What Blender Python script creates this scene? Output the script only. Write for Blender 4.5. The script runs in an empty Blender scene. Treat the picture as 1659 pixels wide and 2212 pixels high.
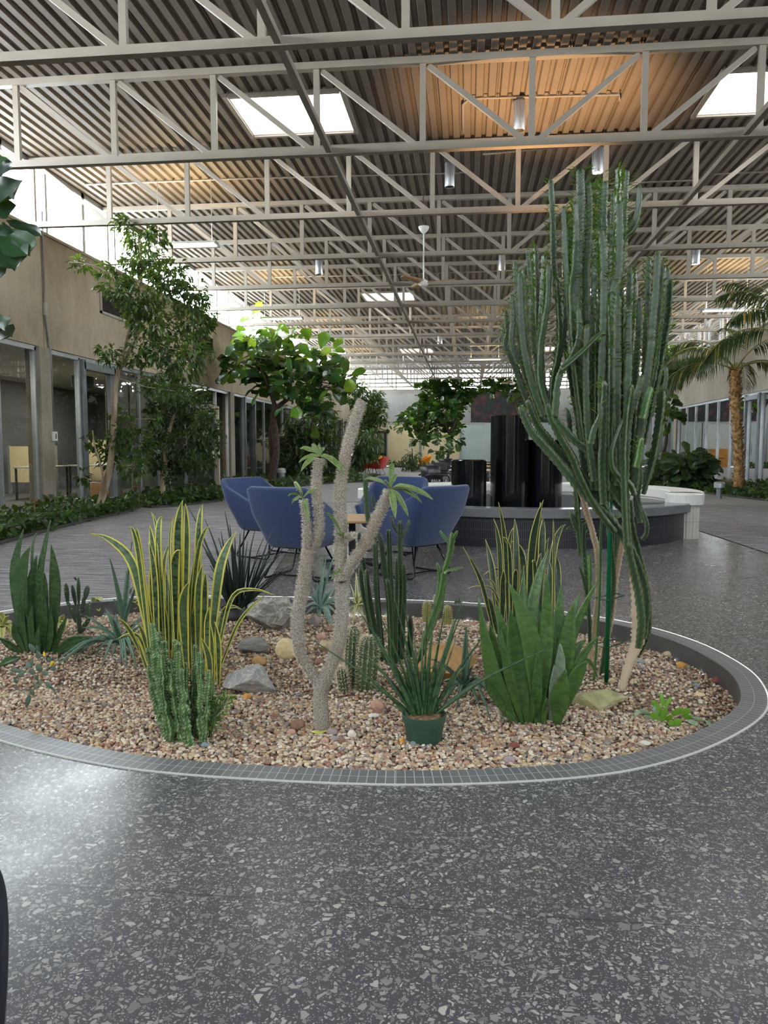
import bpy, bmesh, math, random
import numpy as np
from mathutils import Vector, Matrix, noise as mnoise
from mathutils.geometry import tessellate_polygon
S = bpy.context.scene
COL = S.collection
R = random.Random(7)
PI = math.pi

# ---------------------------------------------------------------- camera, sky, exposure
CAM_H = 1.15
FPX = 1660.0
cam_d = bpy.data.cameras.new('camera'); cam = bpy.data.objects.new('camera', cam_d); COL.objects.link(cam)
cam_d.sensor_fit = 'AUTO'; cam_d.sensor_width = 36.0; cam_d.lens = FPX / 2212.0 * 36.0
cam_d.clip_start = 0.05; cam_d.clip_end = 300
_pitch = math.atan((1106 - 970) / FPX); _yaw = math.atan(182 * math.cos(_pitch) / FPX)
cam.location = (0, 0, CAM_H); cam.rotation_euler = (PI / 2 - _pitch, 0, _yaw)
S.camera = cam
S.view_settings.view_transform = 'Standard'; S.view_settings.look = 'None'
S.view_settings.gamma = 1.0; S.view_settings.use_curve_mapping = False
S.view_settings.exposure = 1.9
w = bpy.data.worlds.new('sky'); S.world = w; w.use_nodes = True
_bg = w.node_tree.nodes['Background']
_bg.inputs[0].default_value = (0.92, 0.96, 1.0, 1); _bg.inputs[1].default_value = 8.0
cy = S.cycles
try:
    cy.use_denoising = True; cy.max_bounces = 7; cy.diffuse_bounces = 4; cy.glossy_bounces = 4
    cy.transparent_max_bounces = 16; cy.transmission_bounces = 4
    cy.caustics_reflective = False; cy.caustics_refractive = False
    cy.sample_clamp_indirect = 6.0
except Exception as e:
    print(e)

def portal(name, loc, rot, sx, sy):
    """marks a window opening so that the sky behind it is sampled well"""
    d = bpy.data.lights.new(name, 'AREA'); d.shape = 'RECTANGLE'; d.size = sx; d.size_y = sy
    try: d.cycles.is_portal = True
    except Exception: d.is_portal = True
    o = bpy.data.objects.new(name, d); COL.objects.link(o); o.location = loc; o.rotation_euler = rot
    return o
portal('daylight_left', (-7.62, 20.5, 5.56), (0, -PI / 2, 0), 1.1, 61)
portal('daylight_right', (9.12, 20.5, 5.56), (0, PI / 2, 0), 1.1, 61)
portal('daylight_back', (0.75, 51.12, 5.56), (-PI / 2, 0, 0), 16.4, 1.1)
portal('daylight_front', (0.75, -9.62, 5.56), (PI / 2, 0, 0), 16.4, 1.1)
SKY_Y = [-15.65 + 13.7 * k for k in range(1, 5)]          # skylights in two rows
for _y in SKY_Y:
    for _x in (-2.61, 4.12):
        portal('daylight_top', (_x, _y + 13.6 - 13.7, 6.66), (0, 0, 0), 1.5, 1.25)

# ---------------------------------------------------------------- pixel helper: a photo pixel at a given depth -> place in the hall
_fw = Vector((-math.sin(_yaw) * math.cos(_pitch), math.cos(_yaw) * math.cos(_pitch), -math.sin(_pitch)))
_rt = Vector((math.cos(_yaw), math.sin(_yaw), 0)); _up = _rt.cross(_fw)
def ray(x, y): return _fw * FPX + _rt * (x - 829.5) - _up * (y - 1106.0)
def G(x, y, z=0.0):
    r = ray(x, y); return Vector((0, 0, CAM_H)) + r * ((z - CAM_H) / r.z)
def P(x, y, Y):
    r = ray(x, y); return Vector((0, 0, CAM_H)) + r * (Y / r.y)
def PX(Y): return Y / FPX          # metres per pixel at depth Y (about)

# ---------------------------------------------------------------- materials
def lin(c):
    out = []
    for v in c[:3]:
        v = v / 255.0
        out.append(v / 12.92 if v <= 0.04045 else ((v + 0.055) / 1.055) ** 2.4)
    return (out[0], out[1], out[2], 1.0)
class NT:
    def __init__(s, name):
        s.m = bpy.data.materials.new(name); s.m.use_nodes = True
        s.t = s.m.node_tree; s.n = s.t.nodes; s.l = s.t.links
        s.b = s.n['Principled BSDF']; s.out = s.n['Material Output']; s._c = {}
    def co(s, kind='Object'):
        if 'tc' not in s._c: s._c['tc'] = s.n.new('ShaderNodeTexCoord')
        return s._c['tc'].outputs[kind]
    def isl(s):
        if 'g' not in s._c: s._c['g'] = s.n.new('ShaderNodeNewGeometry')
        return s._c['g'].outputs['Random Per Island']
    def mapping(s, scale=(1, 1, 1), kind='Object', rot=(0, 0, 0), loc=(0, 0, 0)):
        m = s.n.new('ShaderNodeMapping'); s.l.new(s.co(kind), m.inputs[0])
        m.inputs['Scale'].default_value = scale; m.inputs['Rotation'].default_value = rot; m.inputs['Location'].default_value = loc
        return m.outputs[0]
    def noise(s, scale, detail=3, vec=None, rough=.55, dist=0):
        n = s.n.new('ShaderNodeTexNoise'); n.inputs['Scale'].default_value = scale; n.inputs['Detail'].default_value = detail
        n.inputs['Roughness'].default_value = rough; n.inputs['Distortion'].default_value = dist
        s.l.new(vec if vec is not None else s.co(), n.inputs['Vector']); return n.outputs['Fac']
    def voro(s, scale, feat='F1', vec=None, out='Distance', rnd=1.0):
        n = s.n.new('ShaderNodeTexVoronoi'); n.feature = feat; n.inputs['Scale'].default_value = scale; n.inputs['Randomness'].default_value = rnd
        s.l.new(vec if vec is not None else s.co(), n.inputs['Vector']); return n.outputs[out]
    def wave(s, scale, vec=None, direction='X', dist=0, detail=2, dscale=1):
        n = s.n.new('ShaderNodeTexWave'); n.bands_direction = direction; n.inputs['Scale'].default_value = scale
        n.inputs['Distortion'].default_value = dist; n.inputs['Detail'].default_value = detail; n.inputs['Detail Scale'].default_value = dscale
        s.l.new(vec if vec is not None else s.co(), n.inputs['Vector']); return n.outputs['Fac']
    def ramp(s, fac, stops, interp='LINEAR'):
        n = s.n.new('ShaderNodeValToRGB'); s.l.new(fac, n.inputs[0]); n.color_ramp.interpolation = interp
        e = n.color_ramp.elements
        while len(e) < len(stops): e.new(0.5)
        for i, (p, c) in enumerate(stops):
            e[i].position = p; e[i].color = lin(c) if isinstance(c, (tuple, list)) else (c, c, c, 1)
        return n.outputs[0]
    def mix(s, a, b, fac, blend='MIX'):
        n = s.n.new('ShaderNodeMix'); n.data_type = 'RGBA'; n.blend_type = blend
        for idx, v in ((6, a), (7, b)):
            if isinstance(v, (tuple, list)): n.inputs[idx].default_value = lin(v)
            else: s.l.new(v, n.inputs[idx])
        if isinstance(fac, (int, float)): n.inputs[0].default_value = fac
        else: s.l.new(fac, n.inputs[0])
        return n.outputs[2]
    def math(s, op, a, b=None):
        n = s.n.new('ShaderNodeMath'); n.operation = op
        for i, v in enumerate((a, b)):
            if v is None: continue
            if isinstance(v, (int, float)): n.inputs[i].default_value = v
            else: s.l.new(v, n.inputs[i])
        return n.outputs[0]
    def base(s, c):
        if isinstance(c, (tuple, list)): s.b.inputs['Base Color'].default_value = lin(c)
        else: s.l.new(c, s.b.inputs['Base Color'])
    def set(s, **k):
        for kk, v in k.items():
            nm = {'rough': 'Roughness', 'metal': 'Metallic', 'spec': 'Specular IOR Level', 'coat': 'Coat Weight', 'coat_r': 'Coat Roughness', 'sheen': 'Sheen Weight', 'sub': 'Subsurface Weight'}[kk]
            if isinstance(v, (int, float)): s.b.inputs[nm].default_value = v
            else: s.l.new(v, s.b.inputs[nm])
    def bump(s, h, strength=.3, dist=.01):
        n = s.n.new('ShaderNodeBump'); n.inputs['Strength'].default_value = strength; n.inputs['Distance'].default_value = dist
        s.l.new(h, n.inputs['Height']); s.l.new(n.outputs[0], s.b.inputs['Normal'])
def M(name, c1, c2=None, scale=8, rough=.5, metal=0, bump=0, bscale=None, spec=.5, isl=False, detail=3, vec=None, coat=0, lo=.35, hi=.65):
    t = NT(name)
    if c2 is None: t.base(c1)
    else:
        f = t.isl() if isl else t.noise(scale, detail, t.mapping(vec) if vec else None)
        t.base(t.ramp(f, [(0.0 if isl else lo, c1), (1.0 if isl else hi, c2)]))
    t.set(rough=rough, metal=metal, spec=spec, coat=coat)
    if bump: t.bump(t.noise(bscale or scale, 3), bump, .01)
    return t.m
def emit(name, c, strength):
    t = NT(name); t.base(c); t.b.inputs['Emission Color'].default_value = lin(c); t.b.inputs['Emission Strength'].default_value = strength
    return t.m

# ---------------------------------------------------------------- meshes
class MB:
    def __init__(s): s.v = []; s.f = []; s.uv = None
    def add(s, vs, fs):
        o = len(s.v); s.v.extend([tuple(q) for q in vs]); s.f.extend([tuple(i + o for i in q) for q in fs]); return s
    def box(s, c, d, rz=0.0, M4=None):
        x, y, z = d[0] / 2, d[1] / 2, d[2] / 2
        vs = [Vector(q) for q in ((-x, -y, -z), (x, -y, -z), (x, y, -z), (-x, y, -z), (-x, -y, z), (x, -y, z), (x, y, z), (-x, y, z))]
        if rz: m = Matrix.Rotation(rz, 3, 'Z'); vs = [m @ q for q in vs]
        if M4: vs = [M4 @ q for q in vs]
        c = Vector(c); return s.add([q + c for q in vs], [(0, 3, 2, 1), (4, 5, 6, 7), (0, 1, 5, 4), (1, 2, 6, 5), (2, 3, 7, 6), (3, 0, 4, 7)])
    def b2(s, a, b): return s.box([(a[i] + b[i]) / 2 for i in range(3)], [abs(b[i] - a[i]) for i in range(3)])
    def beam(s, p0, p1, wdt, h, up=(0, 0, 1)):
        p0, p1 = Vector(p0), Vector(p1); d = (p1 - p0).normalized(); up = Vector(up)
        if abs(d.dot(up)) > .98: up = Vector((0, 1, 0))
        r = d.cross(up).normalized(); u = r.cross(d)
        vs = []
        for p in (p0, p1):
            for a, b in ((-1, -1), (1, -1), (1, 1), (-1, 1)): vs.append(p + r * a * wdt / 2 + u * b * h / 2)
        return s.add(vs, [(0, 1, 2, 3), (7, 6, 5, 4), (0, 4, 5, 1), (1, 5, 6, 2), (2, 6, 7, 3), (3, 7, 4, 0)])
    def tube(s, pts, rad, n=8, star=None, cap=True, twist=0.0, ph=0.0):
        """swept tube; star = list of radius factors around the ring"""
        pts = [Vector(q) for q in pts]; k = len(pts)
        if isinstance(rad, (int, float)): rad = [rad] * k
        prof = star or [1.0] * n; n = len(prof)
        t0 = (pts[1] - pts[0]).normalized()
        a = Vector((0, 0, 1)) if abs(t0.z) < .9 else Vector((0, -1, 0))
        u = (a - t0 * a.dot(t0)).normalized(); vs = []; fs = []
        for i, p in enumerate(pts):
            t = (pts[min(i + 1, k - 1)] - pts[max(i - 1, 0)]).normalized()
            u = (u - t * u.dot(t)).normalized(); wv = t.cross(u)
            for j in range(n):
                an = 2 * PI * j / n + ph + twist * i
                vs.append(p + (u * math.cos(an) + wv * math.sin(an)) * rad[i] * prof[j])
        for i in range(k - 1):
            for j in range(n):
                b = i * n; fs.append((b + j, b + (j + 1) % n, b + n + (j + 1) % n, b + n + j))
        if cap:
            fs.append(tuple(reversed(range(n)))); fs.append(tuple(range((k - 1) * n, k * n)))
        return s.add(vs, fs)
    def lathe(s, c, prof, n=24, cap=True):
        c = Vector(c); vs = []; fs = []
        for r, z in prof:
            for j in range(n):
                a = 2 * PI * j / n; vs.append(c + Vector((r * math.cos(a), r * math.sin(a), z)))
        for i in range(len(prof) - 1):
            for j in range(n): b = i * n; fs.append((b + j, b + (j + 1) % n, b + n + (j + 1) % n, b + n + j))
        if cap:
            fs.append(tuple(reversed(range(n)))); fs.append(tuple(range((len(prof) - 1) * n, len(prof) * n)))
        return s.add(vs, fs)
    def prism(s, poly, z0, z1):
        n = len(poly); vs = [(p[0], p[1], z0) for p in poly] + [(p[0], p[1], z1) for p in poly]
        tri = tessellate_polygon([[Vector((p[0], p[1], 0)) for p in poly]])
        fs = [tuple(t) for t in tri] + [tuple(i + n for i in t) for t in tri]
        fs += [(i, (i + 1) % n, (i + 1) % n + n, i + n) for i in range(n)]
        return s.add(vs, fs)
    def build(s, name, mat, parent=None, origin=None, smooth=False, recalc=False, bevel=0, seg=2, sub=0):
        me = bpy.data.meshes.new(name); o0 = Vector(origin) if origin is not None else Vector((0, 0, 0))
        va = np.array(s.v, dtype=np.float64).reshape(-1, 3) - np.array(o0)
        me.from_pydata(va.tolist(), [], s.f)
        if recalc:
            bm = bmesh.new(); bm.from_mesh(me); bmesh.ops.recalc_face_normals(bm, faces=bm.faces); bm.to_mesh(me); bm.free()
        if s.uv:
            ul = me.uv_layers.new(name='UVMap'); flat = []
            for q in me.loops: flat.extend(s.uv[q.vertex_index])
            ul.data.foreach_set('uv', flat)
        if smooth: me.polygons.foreach_set('use_smooth', [True] * len(me.polygons))
        mats = mat if isinstance(mat, (list, tuple)) else [mat]
        for mm in mats: me.materials.append(mm)
        o = bpy.data.objects.new(name, me); COL.objects.link(o)
        if parent is not None: o.parent = parent
        elif origin is not None: o.location = o0
        if bevel:
            b = o.modifiers.new('bevel', 'BEVEL'); b.width = bevel; b.segments = seg; b.limit_method = 'ANGLE'; b.angle_limit = .6
        if sub:
            q = o.modifiers.new('sub', 'SUBSURF'); q.levels = sub; q.render_levels = sub
        return o
def tag(o, label=None, cat=None, group=None, kind=None):
    if label: o['label'] = label
    if cat: o['category'] = cat
    if group: o['group'] = group
    if kind: o['kind'] = kind
    return o
def thing(name, label, cat, loc=(0, 0, 0), group=None, rz=0.0):
    o = bpy.data.objects.new(name, None); COL.objects.link(o); o.location = loc; o.rotation_euler = (0, 0, rz); o.empty_display_size = .1
    return tag(o, label, cat, group)
def struct(o): o['kind'] = 'structure'; return o
KIDS = {}
def dup(o, loc=None, rz=None, label=None, parent=None, group=None):
    c = o.copy(); COL.objects.link(c); c.parent = parent
    if loc is not None: c.location = loc
    if rz is not None: c.rotation_euler = (0, 0, rz)
    if label: c['label'] = label
    if group: c['group'] = group
    for ch in [q for q in ALLKIDS(o)]: dup(ch, parent=c)
    return c
def ALLKIDS(o): return list(o.children)
def spline(pts, n, closed=False):
    """Catmull-Rom through points -> n samples per span"""
    pts = [Vector(p) for p in pts]; k = len(pts); out = []
    for i in range(k if closed else k - 1):
        g = (lambda j: pts[j % k]) if closed else (lambda j: pts[max(0, min(k - 1, j))])
        p0, p1, p2, p3 = g(i - 1), g(i), g(i + 1), g(i + 2)
        for q in range(n):
            t = q / n
            out.append(.5 * ((2 * p1) + (p2 - p0) * t + (2 * p0 - 5 * p1 + 4 * p2 - p3) * t * t + (3 * p1 - p0 - 3 * p2 + p3) * t ** 3))
    if not closed: out.append(pts[-1])
    return out
# ================================================================ SETTING
XL, XR, YB, YF = -7.5, 9.0, 51.0, -9.5
SILL, HEAD, DECK = 4.95, 2.92, 6.12
XC = 0.755
# ---- materials
def m_terrazzo():
    t = NT('terrazzo')
    w1 = t.mapping((1, 1, 0))
    n1 = t.n.new('ShaderNodeTexNoise'); n1.inputs['Scale'].default_value = 26; n1.inputs['Detail'].default_value = 1; t.l.new(w1, n1.inputs['Vector'])
    vm = t.n.new('ShaderNodeVectorMath'); vm.operation = 'SCALE'; vm.inputs['Scale'].default_value = .028; t.l.new(n1.outputs['Color'], vm.inputs[0])
    va = t.n.new('ShaderNodeVectorMath'); t.l.new(w1, va.inputs[0]); t.l.new(vm.outputs[0], va.inputs[1])
    v = va.outputs[0]
    col = None
    for sc, gap, soft, keep, blot in ((165, .15, .06, .28, 0), (90, .12, .04, .34, 0), (47, .09, .03, .56, 1)):
        edge = t.voro(sc, 'DISTANCE_TO_EDGE', v); cell = t.voro(sc, 'F1', v, 'Color')
        sep = t.n.new('ShaderNodeSeparateColor'); t.l.new(cell, sep.inputs[0])
        big = t.math('GREATER_THAN', sep.outputs[0], keep)
        thr = t.math('ADD', t.math('MULTIPLY', sep.outputs[2], .16), gap)
        ins = t.ramp(t.math('SUBTRACT', edge, thr), [(.0, 0.0), (soft, 1.0)])
        msk = t.math('MULTIPLY', big, ins)
        cc = t.ramp(sep.outputs[1], [(0, (108, 107, 108)), (.4, (130, 128, 126)), (.8, (154, 151, 146)), (1, (178, 174, 166))])
        col = t.mix(col if col is not None else (80, 79, 82), cc, msk)
    # joint lines
    sp = t.n.new('ShaderNodeSeparateXYZ'); t.l.new(t.mapping((1, 1, 1), loc=(1.165, .0, 0)), sp.inputs[0])
    def line(axis, period, off):
        a = t.math('ADD', sp.outputs[axis], off); a = t.math('DIVIDE', a, period); a = t.math('FRACT', a)
        a = t.math('SUBTRACT', a, .5); a = t.math('ABSOLUTE', a); return t.math('GREATER_THAN', a, .5 - .0022 / period)
    ln = t.math('MAXIMUM', line(0, 2.44, .0), line(1, 1.83, -.01))
    col = t.mix(col, (45, 44, 46), t.math('MULTIPLY', ln, .6))
    t.base(col); t.set(rough=t.ramp(t.noise(3, 3), [(.3, .2), (.7, .29)]), spec=.55)
    return t.m
def m_carpet():
    t = NT('carpet')
    a = t.noise(1, 5, t.mapping((2.2, 26, 1)), .7); b = t.noise(1, 3, t.mapping((14, 160, 1)), .7)
    c = t.math('ADD', t.math('MULTIPLY', a, .6), t.math('MULTIPLY', b, .4))
    t.base(t.ramp(c, [(.36, (84, 82, 85)), (.46, (122, 119, 122)), (.54, (154, 150, 152)), (.64, (200, 196, 196))]))
    t.set(rough=.95, spec=.15); t.bump(b, .4, .004); return t.m
def m_concrete(name, a, b, c):
    t = NT(name); n = t.noise(.55, 5, None, .6); n2 = t.noise(5, 4, t.mapping((1, 1, .35)))
    f = t.math('ADD', t.math('MULTIPLY', n, .7), t.math('MULTIPLY', n2, .3))
    t.base(t.ramp(f, [(.36, a), (.5, b), (.64, c)])); t.set(rough=.85, spec=.25); t.bump(t.noise(40, 3), .12, .004); return t.m
MT_TERR = m_terrazzo(); MT_CARP = m_carpet()
MT_CONC = m_concrete('concrete_tan', (158, 144, 122), (176, 163, 141), (190, 178, 156))
MT_CONCR = m_concrete('concrete_pale', (170, 161, 147), (184, 176, 162), (196, 189, 177))
MT_COL = m_concrete('column_concrete', (138, 128, 114), (156, 147, 132), (174, 165, 150))
MT_DECK = M('deck_paint', (118, 107, 95), (125, 113, 100), 2.0, .6)
MT_STEEL = M('truss_paint', (150, 140, 127), (157, 147, 134), 3.0, .45)
MT_ALU = M('aluminium', (176, 180, 182), (190, 193, 195), 5.0, .35, .75)
MT_ALUD = M('aluminium_dull', (120, 124, 127), (136, 140, 143), 5.0, .4, .6)
MT_SOFF = M('soffit', (92, 86, 80))
MT_WHITE = M('white_paint', (226, 222, 214), (232, 228, 221), 4, .55)
def m_glass(name, tint, ior=1.5, rough=0.0):
    t = NT(name); t.n.remove(t.b)
    tr = t.n.new('ShaderNodeBsdfTransparent'); tr.inputs[0].default_value = lin(tint)
    gl = t.n.new('ShaderNodeBsdfGlossy'); gl.inputs['Roughness'].default_value = rough
    fr = t.n.new('ShaderNodeFresnel'); fr.inputs[0].default_value = ior
    mx = t.n.new('ShaderNodeMixShader'); t.l.new(fr.outputs[0], mx.inputs[0]); t.l.new(tr.outputs[0], mx.inputs[1]); t.l.new(gl.outputs[0], mx.inputs[2])
    t.l.new(mx.outputs[0], t.out.inputs[0]); return t.m
MT_GLASS = m_glass('clear_glass', (240, 246, 248), 1.35)
MT_OFFG = m_glass('office_glass', (188, 196, 198), 1.62)
def m_milk():
    t = NT('skylight_acrylic'); t.n.remove(t.b)
    a = t.n.new('ShaderNodeBsdfTranslucent'); a.inputs[0].default_value = (.3, .3, .3, 1)
    b = t.n.new('ShaderNodeBsdfTransparent'); b.inputs[0].default_value = (.24, .24, .24, 1)
    m = t.n.new('ShaderNodeMixShader'); m.inputs[0].default_value = .35; t.l.new(b.outputs[0], m.inputs[1]); t.l.new(a.outputs[0], m.inputs[2]); t.l.new(m.outputs[0], t.out.inputs[0]); return t.m
MT_MILK = m_milk()

# ---- planting bed outline (real ground points)
BED = [(-.247, 2.655), (.317, 2.765), (.66, 2.93), (.97, 3.2), (1.22, 3.53), (1.335, 3.9), (1.345, 4.25), (1.25, 4.68), (1.02, 5.06), (.6, 5.38), (.0, 5.60), (-.8, 5.68), (-1.7, 5.67), (-2.42, 5.6),
       (-3.0, 5.22), (-3.32, 4.7), (-3.3, 4.2), (-3.02, 3.72), (-2.5, 3.27), (-1.9, 2.93), (-1.4, 2.735), (-.95, 2.655)]
BEDC = [Vector((p.x, p.y, 0)) for p in spline([(a, b, 0) for a, b in BED], 8, True)]
def offset(poly, d):
    n = len(poly); out = []
    for i in range(n):
        t = (poly[(i + 1) % n] - poly[i - 1]).normalized(); out.append(poly[i] + Vector((t.y, -t.x, 0)) * d)
    return out
RIM_W = .112
BED_OUT = offset(BEDC, RIM_W); BED_EDGE = offset(BEDC, RIM_W + .007)
def flat_poly(mb, outer, holes, z):
    loops = [[Vector((p[0], p[1], 0)) for p in outer]] + [[Vector((p[0], p[1], 0)) for p in h] for h in holes]
    allv = [q for l in loops for q in l]; tri = tessellate_polygon(loops)
    fs = []
    for a, b, c in tri:
        nz = (allv[b] - allv[a]).cross(allv[c] - allv[a]).z
        fs.append((a, b, c) if nz > 0 else (a, c, b))
    mb.add([(q.x, q.y, z) for q in allv], fs)
mb = MB(); flat_poly(mb, [(XL, YF), (XR, YF), (XR, YB), (XL, YB)], [BED_EDGE], 0.0)
struct(mb.build('floor', MT_TERR))
# carpets: laid on either side of the terrazzo, meeting beyond the fountain
mb = MB()
lf = [q for q in BED_EDGE if q.x < -1.62 and (q.y > 4.3)]
lf = sorted(lf, key=lambda q: math.atan2(q.y - 4.3, q.x + 2))      # from back point round to the left end
left = [(-3.6, 3.9), (-7.48, 2.5), (-7.48, 16.5), (-2.6, 16.5), (-2.4, 13.5), (-2.35, 11.5), (-2.2, 9.6), (-1.95, 8.0), (-1.78, 6.87)] + [(q.x - .002, q.y + .004) for q in lf]
flat_poly(mb, left, [], .006)
tag(mb.build('carpet', MT_CARP), 'grey streaked carpet on the left, between the desert bed and the glazed offices', 'carpet')
mb = MB()
right = [(3.22, 11.6), (3.27, 10.2), (3.3, 8.7), (3.55, 7.0), (4.1, 5.0), (5.2, 3.2), (8.98, 1.5), (8.98, 16.5), (3.3, 16.5)]
flat_poly(mb, right, [], .006)
tag(mb.build('carpet', MT_CARP), 'grey streaked carpet on the right, between the white bench and the palm', 'carpet')
mb = MB(); flat_poly(mb, [(XL + .02, 16.5), (XR - .02, 16.5), (XR - .02, YB - .02), (XL + .02, YB - .02)], [], .006)
tag(mb.build('carpet', M('carpet_pale', (128, 126, 126), (158, 155, 153), 3, .8, vec=(2, 14, 1))), 'pale grey floor covering under the dining tables beyond the fountain', 'carpet')

# ---- the bed's rim: two rows of small tiles, a pale edge strip and a dark inner face
def m_tile():
    t = NT('rim_tile'); br = t.n.new('ShaderNodeTexBrick'); t.l.new(t.co('UV'), br.inputs['Vector'])
    br.offset = 0; br.inputs['Scale'].default_value = 1; br.inputs['Brick Width'].default_value = .0315; br.inputs['Row Height'].default_value = .056
    br.inputs['Mortar Size'].default_value = .0016; br.inputs['Mortar Smooth'].default_value = .1; br.inputs['Bias'].default_value = -.2
    br.inputs['Color1'].default_value = lin((104, 104, 106)); br.inputs['Color2'].default_value = lin((118, 118, 119)); br.inputs['Mortar'].default_value = lin((178, 176, 172))
    t.base(br.outputs[0]); t.set(rough=.34, spec=.5); return t.m
def ring(polys_z, name, mat, parent, uv=False):
    mb = MB(); n = len(polys_z[0][0]); k = len(polys_z)
    for poly, z in polys_z: mb.v += [(q.x, q.y, z) for q in poly] + [(poly[0].x, poly[0].y, z)]
    for a in range(k - 1):
        for i in range(n): b = a * (n + 1); mb.f.append((b + i, b + i + 1, b + n + 2 + i, b + n + 1 + i))
    if uv:
        L = [0.0]
        for i in range(n): L.append(L[-1] + (BEDC[(i + 1) % n] - BEDC[i]).length)
        mb.uv = []
        for a in range(k): mb.uv += [(l, a * RIM_W / (k - 1) + .0005) for l in L]
    return mb.build(name, mat, parent, recalc=False)
rim = thing('planter_rim', 'low grey mosaic tile rim curving round the gravel desert bed', 'planter edge')
ring([(BEDC, .004), (BED_OUT, .004)], 'tile_band', m_tile(), rim, True)
ring([(BEDC, .004), (offset(BEDC, -.004), -.001), (offset(BEDC, -.005), -.25)], 'inner_face', M('rim_face', (70, 68, 66), (80, 78, 76), 9, .5), rim)
ring([(BED_OUT, .005), (BED_EDGE, .005), (BED_EDGE, -.01)], 'edge_strip', M('edge_strip', (205, 203, 198)), rim)

# ---- side walls: concrete band over glazed offices, clerestory above
def side_wall(x, sgn, name, mat, joints):
    mb = MB()
    ys = [YF] + joints + [YB]
    for a, b in zip(ys[:-1], ys[1:]): mb.b2((x, a + .012, HEAD + .03), (x + sgn * .22, b - .012, SILL))
    mb.b2((x + sgn * .03, YF, HEAD + .03), (x + sgn * .2, YB, SILL - .02))
    mb.b2((x - sgn * .03, YF, SILL - .03), (x + sgn * .24, YB, SILL + .02))
    return struct(mb.build(name, mat))
COLY = [2.2, 13.1, 24.0, 35.0, 46.0]
side_wall(XL, -1, 'wall_left', MT_CONC, COLY)
side_wall(XR, 1, 'wall_right', MT_CONCR, COLY)
def clerestory(x, sgn, idx):
    root = struct(bpy.data.objects.new('window_%d' % idx, None)); COL.objects.link(root); root.location = (x, 20, SILL)
    mb = MB(); n = 0
    y = YF
    k = 0
    while y < YB:
        wide = (k % 2 == 0); wd = .11 if wide else .07
        mb.b2((x + sgn * .02, y - wd / 2, SILL), (x + sgn * .12, y + wd / 2, DECK)); y += 1.345; k += 1
    mb.b2((x + sgn * .02, YF, SILL), (x + sgn * .12, YB, SILL + .05)); mb.b2((x + sgn * .02, YF, DECK - .09), (x + sgn * .12, YB, DECK))
    mb.build('frame', MT_ALU, root, root.location)
    g = MB(); g.add([(x + sgn * .07, YF, SILL), (x + sgn * .07, YB, SILL), (x + sgn * .07, YB, DECK), (x + sgn * .07, YF, DECK)], [(0, 1, 2, 3)])
    g.build('pane', MT_GLASS, root, root.location)
clerestory(XL, -1, 1); clerestory(XR, 1, 2)
def end_clerestory(y, sgn, idx):
    root = struct(bpy.data.objects.new('window_%d' % idx, None)); COL.objects.link(root); root.location = (XC, y, SILL)
    mb = MB(); x = XL
    while x < XR + .01: mb.b2((x - .04, y + sgn * .02, SILL), (x + .04, y + sgn * .12, DECK)); x += 1.375
    for z in (SILL + .03, SILL + .55, DECK - .05): mb.b2((XL, y + sgn * .02, z - .03), (XR, y + sgn * .12, z + .03))
    mb.build('frame', MT_ALU, root, root.location)
    g = MB(); g.add([(XL, y + sgn * .07, SILL), (XR, y + sgn * .07, SILL), (XR, y + sgn * .07, DECK), (XL, y + sgn * .07, DECK)], [(0, 1, 2, 3)])
    g.build('pane', MT_GLASS, root, root.location)
end_clerestory(YB, 1, 3); end_clerestory(YF, -1, 4)
mb = MB(); mb.b2((XL - .2, YF - .25, 0), (XR + .2, YF, SILL)); struct(mb.build('wall_front', MT_CONC))
mb = MB(); mb.b2((XL - .2, YB, HEAD - .02), (XR + .2, YB + .22, SILL)); mb.b2((XL - .2, YB + .03, HEAD - .1), (XR + .2, YB + .22, HEAD))
struct(mb.build('wall_back', M('concrete_cool', (158, 158, 154), (176, 176, 172), .8, .8)))

# ---- columns in the glazed line
def column(x, sgn, y, lab):
    mb = MB(); mb.b2((x - sgn * .03, y - .2, 0), (x + sgn * .26, y + .2, HEAD + .03))
    o = mb.build('trim_column', MT_COL, bevel=.012); return struct(o)
for i, y in enumerate(COLY):
    column(XL, -1, y, ''); column(XR, 1, y, '')

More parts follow.
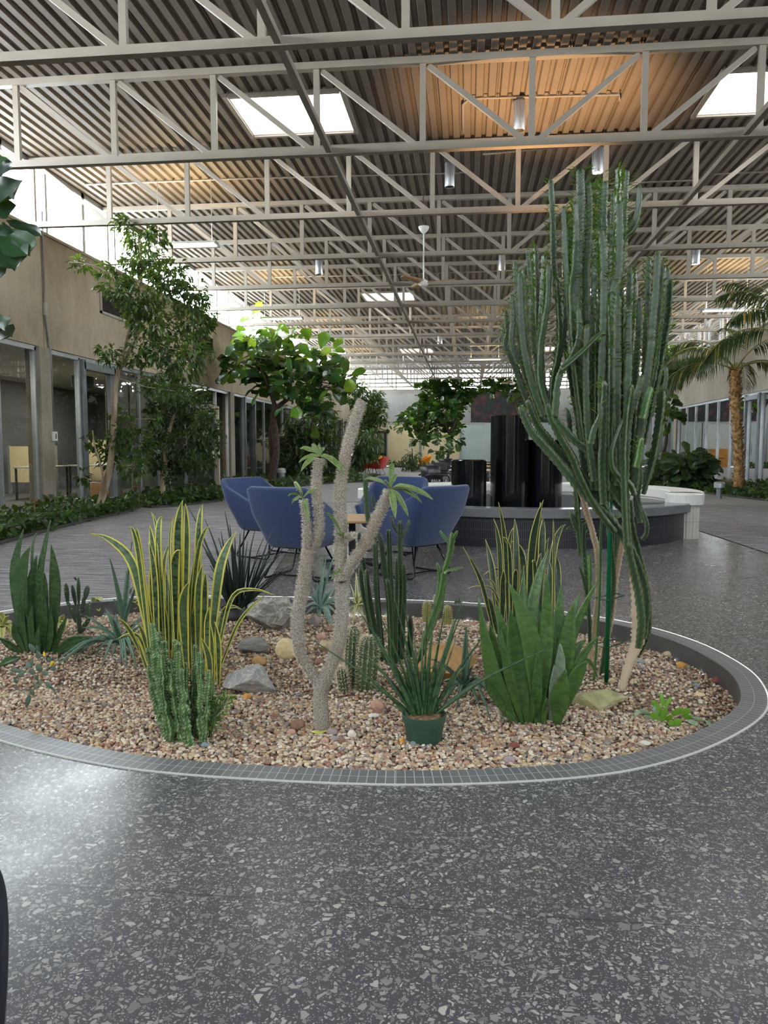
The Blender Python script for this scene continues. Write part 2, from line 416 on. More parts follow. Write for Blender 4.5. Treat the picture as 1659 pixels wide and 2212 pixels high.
# ---- glazed office fronts, one bay at a time
WIN = [4]
def bay(x, sgn, y0, y1, mull, door=None):
    """aluminium framed glass between two columns; door=(y0,y1)"""
    WIN[0] += 1
    root = struct(bpy.data.objects.new('window_%d' % WIN[0], None)); COL.objects.link(root); root.location = (x, (y0 + y1) / 2, 0)
    xa, xb = x + sgn * .04, x + sgn * .13
    mb = MB(); mb.b2((xa, y0, HEAD - .05), (xb, y1, HEAD + .03)); mb.b2((xa, y0, .0), (xb, y1, .09))
    for y in [y0 + .03, y1 - .03] + mull: mb.b2((xa, y - .028, .05), (xb, y + .028, HEAD))
    mb.build('frame', MT_ALU, root, root.location)
    g = MB(); xg = x + sgn * .085
    g.add([(xg, y0, .05), (xg, y1, .05), (xg, y1, HEAD), (xg, y0, HEAD)], [(0, 1, 2, 3)])
    g.build('pane', MT_OFFG, root, root.location)
    if door:
        d0, d1 = door
        dr = struct(bpy.data.objects.new('door_%d' % WIN[0], None)); COL.objects.link(dr); dr.location = (x, d0, 0)
        mb = MB(); xa, xb = x - sgn * .02, x + sgn * .16
        for y in (d0, d1): mb.b2((xa, y - .06, 0), (xb, y + .06, HEAD - .02))
        mb.b2((xa, d0, HEAD - .2), (xb, d1, HEAD - .06)); mb.b2((xa, d0, 0), (xb, d1, .12))
        mb.build('frame', MT_ALUD, dr, dr.location)
        mb = MB(); mb.b2((xa + sgn * -.015, d1 - .16, .95), (xa - sgn * .05, d1 - .12, 1.3)); mb.build('handle', MT_ALU, dr, dr.location)
    return root
L_B = [(2.4, 12.9, [5.1, 7.8, 10.4, 11.79], None),
       (13.3, 23.8, [14.4, 15.95, 17.15, 18.2, 18.95, 20.1, 22.6], (14.5, 15.85)),
       (24.2, 34.8, [25.45, 26.75, 28.1, 29.5, 31.0, 32.5], (25.5, 26.7)),
       (35.2, 45.8, [36.5, 38, 39.5, 41, 42.5, 44], (38, 39.5)), (46.2, 50.8, [47.6, 49.1], None)]
R_B = [(2.4, 12.9, [5, 7.6, 10.2], None), (13.3, 23.8, [14.8, 16.3, 17.8, 19.3, 20.8, 22.3], (14.8, 16.3)),
       (24.2, 34.8, [25.25, 26.4, 28.1, 29.45, 30.85, 32.25, 33.55], (25.3, 26.5)),
       (35.2, 45.8, [36.5, 38, 39.5, 41, 42.5, 44], (36.5, 38)), (46.2, 50.8, [47.6, 49.1], None)]
for b in L_B: bay(XL, -1, *b)
for b in R_B: bay(XR, 1, *b)

# ---- office rooms behind the glass
def offices(x, sgn, name):
    xo = x + sgn * 4.5; mb = MB()
    mb.b2((x, YF, -.03), (xo, YB, -.004)); struct(mb.build('floor', M('office_carpet_' + name, (66, 64, 64), (84, 82, 80), 30, .9)))
    mb = MB(); mb.b2((xo, YF, -.04), (xo + sgn * .1, YB, HEAD + .1)); mb2 = MB()
    for y in ([YF] + COLY + [YB] if sgn > 0 else [YF, COLY[2], COLY[3], COLY[4], YB]): mb.b2((x + sgn * .27, y - .05, -.03), (xo, y + .05, HEAD + .04))
    struct(mb.build('wall_office_' + name, M('office_wall_' + name, (84, 84, 86), (92, 92, 94), 2, .8)))
    mb2.b2((x + sgn * .2, YF, HEAD + .02), (xo, YB, HEAD + .1)); struct(mb2.build('ceiling', M('office_ceiling_' + name, (180, 178, 172))))
offices(XL, -1, 'left'); offices(XR, 1, 'right')

# ---- roof deck: ribbed steel sheet with skylight openings
SKX = [(-3.41, -1.82), (3.33, 4.92)]; SKYS = [(y - .75 + 0, y + .56) for y in [11.74 + 13.7 * k for k in range(-1, 3)]]
def deck():
    mb = MB(); pit = 1.37 / 8
    x0 = XC - pit * 50
    prof = []
    for k in range(100):
        b = x0 + k * pit
        prof += [(b, DECK), (b + pit * .5, DECK), (b + pit * .62, DECK + .042), (b + pit * .88, DECK + .042)]
        if k % 5 == 2: prof[-2:] = [(b + pit * .62, DECK + .042), (b + pit * .72, DECK + .042), (b + pit * .73, DECK + .02), (b + pit * .77, DECK + .02), (b + pit * .78, DECK + .042), (b + pit * .88, DECK + .042)]
    for (xa, za), (xb, zb) in zip(prof[:-1], prof[1:]):
        xm = (xa + xb) / 2; spans = [(YF - .8, YB + .8)]
        for a, b in SKX:
            if a < xm < b:
                spans = []; y = YF - .8
                for s0, s1 in SKYS: spans.append((y, s0)); y = s1
                spans.append((y, YB + .8))
        for s0, s1 in spans: mb.add([(xa, s0, za), (xa, s1, za), (xb, s1, zb), (xb, s0, zb)], [(0, 1, 2, 3)])
    mb.b2((x0, YF - .8, DECK + .09), (SKX[0][0] - .05, YB + .8, DECK + .12)); mb.b2((SKX[0][1] + .05, YF - .8, DECK + .09), (SKX[1][0] - .05, YB + .8, DECK + .12)); mb.b2((SKX[1][1] + .05, YF - .8, DECK + .09), (XR + .7, YB + .8, DECK + .12))
    return struct(mb.build('ceiling', MT_DECK))
deck()
MT_WELL = M('skylight_well', (236, 226, 214))
for a, b in SKX:
    for s0, s1 in SKYS:
        WIN[0] += 1
        root = struct(bpy.data.objects.new('window_%d' % WIN[0], None)); COL.objects.link(root); root.location = ((a + b) / 2, (s0 + s1) / 2, DECK)
        mb = MB()
        for p, q in (((a - .04, s0 - .04), (a, s1 + .04)), ((b, s0 - .04), (b + .04, s1 + .04)), ((a, s0 - .04), (b, s0)), ((a, s1), (b, s1 + .04))):
            mb.b2((p[0], p[1], DECK - .02), (q[0], q[1], DECK + .52))
        mb.build('well', MT_WELL, root, root.location)
        mb = MB()
        for p, q in (((a - .07, s0 - .07), (a - .01, s1 + .07)), ((b + .01, s0 - .07), (b + .07, s1 + .07)), ((a, s0 - .07), (b, s0 - .01)), ((a, s1 + .01), (b, s1 + .07))):
            mb.b2((p[0], p[1], DECK - .05), (q[0], q[1], DECK + .0))
        mb.build('frame', MT_STEEL, root, root.location)
        g = MB(); g.add([(a, s0, DECK + .5), (b, s0, DECK + .5), (b, s1, DECK + .5), (a, s1, DECK + .5)], [(0, 1, 2, 3)]); g.build('pane', MT_MILK, root, root.location)

# ---- steel trusses
ZB, ZT, PAN = 4.99, 6.05, 1.37
def make_truss():
    root = thing('roof_truss', 'pale painted steel roof truss nearest the camera, its lower part along the top edge', 'truss', (XC, 7.48, ZB), 'pale steel trusses under the ribbed roof deck')
    MB().b2((XL - XC, -.05, -.045), (XR - XC, .05, .045)).build('bottom_chord', MT_STEEL, root)
    MB().b2((XL - XC, -.05, ZT - ZB - .04), (XR - XC, .05, ZT - ZB + .045)).build('top_chord', MT_STEEL, root)
    for i in range(-6, 7):
        MB().beam((i * PAN, 0, .03), (i * PAN, 0, ZT - ZB - .02), .075, .06, (0, 1, 0)).build('vertical', MT_STEEL, root)
    for i in range(-6, 6):
        a, b = (i * PAN + .07, ZT - ZB - .05), ((i + 1) * PAN - .07, .03)
        if i >= 0: a, b = (i * PAN + .07, .03), ((i + 1) * PAN - .07, ZT - ZB - .05)
        MB().beam((a[0], 0.02, a[1]), (b[0], .02, b[1]), .05, .065, (0, 0, 1)).build('diagonal', MT_STEEL, root)
    return root
ORD = ['nearest', 'second', 'third', 'fourth', 'fifth', 'sixth', 'seventh', 'eighth', 'ninth', 'tenth', 'eleventh', 'twelfth', 'thirteenth', 'fourteenth', 'fifteenth', 'sixteenth', 'seventeenth']
EXTRA = {1: ', below the near skylights', 2: ', lying just beyond the near skylights', 3: ', above the hanging fan', 16: ', against the end wall windows'}
tr0 = make_truss()
for k in range(1, 17):
    dup(tr0, (XC, 7.48 + 2.69 * k, ZB), label='pale painted roof truss, %s back from the camera%s' % (ORD[k], EXTRA.get(k, '')))
for x, lab in ((-1.82, 'long pale steel tie bar running down the hall left of the hanging fan'), (3.33, 'long pale steel tie bar running down the hall behind the tall cactus')):
    o = MB().b2((-.035, -20.2, -.04), (.035, 25.2, .03)).build('roof_tie', MT_STEEL); o.location = (x, 25.6, ZB + .01); tag(o, lab, 'beam', 'roof tie bars')
# ================================================================ LAMPS, FANS, FITTINGS UNDER THE ROOF
MT_CAN = M('brushed_can', (150, 150, 150), (186, 186, 186), 6, .35, .7, vec=(8, 8, .6))
MT_LENS_ON = emit('lamp_lens_lit', (255, 246, 226), 2.5)
MT_LENS_OFF = M('lamp_lens', (70, 66, 62), rough=.2)
MT_PIPE = M('conduit_paint', (150, 138, 124), rough=.5)
MT_WIRE = M('wire', (150, 146, 140), rough=.4, metal=.5)
def can_lamp(x, y, lab, lit, r=.085, h=.42):
    t = thing('cylinder_lamp', lab, 'ceiling lamp', (x, y, DECK), 'metal cylinder lamps under the roof deck')
    MB().tube([(0, 0, 0), (0, 0, -.07)], .02, 10).build('stem', MT_PIPE, t)
    MB().lathe((0, 0, 0), [(r * .6, -.05), (r, -.06), (r, -.06 - h), (r * .86, -.06 - h), (r * .84, -.05 - h + .03)], 24, False).build('housing', MT_CAN, t, smooth=True, bevel=.004)
    MB().lathe((0, 0, -.06 - h + .02), [(.0, 0), (r * .84, 0)], 24, False).build('lens', MT_LENS_ON if lit else MT_LENS_OFF, t)
    if lit:
        d = bpy.data.lights.new('cylinder_lamp_light', 'SPOT'); d.energy = 30; d.color = (1, .86, .68); d.spot_size = 1.2; d.shadow_soft_size = .07
        o = bpy.data.objects.new('cylinder_lamp_light', d); COL.objects.link(o); o.location = (x, y, DECK - .1 - h)
    return t
can_lamp(.68, 11.48, 'brushed metal cylinder lamp, unlit, in the orange glow on the roof deck', False, .083, .40)
can_lamp(-.36, 13.74, 'brushed metal cylinder lamp, unlit, above the hanging fan white cup', False, .087, .40)
can_lamp(2.07, 13.35, 'lit brushed metal cylinder lamp above the top of the tall cactus', True, .093, .39)
can_lamp(-3.87, 20.0, 'brushed metal cylinder lamp, unlit, above the two-headed fig tree', False, .1, .42)
can_lamp(.80, 20.0, 'lit brushed metal twin-beam cylinder lamp left of the tall cactus crown', True, .085, .42)
can_lamp(5.5, 20.0, 'lit brushed metal cylinder lamp above the palm on the right', True, .1, .4)
can_lamp(2.25, 18.2, 'lit cylinder lamp glimpsed through a gap in the tall cactus crown', True, .1, .45)
can_lamp(-1.25, 33.6, 'small lit cylinder lamp far off, above the distant hanging strip light', True, .11, .5)

def strip(x, y, L, lab, z=4.9, lit=True):
    t = thing('strip_light', lab, 'hanging light', (x, y, z), 'hanging strip lights')
    MB().add([(-L / 2, -.07, .07), (L / 2, -.07, .07), (L / 2, .07, .07), (-L / 2, .07, .07), (-L / 2, -.19, 0), (L / 2, -.19, 0), (L / 2, .19, 0), (-L / 2, .19, 0)],
             [(0, 1, 2, 3), (4, 5, 1, 0), (6, 7, 3, 2), (5, 6, 2, 1), (7, 4, 0, 3)]).build('reflector', M('strip_reflector', (196, 206, 208), rough=.4) if 'strip_reflector' not in bpy.data.materials else bpy.data.materials['strip_reflector'], t)
    for dy in (-.09, .09):
        MB().tube([(-L / 2 + .04, dy, .015), (L / 2 - .04, dy, .015)], .018, 10).build('lamp_tube', MT_TUBE, t)
    for dx in (-L * .42, L * .42): MB().tube([(dx, 0, .07), (dx, 0, DECK - z)], .006, 5).build('chain', MT_WIRE, t)
    if lit:
        d = bpy.data.lights.new('strip_uplight', 'AREA'); d.shape = 'RECTANGLE'; d.size = L; d.size_y = .12; d.energy = 14; d.color = (1, .76, .38)
        o = bpy.data.objects.new('strip_uplight', d); COL.objects.link(o); o.location = (x, y, z + .1); o.rotation_euler = (PI, 0, 0)
    return t
MT_TUBE = emit('fluorescent_tube', (255, 236, 220), 1.2)
strip(-5.25, 14.12, 1.22, 'hanging strip light behind the top of the tall ficus on the left')
strip(-5.4, 22.2, 1.22, 'hanging strip light just above the fig tree with two bright leaf heads')
strip(-5.4, 30.3, 1.22, 'hanging strip light far left, small, right of the fig tree top')
strip(-5.4, 38.4, 1.22, 'tiny hanging strip light furthest along the left wall')
strip(6.95, 22.2, 1.25, 'hanging strip light in front of the palm crown on the right')
strip(6.9, 30.3, 1.22, 'hanging strip light beside the right edge of the tall cactus')
strip(.6, 30.0, 1.25, 'hanging strip light in the middle, far off, left of the tall cactus', 4.55)

def fan(x, y, z, lab, s=1.0, rz=.3):
    t = thing('ceiling_fan', lab, 'fan', (x, y, z), 'hanging ceiling fans', rz)
    MB().tube([(0, 0, .05), (0, 0, .98)], .014, 8).build('down_rod', MT_WHITE, t)
    MB().lathe((0, 0, .95), [(.0, 0), (.03, .005), (.075, .05), (.1, .1), (.105, .13), (.0, .135)], 20, False).build('cup', MT_WHITE, t, smooth=True)
    MB().tube([(0, 0, 1.08), (.02, .01, 1.3), (-.02, 0, 1.5), (0, 0, DECK - z)], .011, 6).build('cable', M('fan_cable', (50, 48, 46)), t)
    MB().lathe((0, 0, 0), [(.0, -.04), (.07, -.035), (.1, 0), (.09, .05), (.03, .09), (.0, .1)], 20, False).build('motor', MT_WHITE, t, smooth=True)
    for k in range(3):
        a = k * 2 * PI / 3; m = Matrix.Rotation(a, 3, 'Z'); vs = []; n = 8
        for i in range(n + 1):
            u = i / n; wd = .085 * (1 - .45 * u) + .0; zz = .02 + .03 * u
            for sg, dz in ((-1, -.02), (1, .03)): vs.append(m @ Vector((.09 + u * .52, sg * wd, zz + dz * (1 - .4 * u))))
        mb = MB(); mb.add(vs, [(2 * i, 2 * i + 1, 2 * i + 3, 2 * i + 2) for i in range(n)])
        o = mb.build('blade', MT_BLADE, t, smooth=True); so = o.modifiers.new('solid', 'SOLIDIFY'); so.thickness = .012
    return t
MT_BLADE = M('fan_wood', (150, 118, 84), (172, 138, 100), 5, .45)
fan(-.89, 15.2, 4.34, 'three-bladed wooden ceiling fan on a white rod, nearest, centre of the hall', rz=-.12)
fan(1.05, 34.5, 4.25, 'small distant ceiling fan in front of the end wall windows', rz=.6)
fan(1.6, 29.0, 3.55, 'distant ceiling fan glimpsed left of the tall cactus, above the black column', rz=.2)
# conduits on the deck
def conduit(pts, lab):
    c = [sum(p[i] for p in pts) / len(pts) for i in range(3)]
    return tag(MB().tube(pts, .016, 8).build('conduit', MT_PIPE, None, c, smooth=True), lab, 'pipe', 'conduits clipped under the roof deck')
zc = DECK - .02
conduit([(-.12, 12.6, zc), (-.12, 11.6, zc), (-.05, 11.45, zc), (.1, 11.4, zc), (2.06, 11.5, zc), (2.1, 11.7, zc)], 'thin conduit passing beside the nearest cylinder lamp')
conduit([(-7.2, 14.2, zc), (-4.2, 14.2, zc), (-.3, 14.35, zc), (0, 14.3, zc)], 'thin conduit across the deck above the left hanging strip light')
conduit([(.2, 13.5, zc), (1.7, 13.3, zc), (2.4, 13.32, zc), (2.6, 13.1, zc)], 'short conduit beside the lit lamp over the tall cactus')
conduit([(2.2, 15.2, zc), (4.2, 15.2, zc), (4.4, 14.9, zc), (8.8, 14.8, zc)], 'thin conduit running to the right of the tall cactus top')
conduit([(-5.6, 22.2, zc), (-2.6, 22.3, zc), (1.2, 22.1, zc)], 'thin conduit beyond the hanging fan')

# warm up-lights that stand in the fountain basin
for x, y, e in ((.75, 10.75, 190), (1.35, 11.5, 110)):
    d = bpy.data.lights.new('fountain_uplight', 'SPOT'); d.energy = e * 1.9; d.color = (1, .60, .28); d.spot_size = .95; d.spot_blend = .9; d.shadow_soft_size = .12
    o = bpy.data.objects.new('fountain_uplight', d); COL.objects.link(o); o.location = (x, y, 1.75); o.rotation_euler = (PI - .1, 0, 0)

# ---- things on the left wall
def vent(y0, y1, z0, z1, lab, grp='dark louvred vents high on the left wall'):
    t = thing('wall_vent', lab, 'vent', (XL, (y0 + y1) / 2, (z0 + z1) / 2), grp)
    L, H = y1 - y0, z1 - z0
    mb = MB()
    for a, b in (((0, -L / 2, -H / 2), (.035, -L / 2 + .05, H / 2)), ((0, L / 2 - .05, -H / 2), (.035, L / 2, H / 2)), ((0, -L / 2, -H / 2), (.035, L / 2, -H / 2 + .05)), ((0, -L / 2, H / 2 - .05), (.035, L / 2, H / 2))): mb.b2(a, b)
    mb.build('frame', M('vent_frame', (168, 160, 148)), t)
    MB().b2((0.002, -L / 2, -H / 2), (.006, L / 2, H / 2)).build('backing', M('vent_dark', (42, 39, 37)), t)
    mb = MB(); n = 16
    for k in range(n):
        z = -H / 2 + .06 + (H - .12) * (k + .5) / n; mb.add([(.008, -L / 2 + .05, z + .012), (.008, L / 2 - .05, z + .012), (.03, L / 2 - .05, z - .008), (.03, -L / 2 + .05, z - .008)], [(0, 1, 2, 3)])
    mb.build('louvres', M('vent_louvre', (92, 84, 77)), t)
vent(15.24, 17.2, 3.92, 4.5, 'dark louvred vent behind the crown of the tall ficus')
vent(20.6, 22.25, 3.9, 4.42, 'dark louvred vent further along, between ficus and fig tree')
mb = MB(); mb.tube([(0, 0, 2.4), (0, 0, .6), (.0, .02, .5), (.0, .1, .05), (0, .14, -.1), (0, .14, -1.6)], .018, 8)
t = thing('wall_conduit', 'grey conduit down the joint and concrete column at far left', 'pipe', (XL + .03, 13.12, 2.9))
mb.build('pipe', M('conduit_grey', (128, 126, 124), metal=.4, rough=.4), t, smooth=True)
MB().box((.01, .0, .72), (.05, .07, .22)).build('junction_box', M('junction', (170, 164, 152)), t, bevel=.005)
t = thing('card_reader', 'white card reader box on the concrete column at far left', 'switch', (XL + .06, 13.24, 1.38))
MB().box((0, 0, 0), (.05, .13, .17)).build('housing', M('reader_white', (228, 228, 226)), t, bevel=.008)
MB().box((.026, 0, .0), (.004, .03, .09)).build('slot', M('reader_slot', (40, 40, 42)), t)
t = thing('loudspeaker', 'small black loudspeaker high inside the glass behind the tall ficus trunk', 'speaker', (-8.1, 15.6, 2.55))
MB().box((0, 0, 0), (.3, .42, .26)).build('cabinet', M('speaker_black', (34, 36, 40), rough=.5), t, bevel=.02)
MB().lathe((.152, 0, 0), [(0, 0), (.09, 0)], 20, False).build('cone', M('speaker_cone', (20, 20, 22)), t)
# beige roller blinds close behind the glass, second bay left
MT_BLIND = M('roller_blind', (206, 190, 156), (214, 199, 167), 2, .8)
for y0, y1, lab in ((16.0, 17.12, 'beige roller blind drawn down behind the glass beside the leaning trunk'), (17.22, 18.9, 'wide beige roller blind drawn down behind the smaller ficus')):
    t = thing('roller_blind', lab, 'blind', (XL - .3, (y0 + y1) / 2, 1.6), 'beige blinds in the left office'); L = y1 - y0
    MB().b2((-.01, -L / 2, -1.35), (0, L / 2, 1.2)).build('fabric', MT_BLIND, t); MB().tube([(0, -L / 2, 1.24), (0, L / 2, 1.24)], .03, 10).build('roller', MT_ALU, t)
# lettering on the office door glass
def letters(txt, size, loc, rot, mat, label, cat):
    c = bpy.data.curves.new('door_lettering', 'FONT'); c.body = txt; c.size = size; c.extrude = .0015; c.align_x = 'LEFT'
    o = bpy.data.objects.new('door_lettering', c); COL.objects.link(o)
    dg = bpy.context.evaluated_depsgraph_get(); me = bpy.data.meshes.new_from_object(o.evaluated_get(dg)); bpy.data.objects.remove(o)
    o = bpy.data.objects.new('door_lettering', me); COL.objects.link(o); me.materials.clear(); me.materials.append(mat); o.location = loc; o.rotation_euler = rot
    return tag(o, label, cat)
_wl = M('vinyl_white', (225, 225, 220))
# porch-like framed glass door that stands forward of the left front
WIN[0] += 1
dr = struct(bpy.data.objects.new('door_%d' % WIN[0], None)); COL.objects.link(dr); dr.location = (-6.6, 19.8, 0)
mb = MB(); dx, dy = 1.0, .72; n_ = Vector((dx, dy, 0)).normalized()
pa, pb = Vector((-7.35, 18.3, 0)), Vector((-6.18, 18.55, 0))
for p in (pa, pb): mb.beam(p, p + Vector((0, 0, 2.2)), .09, .09, (0, 1, 0))
mb.beam(pa + Vector((0, 0, 2.2)), pb + Vector((0, 0, 2.2)), .09, .1); mb.beam(pa + Vector((0, 0, .06)), pb + Vector((0, 0, .06)), .07, .1)
mb.build('frame', M('door_frame_cream', (176, 166, 150)), dr, dr.location)
g = MB(); g.add([pa + Vector((0, 0, .1)), pb + Vector((0, 0, .1)), pb + Vector((0, 0, 2.16)), pa + Vector((0, 0, 2.16))], [(0, 1, 2, 3)]); g.build('pane', MT_OFFG, dr, dr.location)
MB().beam(pb + Vector((-.1, -.06, .9)), pb + Vector((-.1, -.06, 1.25)), .05, .05, (0, 1, 0)).build('handle', MT_WHITE, dr, dr.location)
_r = math.atan2((pb - pa).y, (pb - pa).x)
letters('LPERS INF', .1, (-6.78, 18.41, 1.66), (PI / 2, 0, _r), _wl, 'white lettering, upper line, on the framed glass door at left', 'lettering')
letters('INGS INF', .1, (-6.76, 18.41, 1.52), (PI / 2, 0, _r), _wl, 'white lettering, lower line, on the framed glass door at left', 'lettering')

for y in (9.5, 12.0, 14.8, 17.4, 20.5, 26.5, 30.5):  # fill lamps added to brighten the dark left offices, no fitting seen there
    d = bpy.data.lights.new('office_ceiling_light', 'AREA'); d.shape = 'RECTANGLE'; d.size = .6; d.size_y = 1.2; d.energy = 34 if y < 24 else 12; d.color = (1, .9, .74)
    o = bpy.data.objects.new('office_ceiling_light', d); COL.objects.link(o); o.location = (XL - 2.6, y, HEAD - .03)
# ---- furniture glimpsed inside the left offices
MT_DARK = M('dark_plastic', (30, 31, 34), rough=.5)
MT_BEIGE = M('partition_beige', (214, 196, 152), (220, 203, 162), 2, .85)
def desk(x, y, lab, rz=0):
    t = thing('desk', lab, 'desk', (x, y, 0), None, rz)
    MB().box((0, 0, .73), (.75, 1.6, .035)).build('top', M('desk_grey', (150, 148, 142)) if 'desk_grey' not in bpy.data.materials else bpy.data.materials['desk_grey'], t, bevel=.005)
    for sx in (-1, 1):
        for sy in (-1, 1): MB().box((sx * .33, sy * .74, .355), (.04, .04, .71)).build('leg', MT_DARK, t)
def task_chair(x, y, lab, rz=0):
    t = thing('task_chair', lab, 'chair', (x, y, 0), None, rz)
    MB().box((0, 0, .47), (.46, .46, .07)).build('seat', MT_DARK, t, bevel=.03, seg=3)
    MB().box((-.22, 0, .82), (.05, .42, .5)).build('backrest', MT_DARK, t, bevel=.02, seg=3)
    MB().tube([(-.1, 0, .45), (-.24, 0, .5), (-.25, 0, .7)], .018, 8).build('back_post', MT_DARK, t); MB().tube([(0, 0, .08), (0, 0, .45)], .025, 10).build('stem', MT_DARK, t)
    for k in range(5):
        a = k * 2 * PI / 5; MB().tube([(0, 0, .1), (.28 * math.cos(a), .28 * math.sin(a), .05)], .016, 6).build('foot', MT_DARK, t)
desk(-10.0, 17.2, 'grey desk inside the glass at far left edge', .2); task_chair(-9.45, 16.3, 'dark office chair inside the glass at far left', -1.2)
desk(-9.35, 18.9, 'grey desk behind the second window of the left offices', 1.4)
t = thing('paper_stack', 'stack of pale papers on the desk behind the second left window', 'papers', (-9.25, 18.75, .748)); MB().box((0, 0, .04), (.34, .26, .08)).build('sheets', MT_WHITE, t); MB().box((0, 0, .084), (.35, .27, .008)).build('folder', M('folder_green', (120, 134, 112)), t)
def office_screen(x0, x1, y, z0, z1, lab):
    t = thing('partition', lab, 'partition', ((x0 + x1) / 2, y, 0)); W_ = x1 - x0
    MB().b2((-W_ / 2, -.03, z0), (W_ / 2, .03, z1)).build('panel', MT_BEIGE, t)
    for sx in (-1, 1): MB().b2((sx * W_ / 2 - .03, -.04, 0), (sx * W_ / 2 + .03, .04, z1 + .02)).build('post', MT_ALU, t)
office_screen(-11.7, -10.45, 18.6, .3, 1.22, 'beige partition low behind the far left window')
office_screen(-10.35, -9.55, 19.75, .3, 1.4, 'beige partition behind the second left window, next to the column')
t = thing('wastebasket', 'blue wastebasket on the office floor at far left', 'bin', (-8.3, 14.35, 0)); MB().lathe((0, 0, 0), [(.0, .005), (.13, .005), (.17, .38), (.165, .38), (.125, .02)], 16, False).build('body', M('bin_blue', (36, 52, 92)), t, smooth=True); MB().lathe((0, 0, .37), [(.165, 0), (.178, .005), (.178, .02), (.165, .025)], 16, False).build('lip', M('bin_blue_lip', (44, 62, 104)), t)
t = thing('box_stack', 'tan cardboard box behind the leaning ficus trunk', 'box', (-8.3, 16.9, 0)); MB().box((0, 0, .2), (.5, .7, .4)).build('carton', M('cardboard', (160, 126, 86)), t, bevel=.006); MB().box((0, 0, .4), (.52, .1, .005)).build('tape', M('tape', (188, 160, 118)), t)

# ---- the end wall
def panel(x0, x1, z0, z1, mat, name, lab, cat, y=YB - .04, grp=None):
    t = thing(name, lab, cat, ((x0 + x1) / 2, y, z0), grp); Wd = x1 - x0; H = z1 - z0
    MB().b2((-Wd / 2, -.02, 0), (Wd / 2, .02, H)).build('panel', mat, t)
    mb = MB(); mb.b2((-Wd / 2 - .04, -.05, 0), (-Wd / 2 + .03, .03, H)); mb.b2((Wd / 2 - .03, -.05, 0), (Wd / 2 + .04, .03, H)); mb.b2((-Wd / 2, -.05, H - .05), (Wd / 2, .03, H + .03)); mb.build('frame', MT_ALU, t); return t
MT_CREAM = M('cream_screen', (226, 206, 160), (233, 215, 174), .8, .7)
MT_FROST = M('frosted_screen', (182, 196, 190), (198, 208, 203), .7, .35)
panel(-5.35, -3.2, .05, HEAD - .12, MT_CREAM, 'wall_screen', 'cream screen panel on the end wall next to the black door', 'panel', grp='cream screens on the end wall')
panel(-3.1, -.55, .05, HEAD - .12, MT_CREAM, 'wall_screen', 'cream screen panel behind the hanging branch of the far fig tree', 'panel', grp='cream screens on the end wall')
panel(-.45, 1.55, .05, HEAD - .12, MT_FROST, 'wall_screen', 'pale green frosted panel behind the far fig tree trunk', 'panel')
panel(1.65, 3.35, 1.15, HEAD - .12, M('window_shade', (206, 210, 202)), 'window_shade', 'white shade half drawn over the end wall window', 'blind')
t = thing('display_cabinet', 'orange wooden cabinet seen under the half-drawn shade', 'cabinet', (2.4, YB - .15, 0)); MB().b2((-.55, -.1, 0), (.4, .1, 1.12)).build('carcass', M('orange_wood', (206, 140, 58), (222, 158, 76), 3, .5), t); MB().b2((-.3, -.14, .55), (.35, -.1, .6)).build('shelf', M('cabinet_shelf', (130, 70, 30)), t); MB().b2((0, -.13, .1), (.36, -.1, .4)).build('drawer', M('cabinet_drawer', (120, 62, 30)), t)  # the room's orange light is put into the colour of a box
panel(3.5, 5.6, .05, HEAD - .12, MT_FROST, 'wall_screen', 'pale frosted panel on the end wall behind the tallest black column', 'panel')
panel(5.7, 8.9, .05, HEAD - .12, MT_FROST, 'wall_screen', 'pale frosted panel at the right end of the end wall', 'panel')
def m_mural():
    t = NT('floral_mural'); v = t.mapping((1, 1, 1)); n = t.voro(2.2, 'SMOOTH_F1', v); q = t.noise(3.2, 4, v)
    c = t.ramp(n, [(.1, (104, 66, 70)), (.3, (78, 54, 60)), (.45, (50, 46, 48)), (.6, (56, 68, 66))]); t.base(t.mix(c, (50, 64, 62), t.ramp(q, [(.5, 0.0), (.62, .8)]))); t.set(rough=.8); return t.m
t = thing('mural', 'dark floral mural in maroon and teal high on the end wall', 'mural', (2.75, YB + .01, 2.95)); MB().b2((-2.6, -.04, 0), (2.6, .0, 1.98)).build('picture', m_mural(), t); MB().b2((-2.62, -.06, -.03), (2.62, .0, 0)).build('edge', MT_DARK, t)
WIN[0] += 1
dr = struct(bpy.data.objects.new('door_%d' % WIN[0], None)); COL.objects.link(dr); dr.location = (-5.9, YB - .05, 0)
mb = MB(); mb.b2((-.5, -.06, 0), (-.4, .02, 2.35)); mb.b2((.35, -.06, 0), (.5, .02, 2.35)); mb.b2((-.5, -.06, 2.2), (.5, .02, 2.35)); mb.b2((-.4, -.05, .0), (.4, 0, .3)); mb.b2((-.4, -.05, .75), (.4, 0, .88)); mb.b2((-.4, -.05, 1.45), (.4, 0, 1.56)); mb.build('frame', MT_DARK, dr)
MB().b2((-.4, -.02, .3), (.4, 0, 2.2)).build('pane', M('door_lit', (176, 160, 128), (120, 108, 92), 6, .5, vec=(6, 1, .3)), dr)
mb = MB(); mb.b2((XL - .2, YB + .02, 0), (XR + .2, YB + .1, HEAD - .05)); struct(mb.build('wall_back_lower', M('lower_back', (206, 190, 156))))

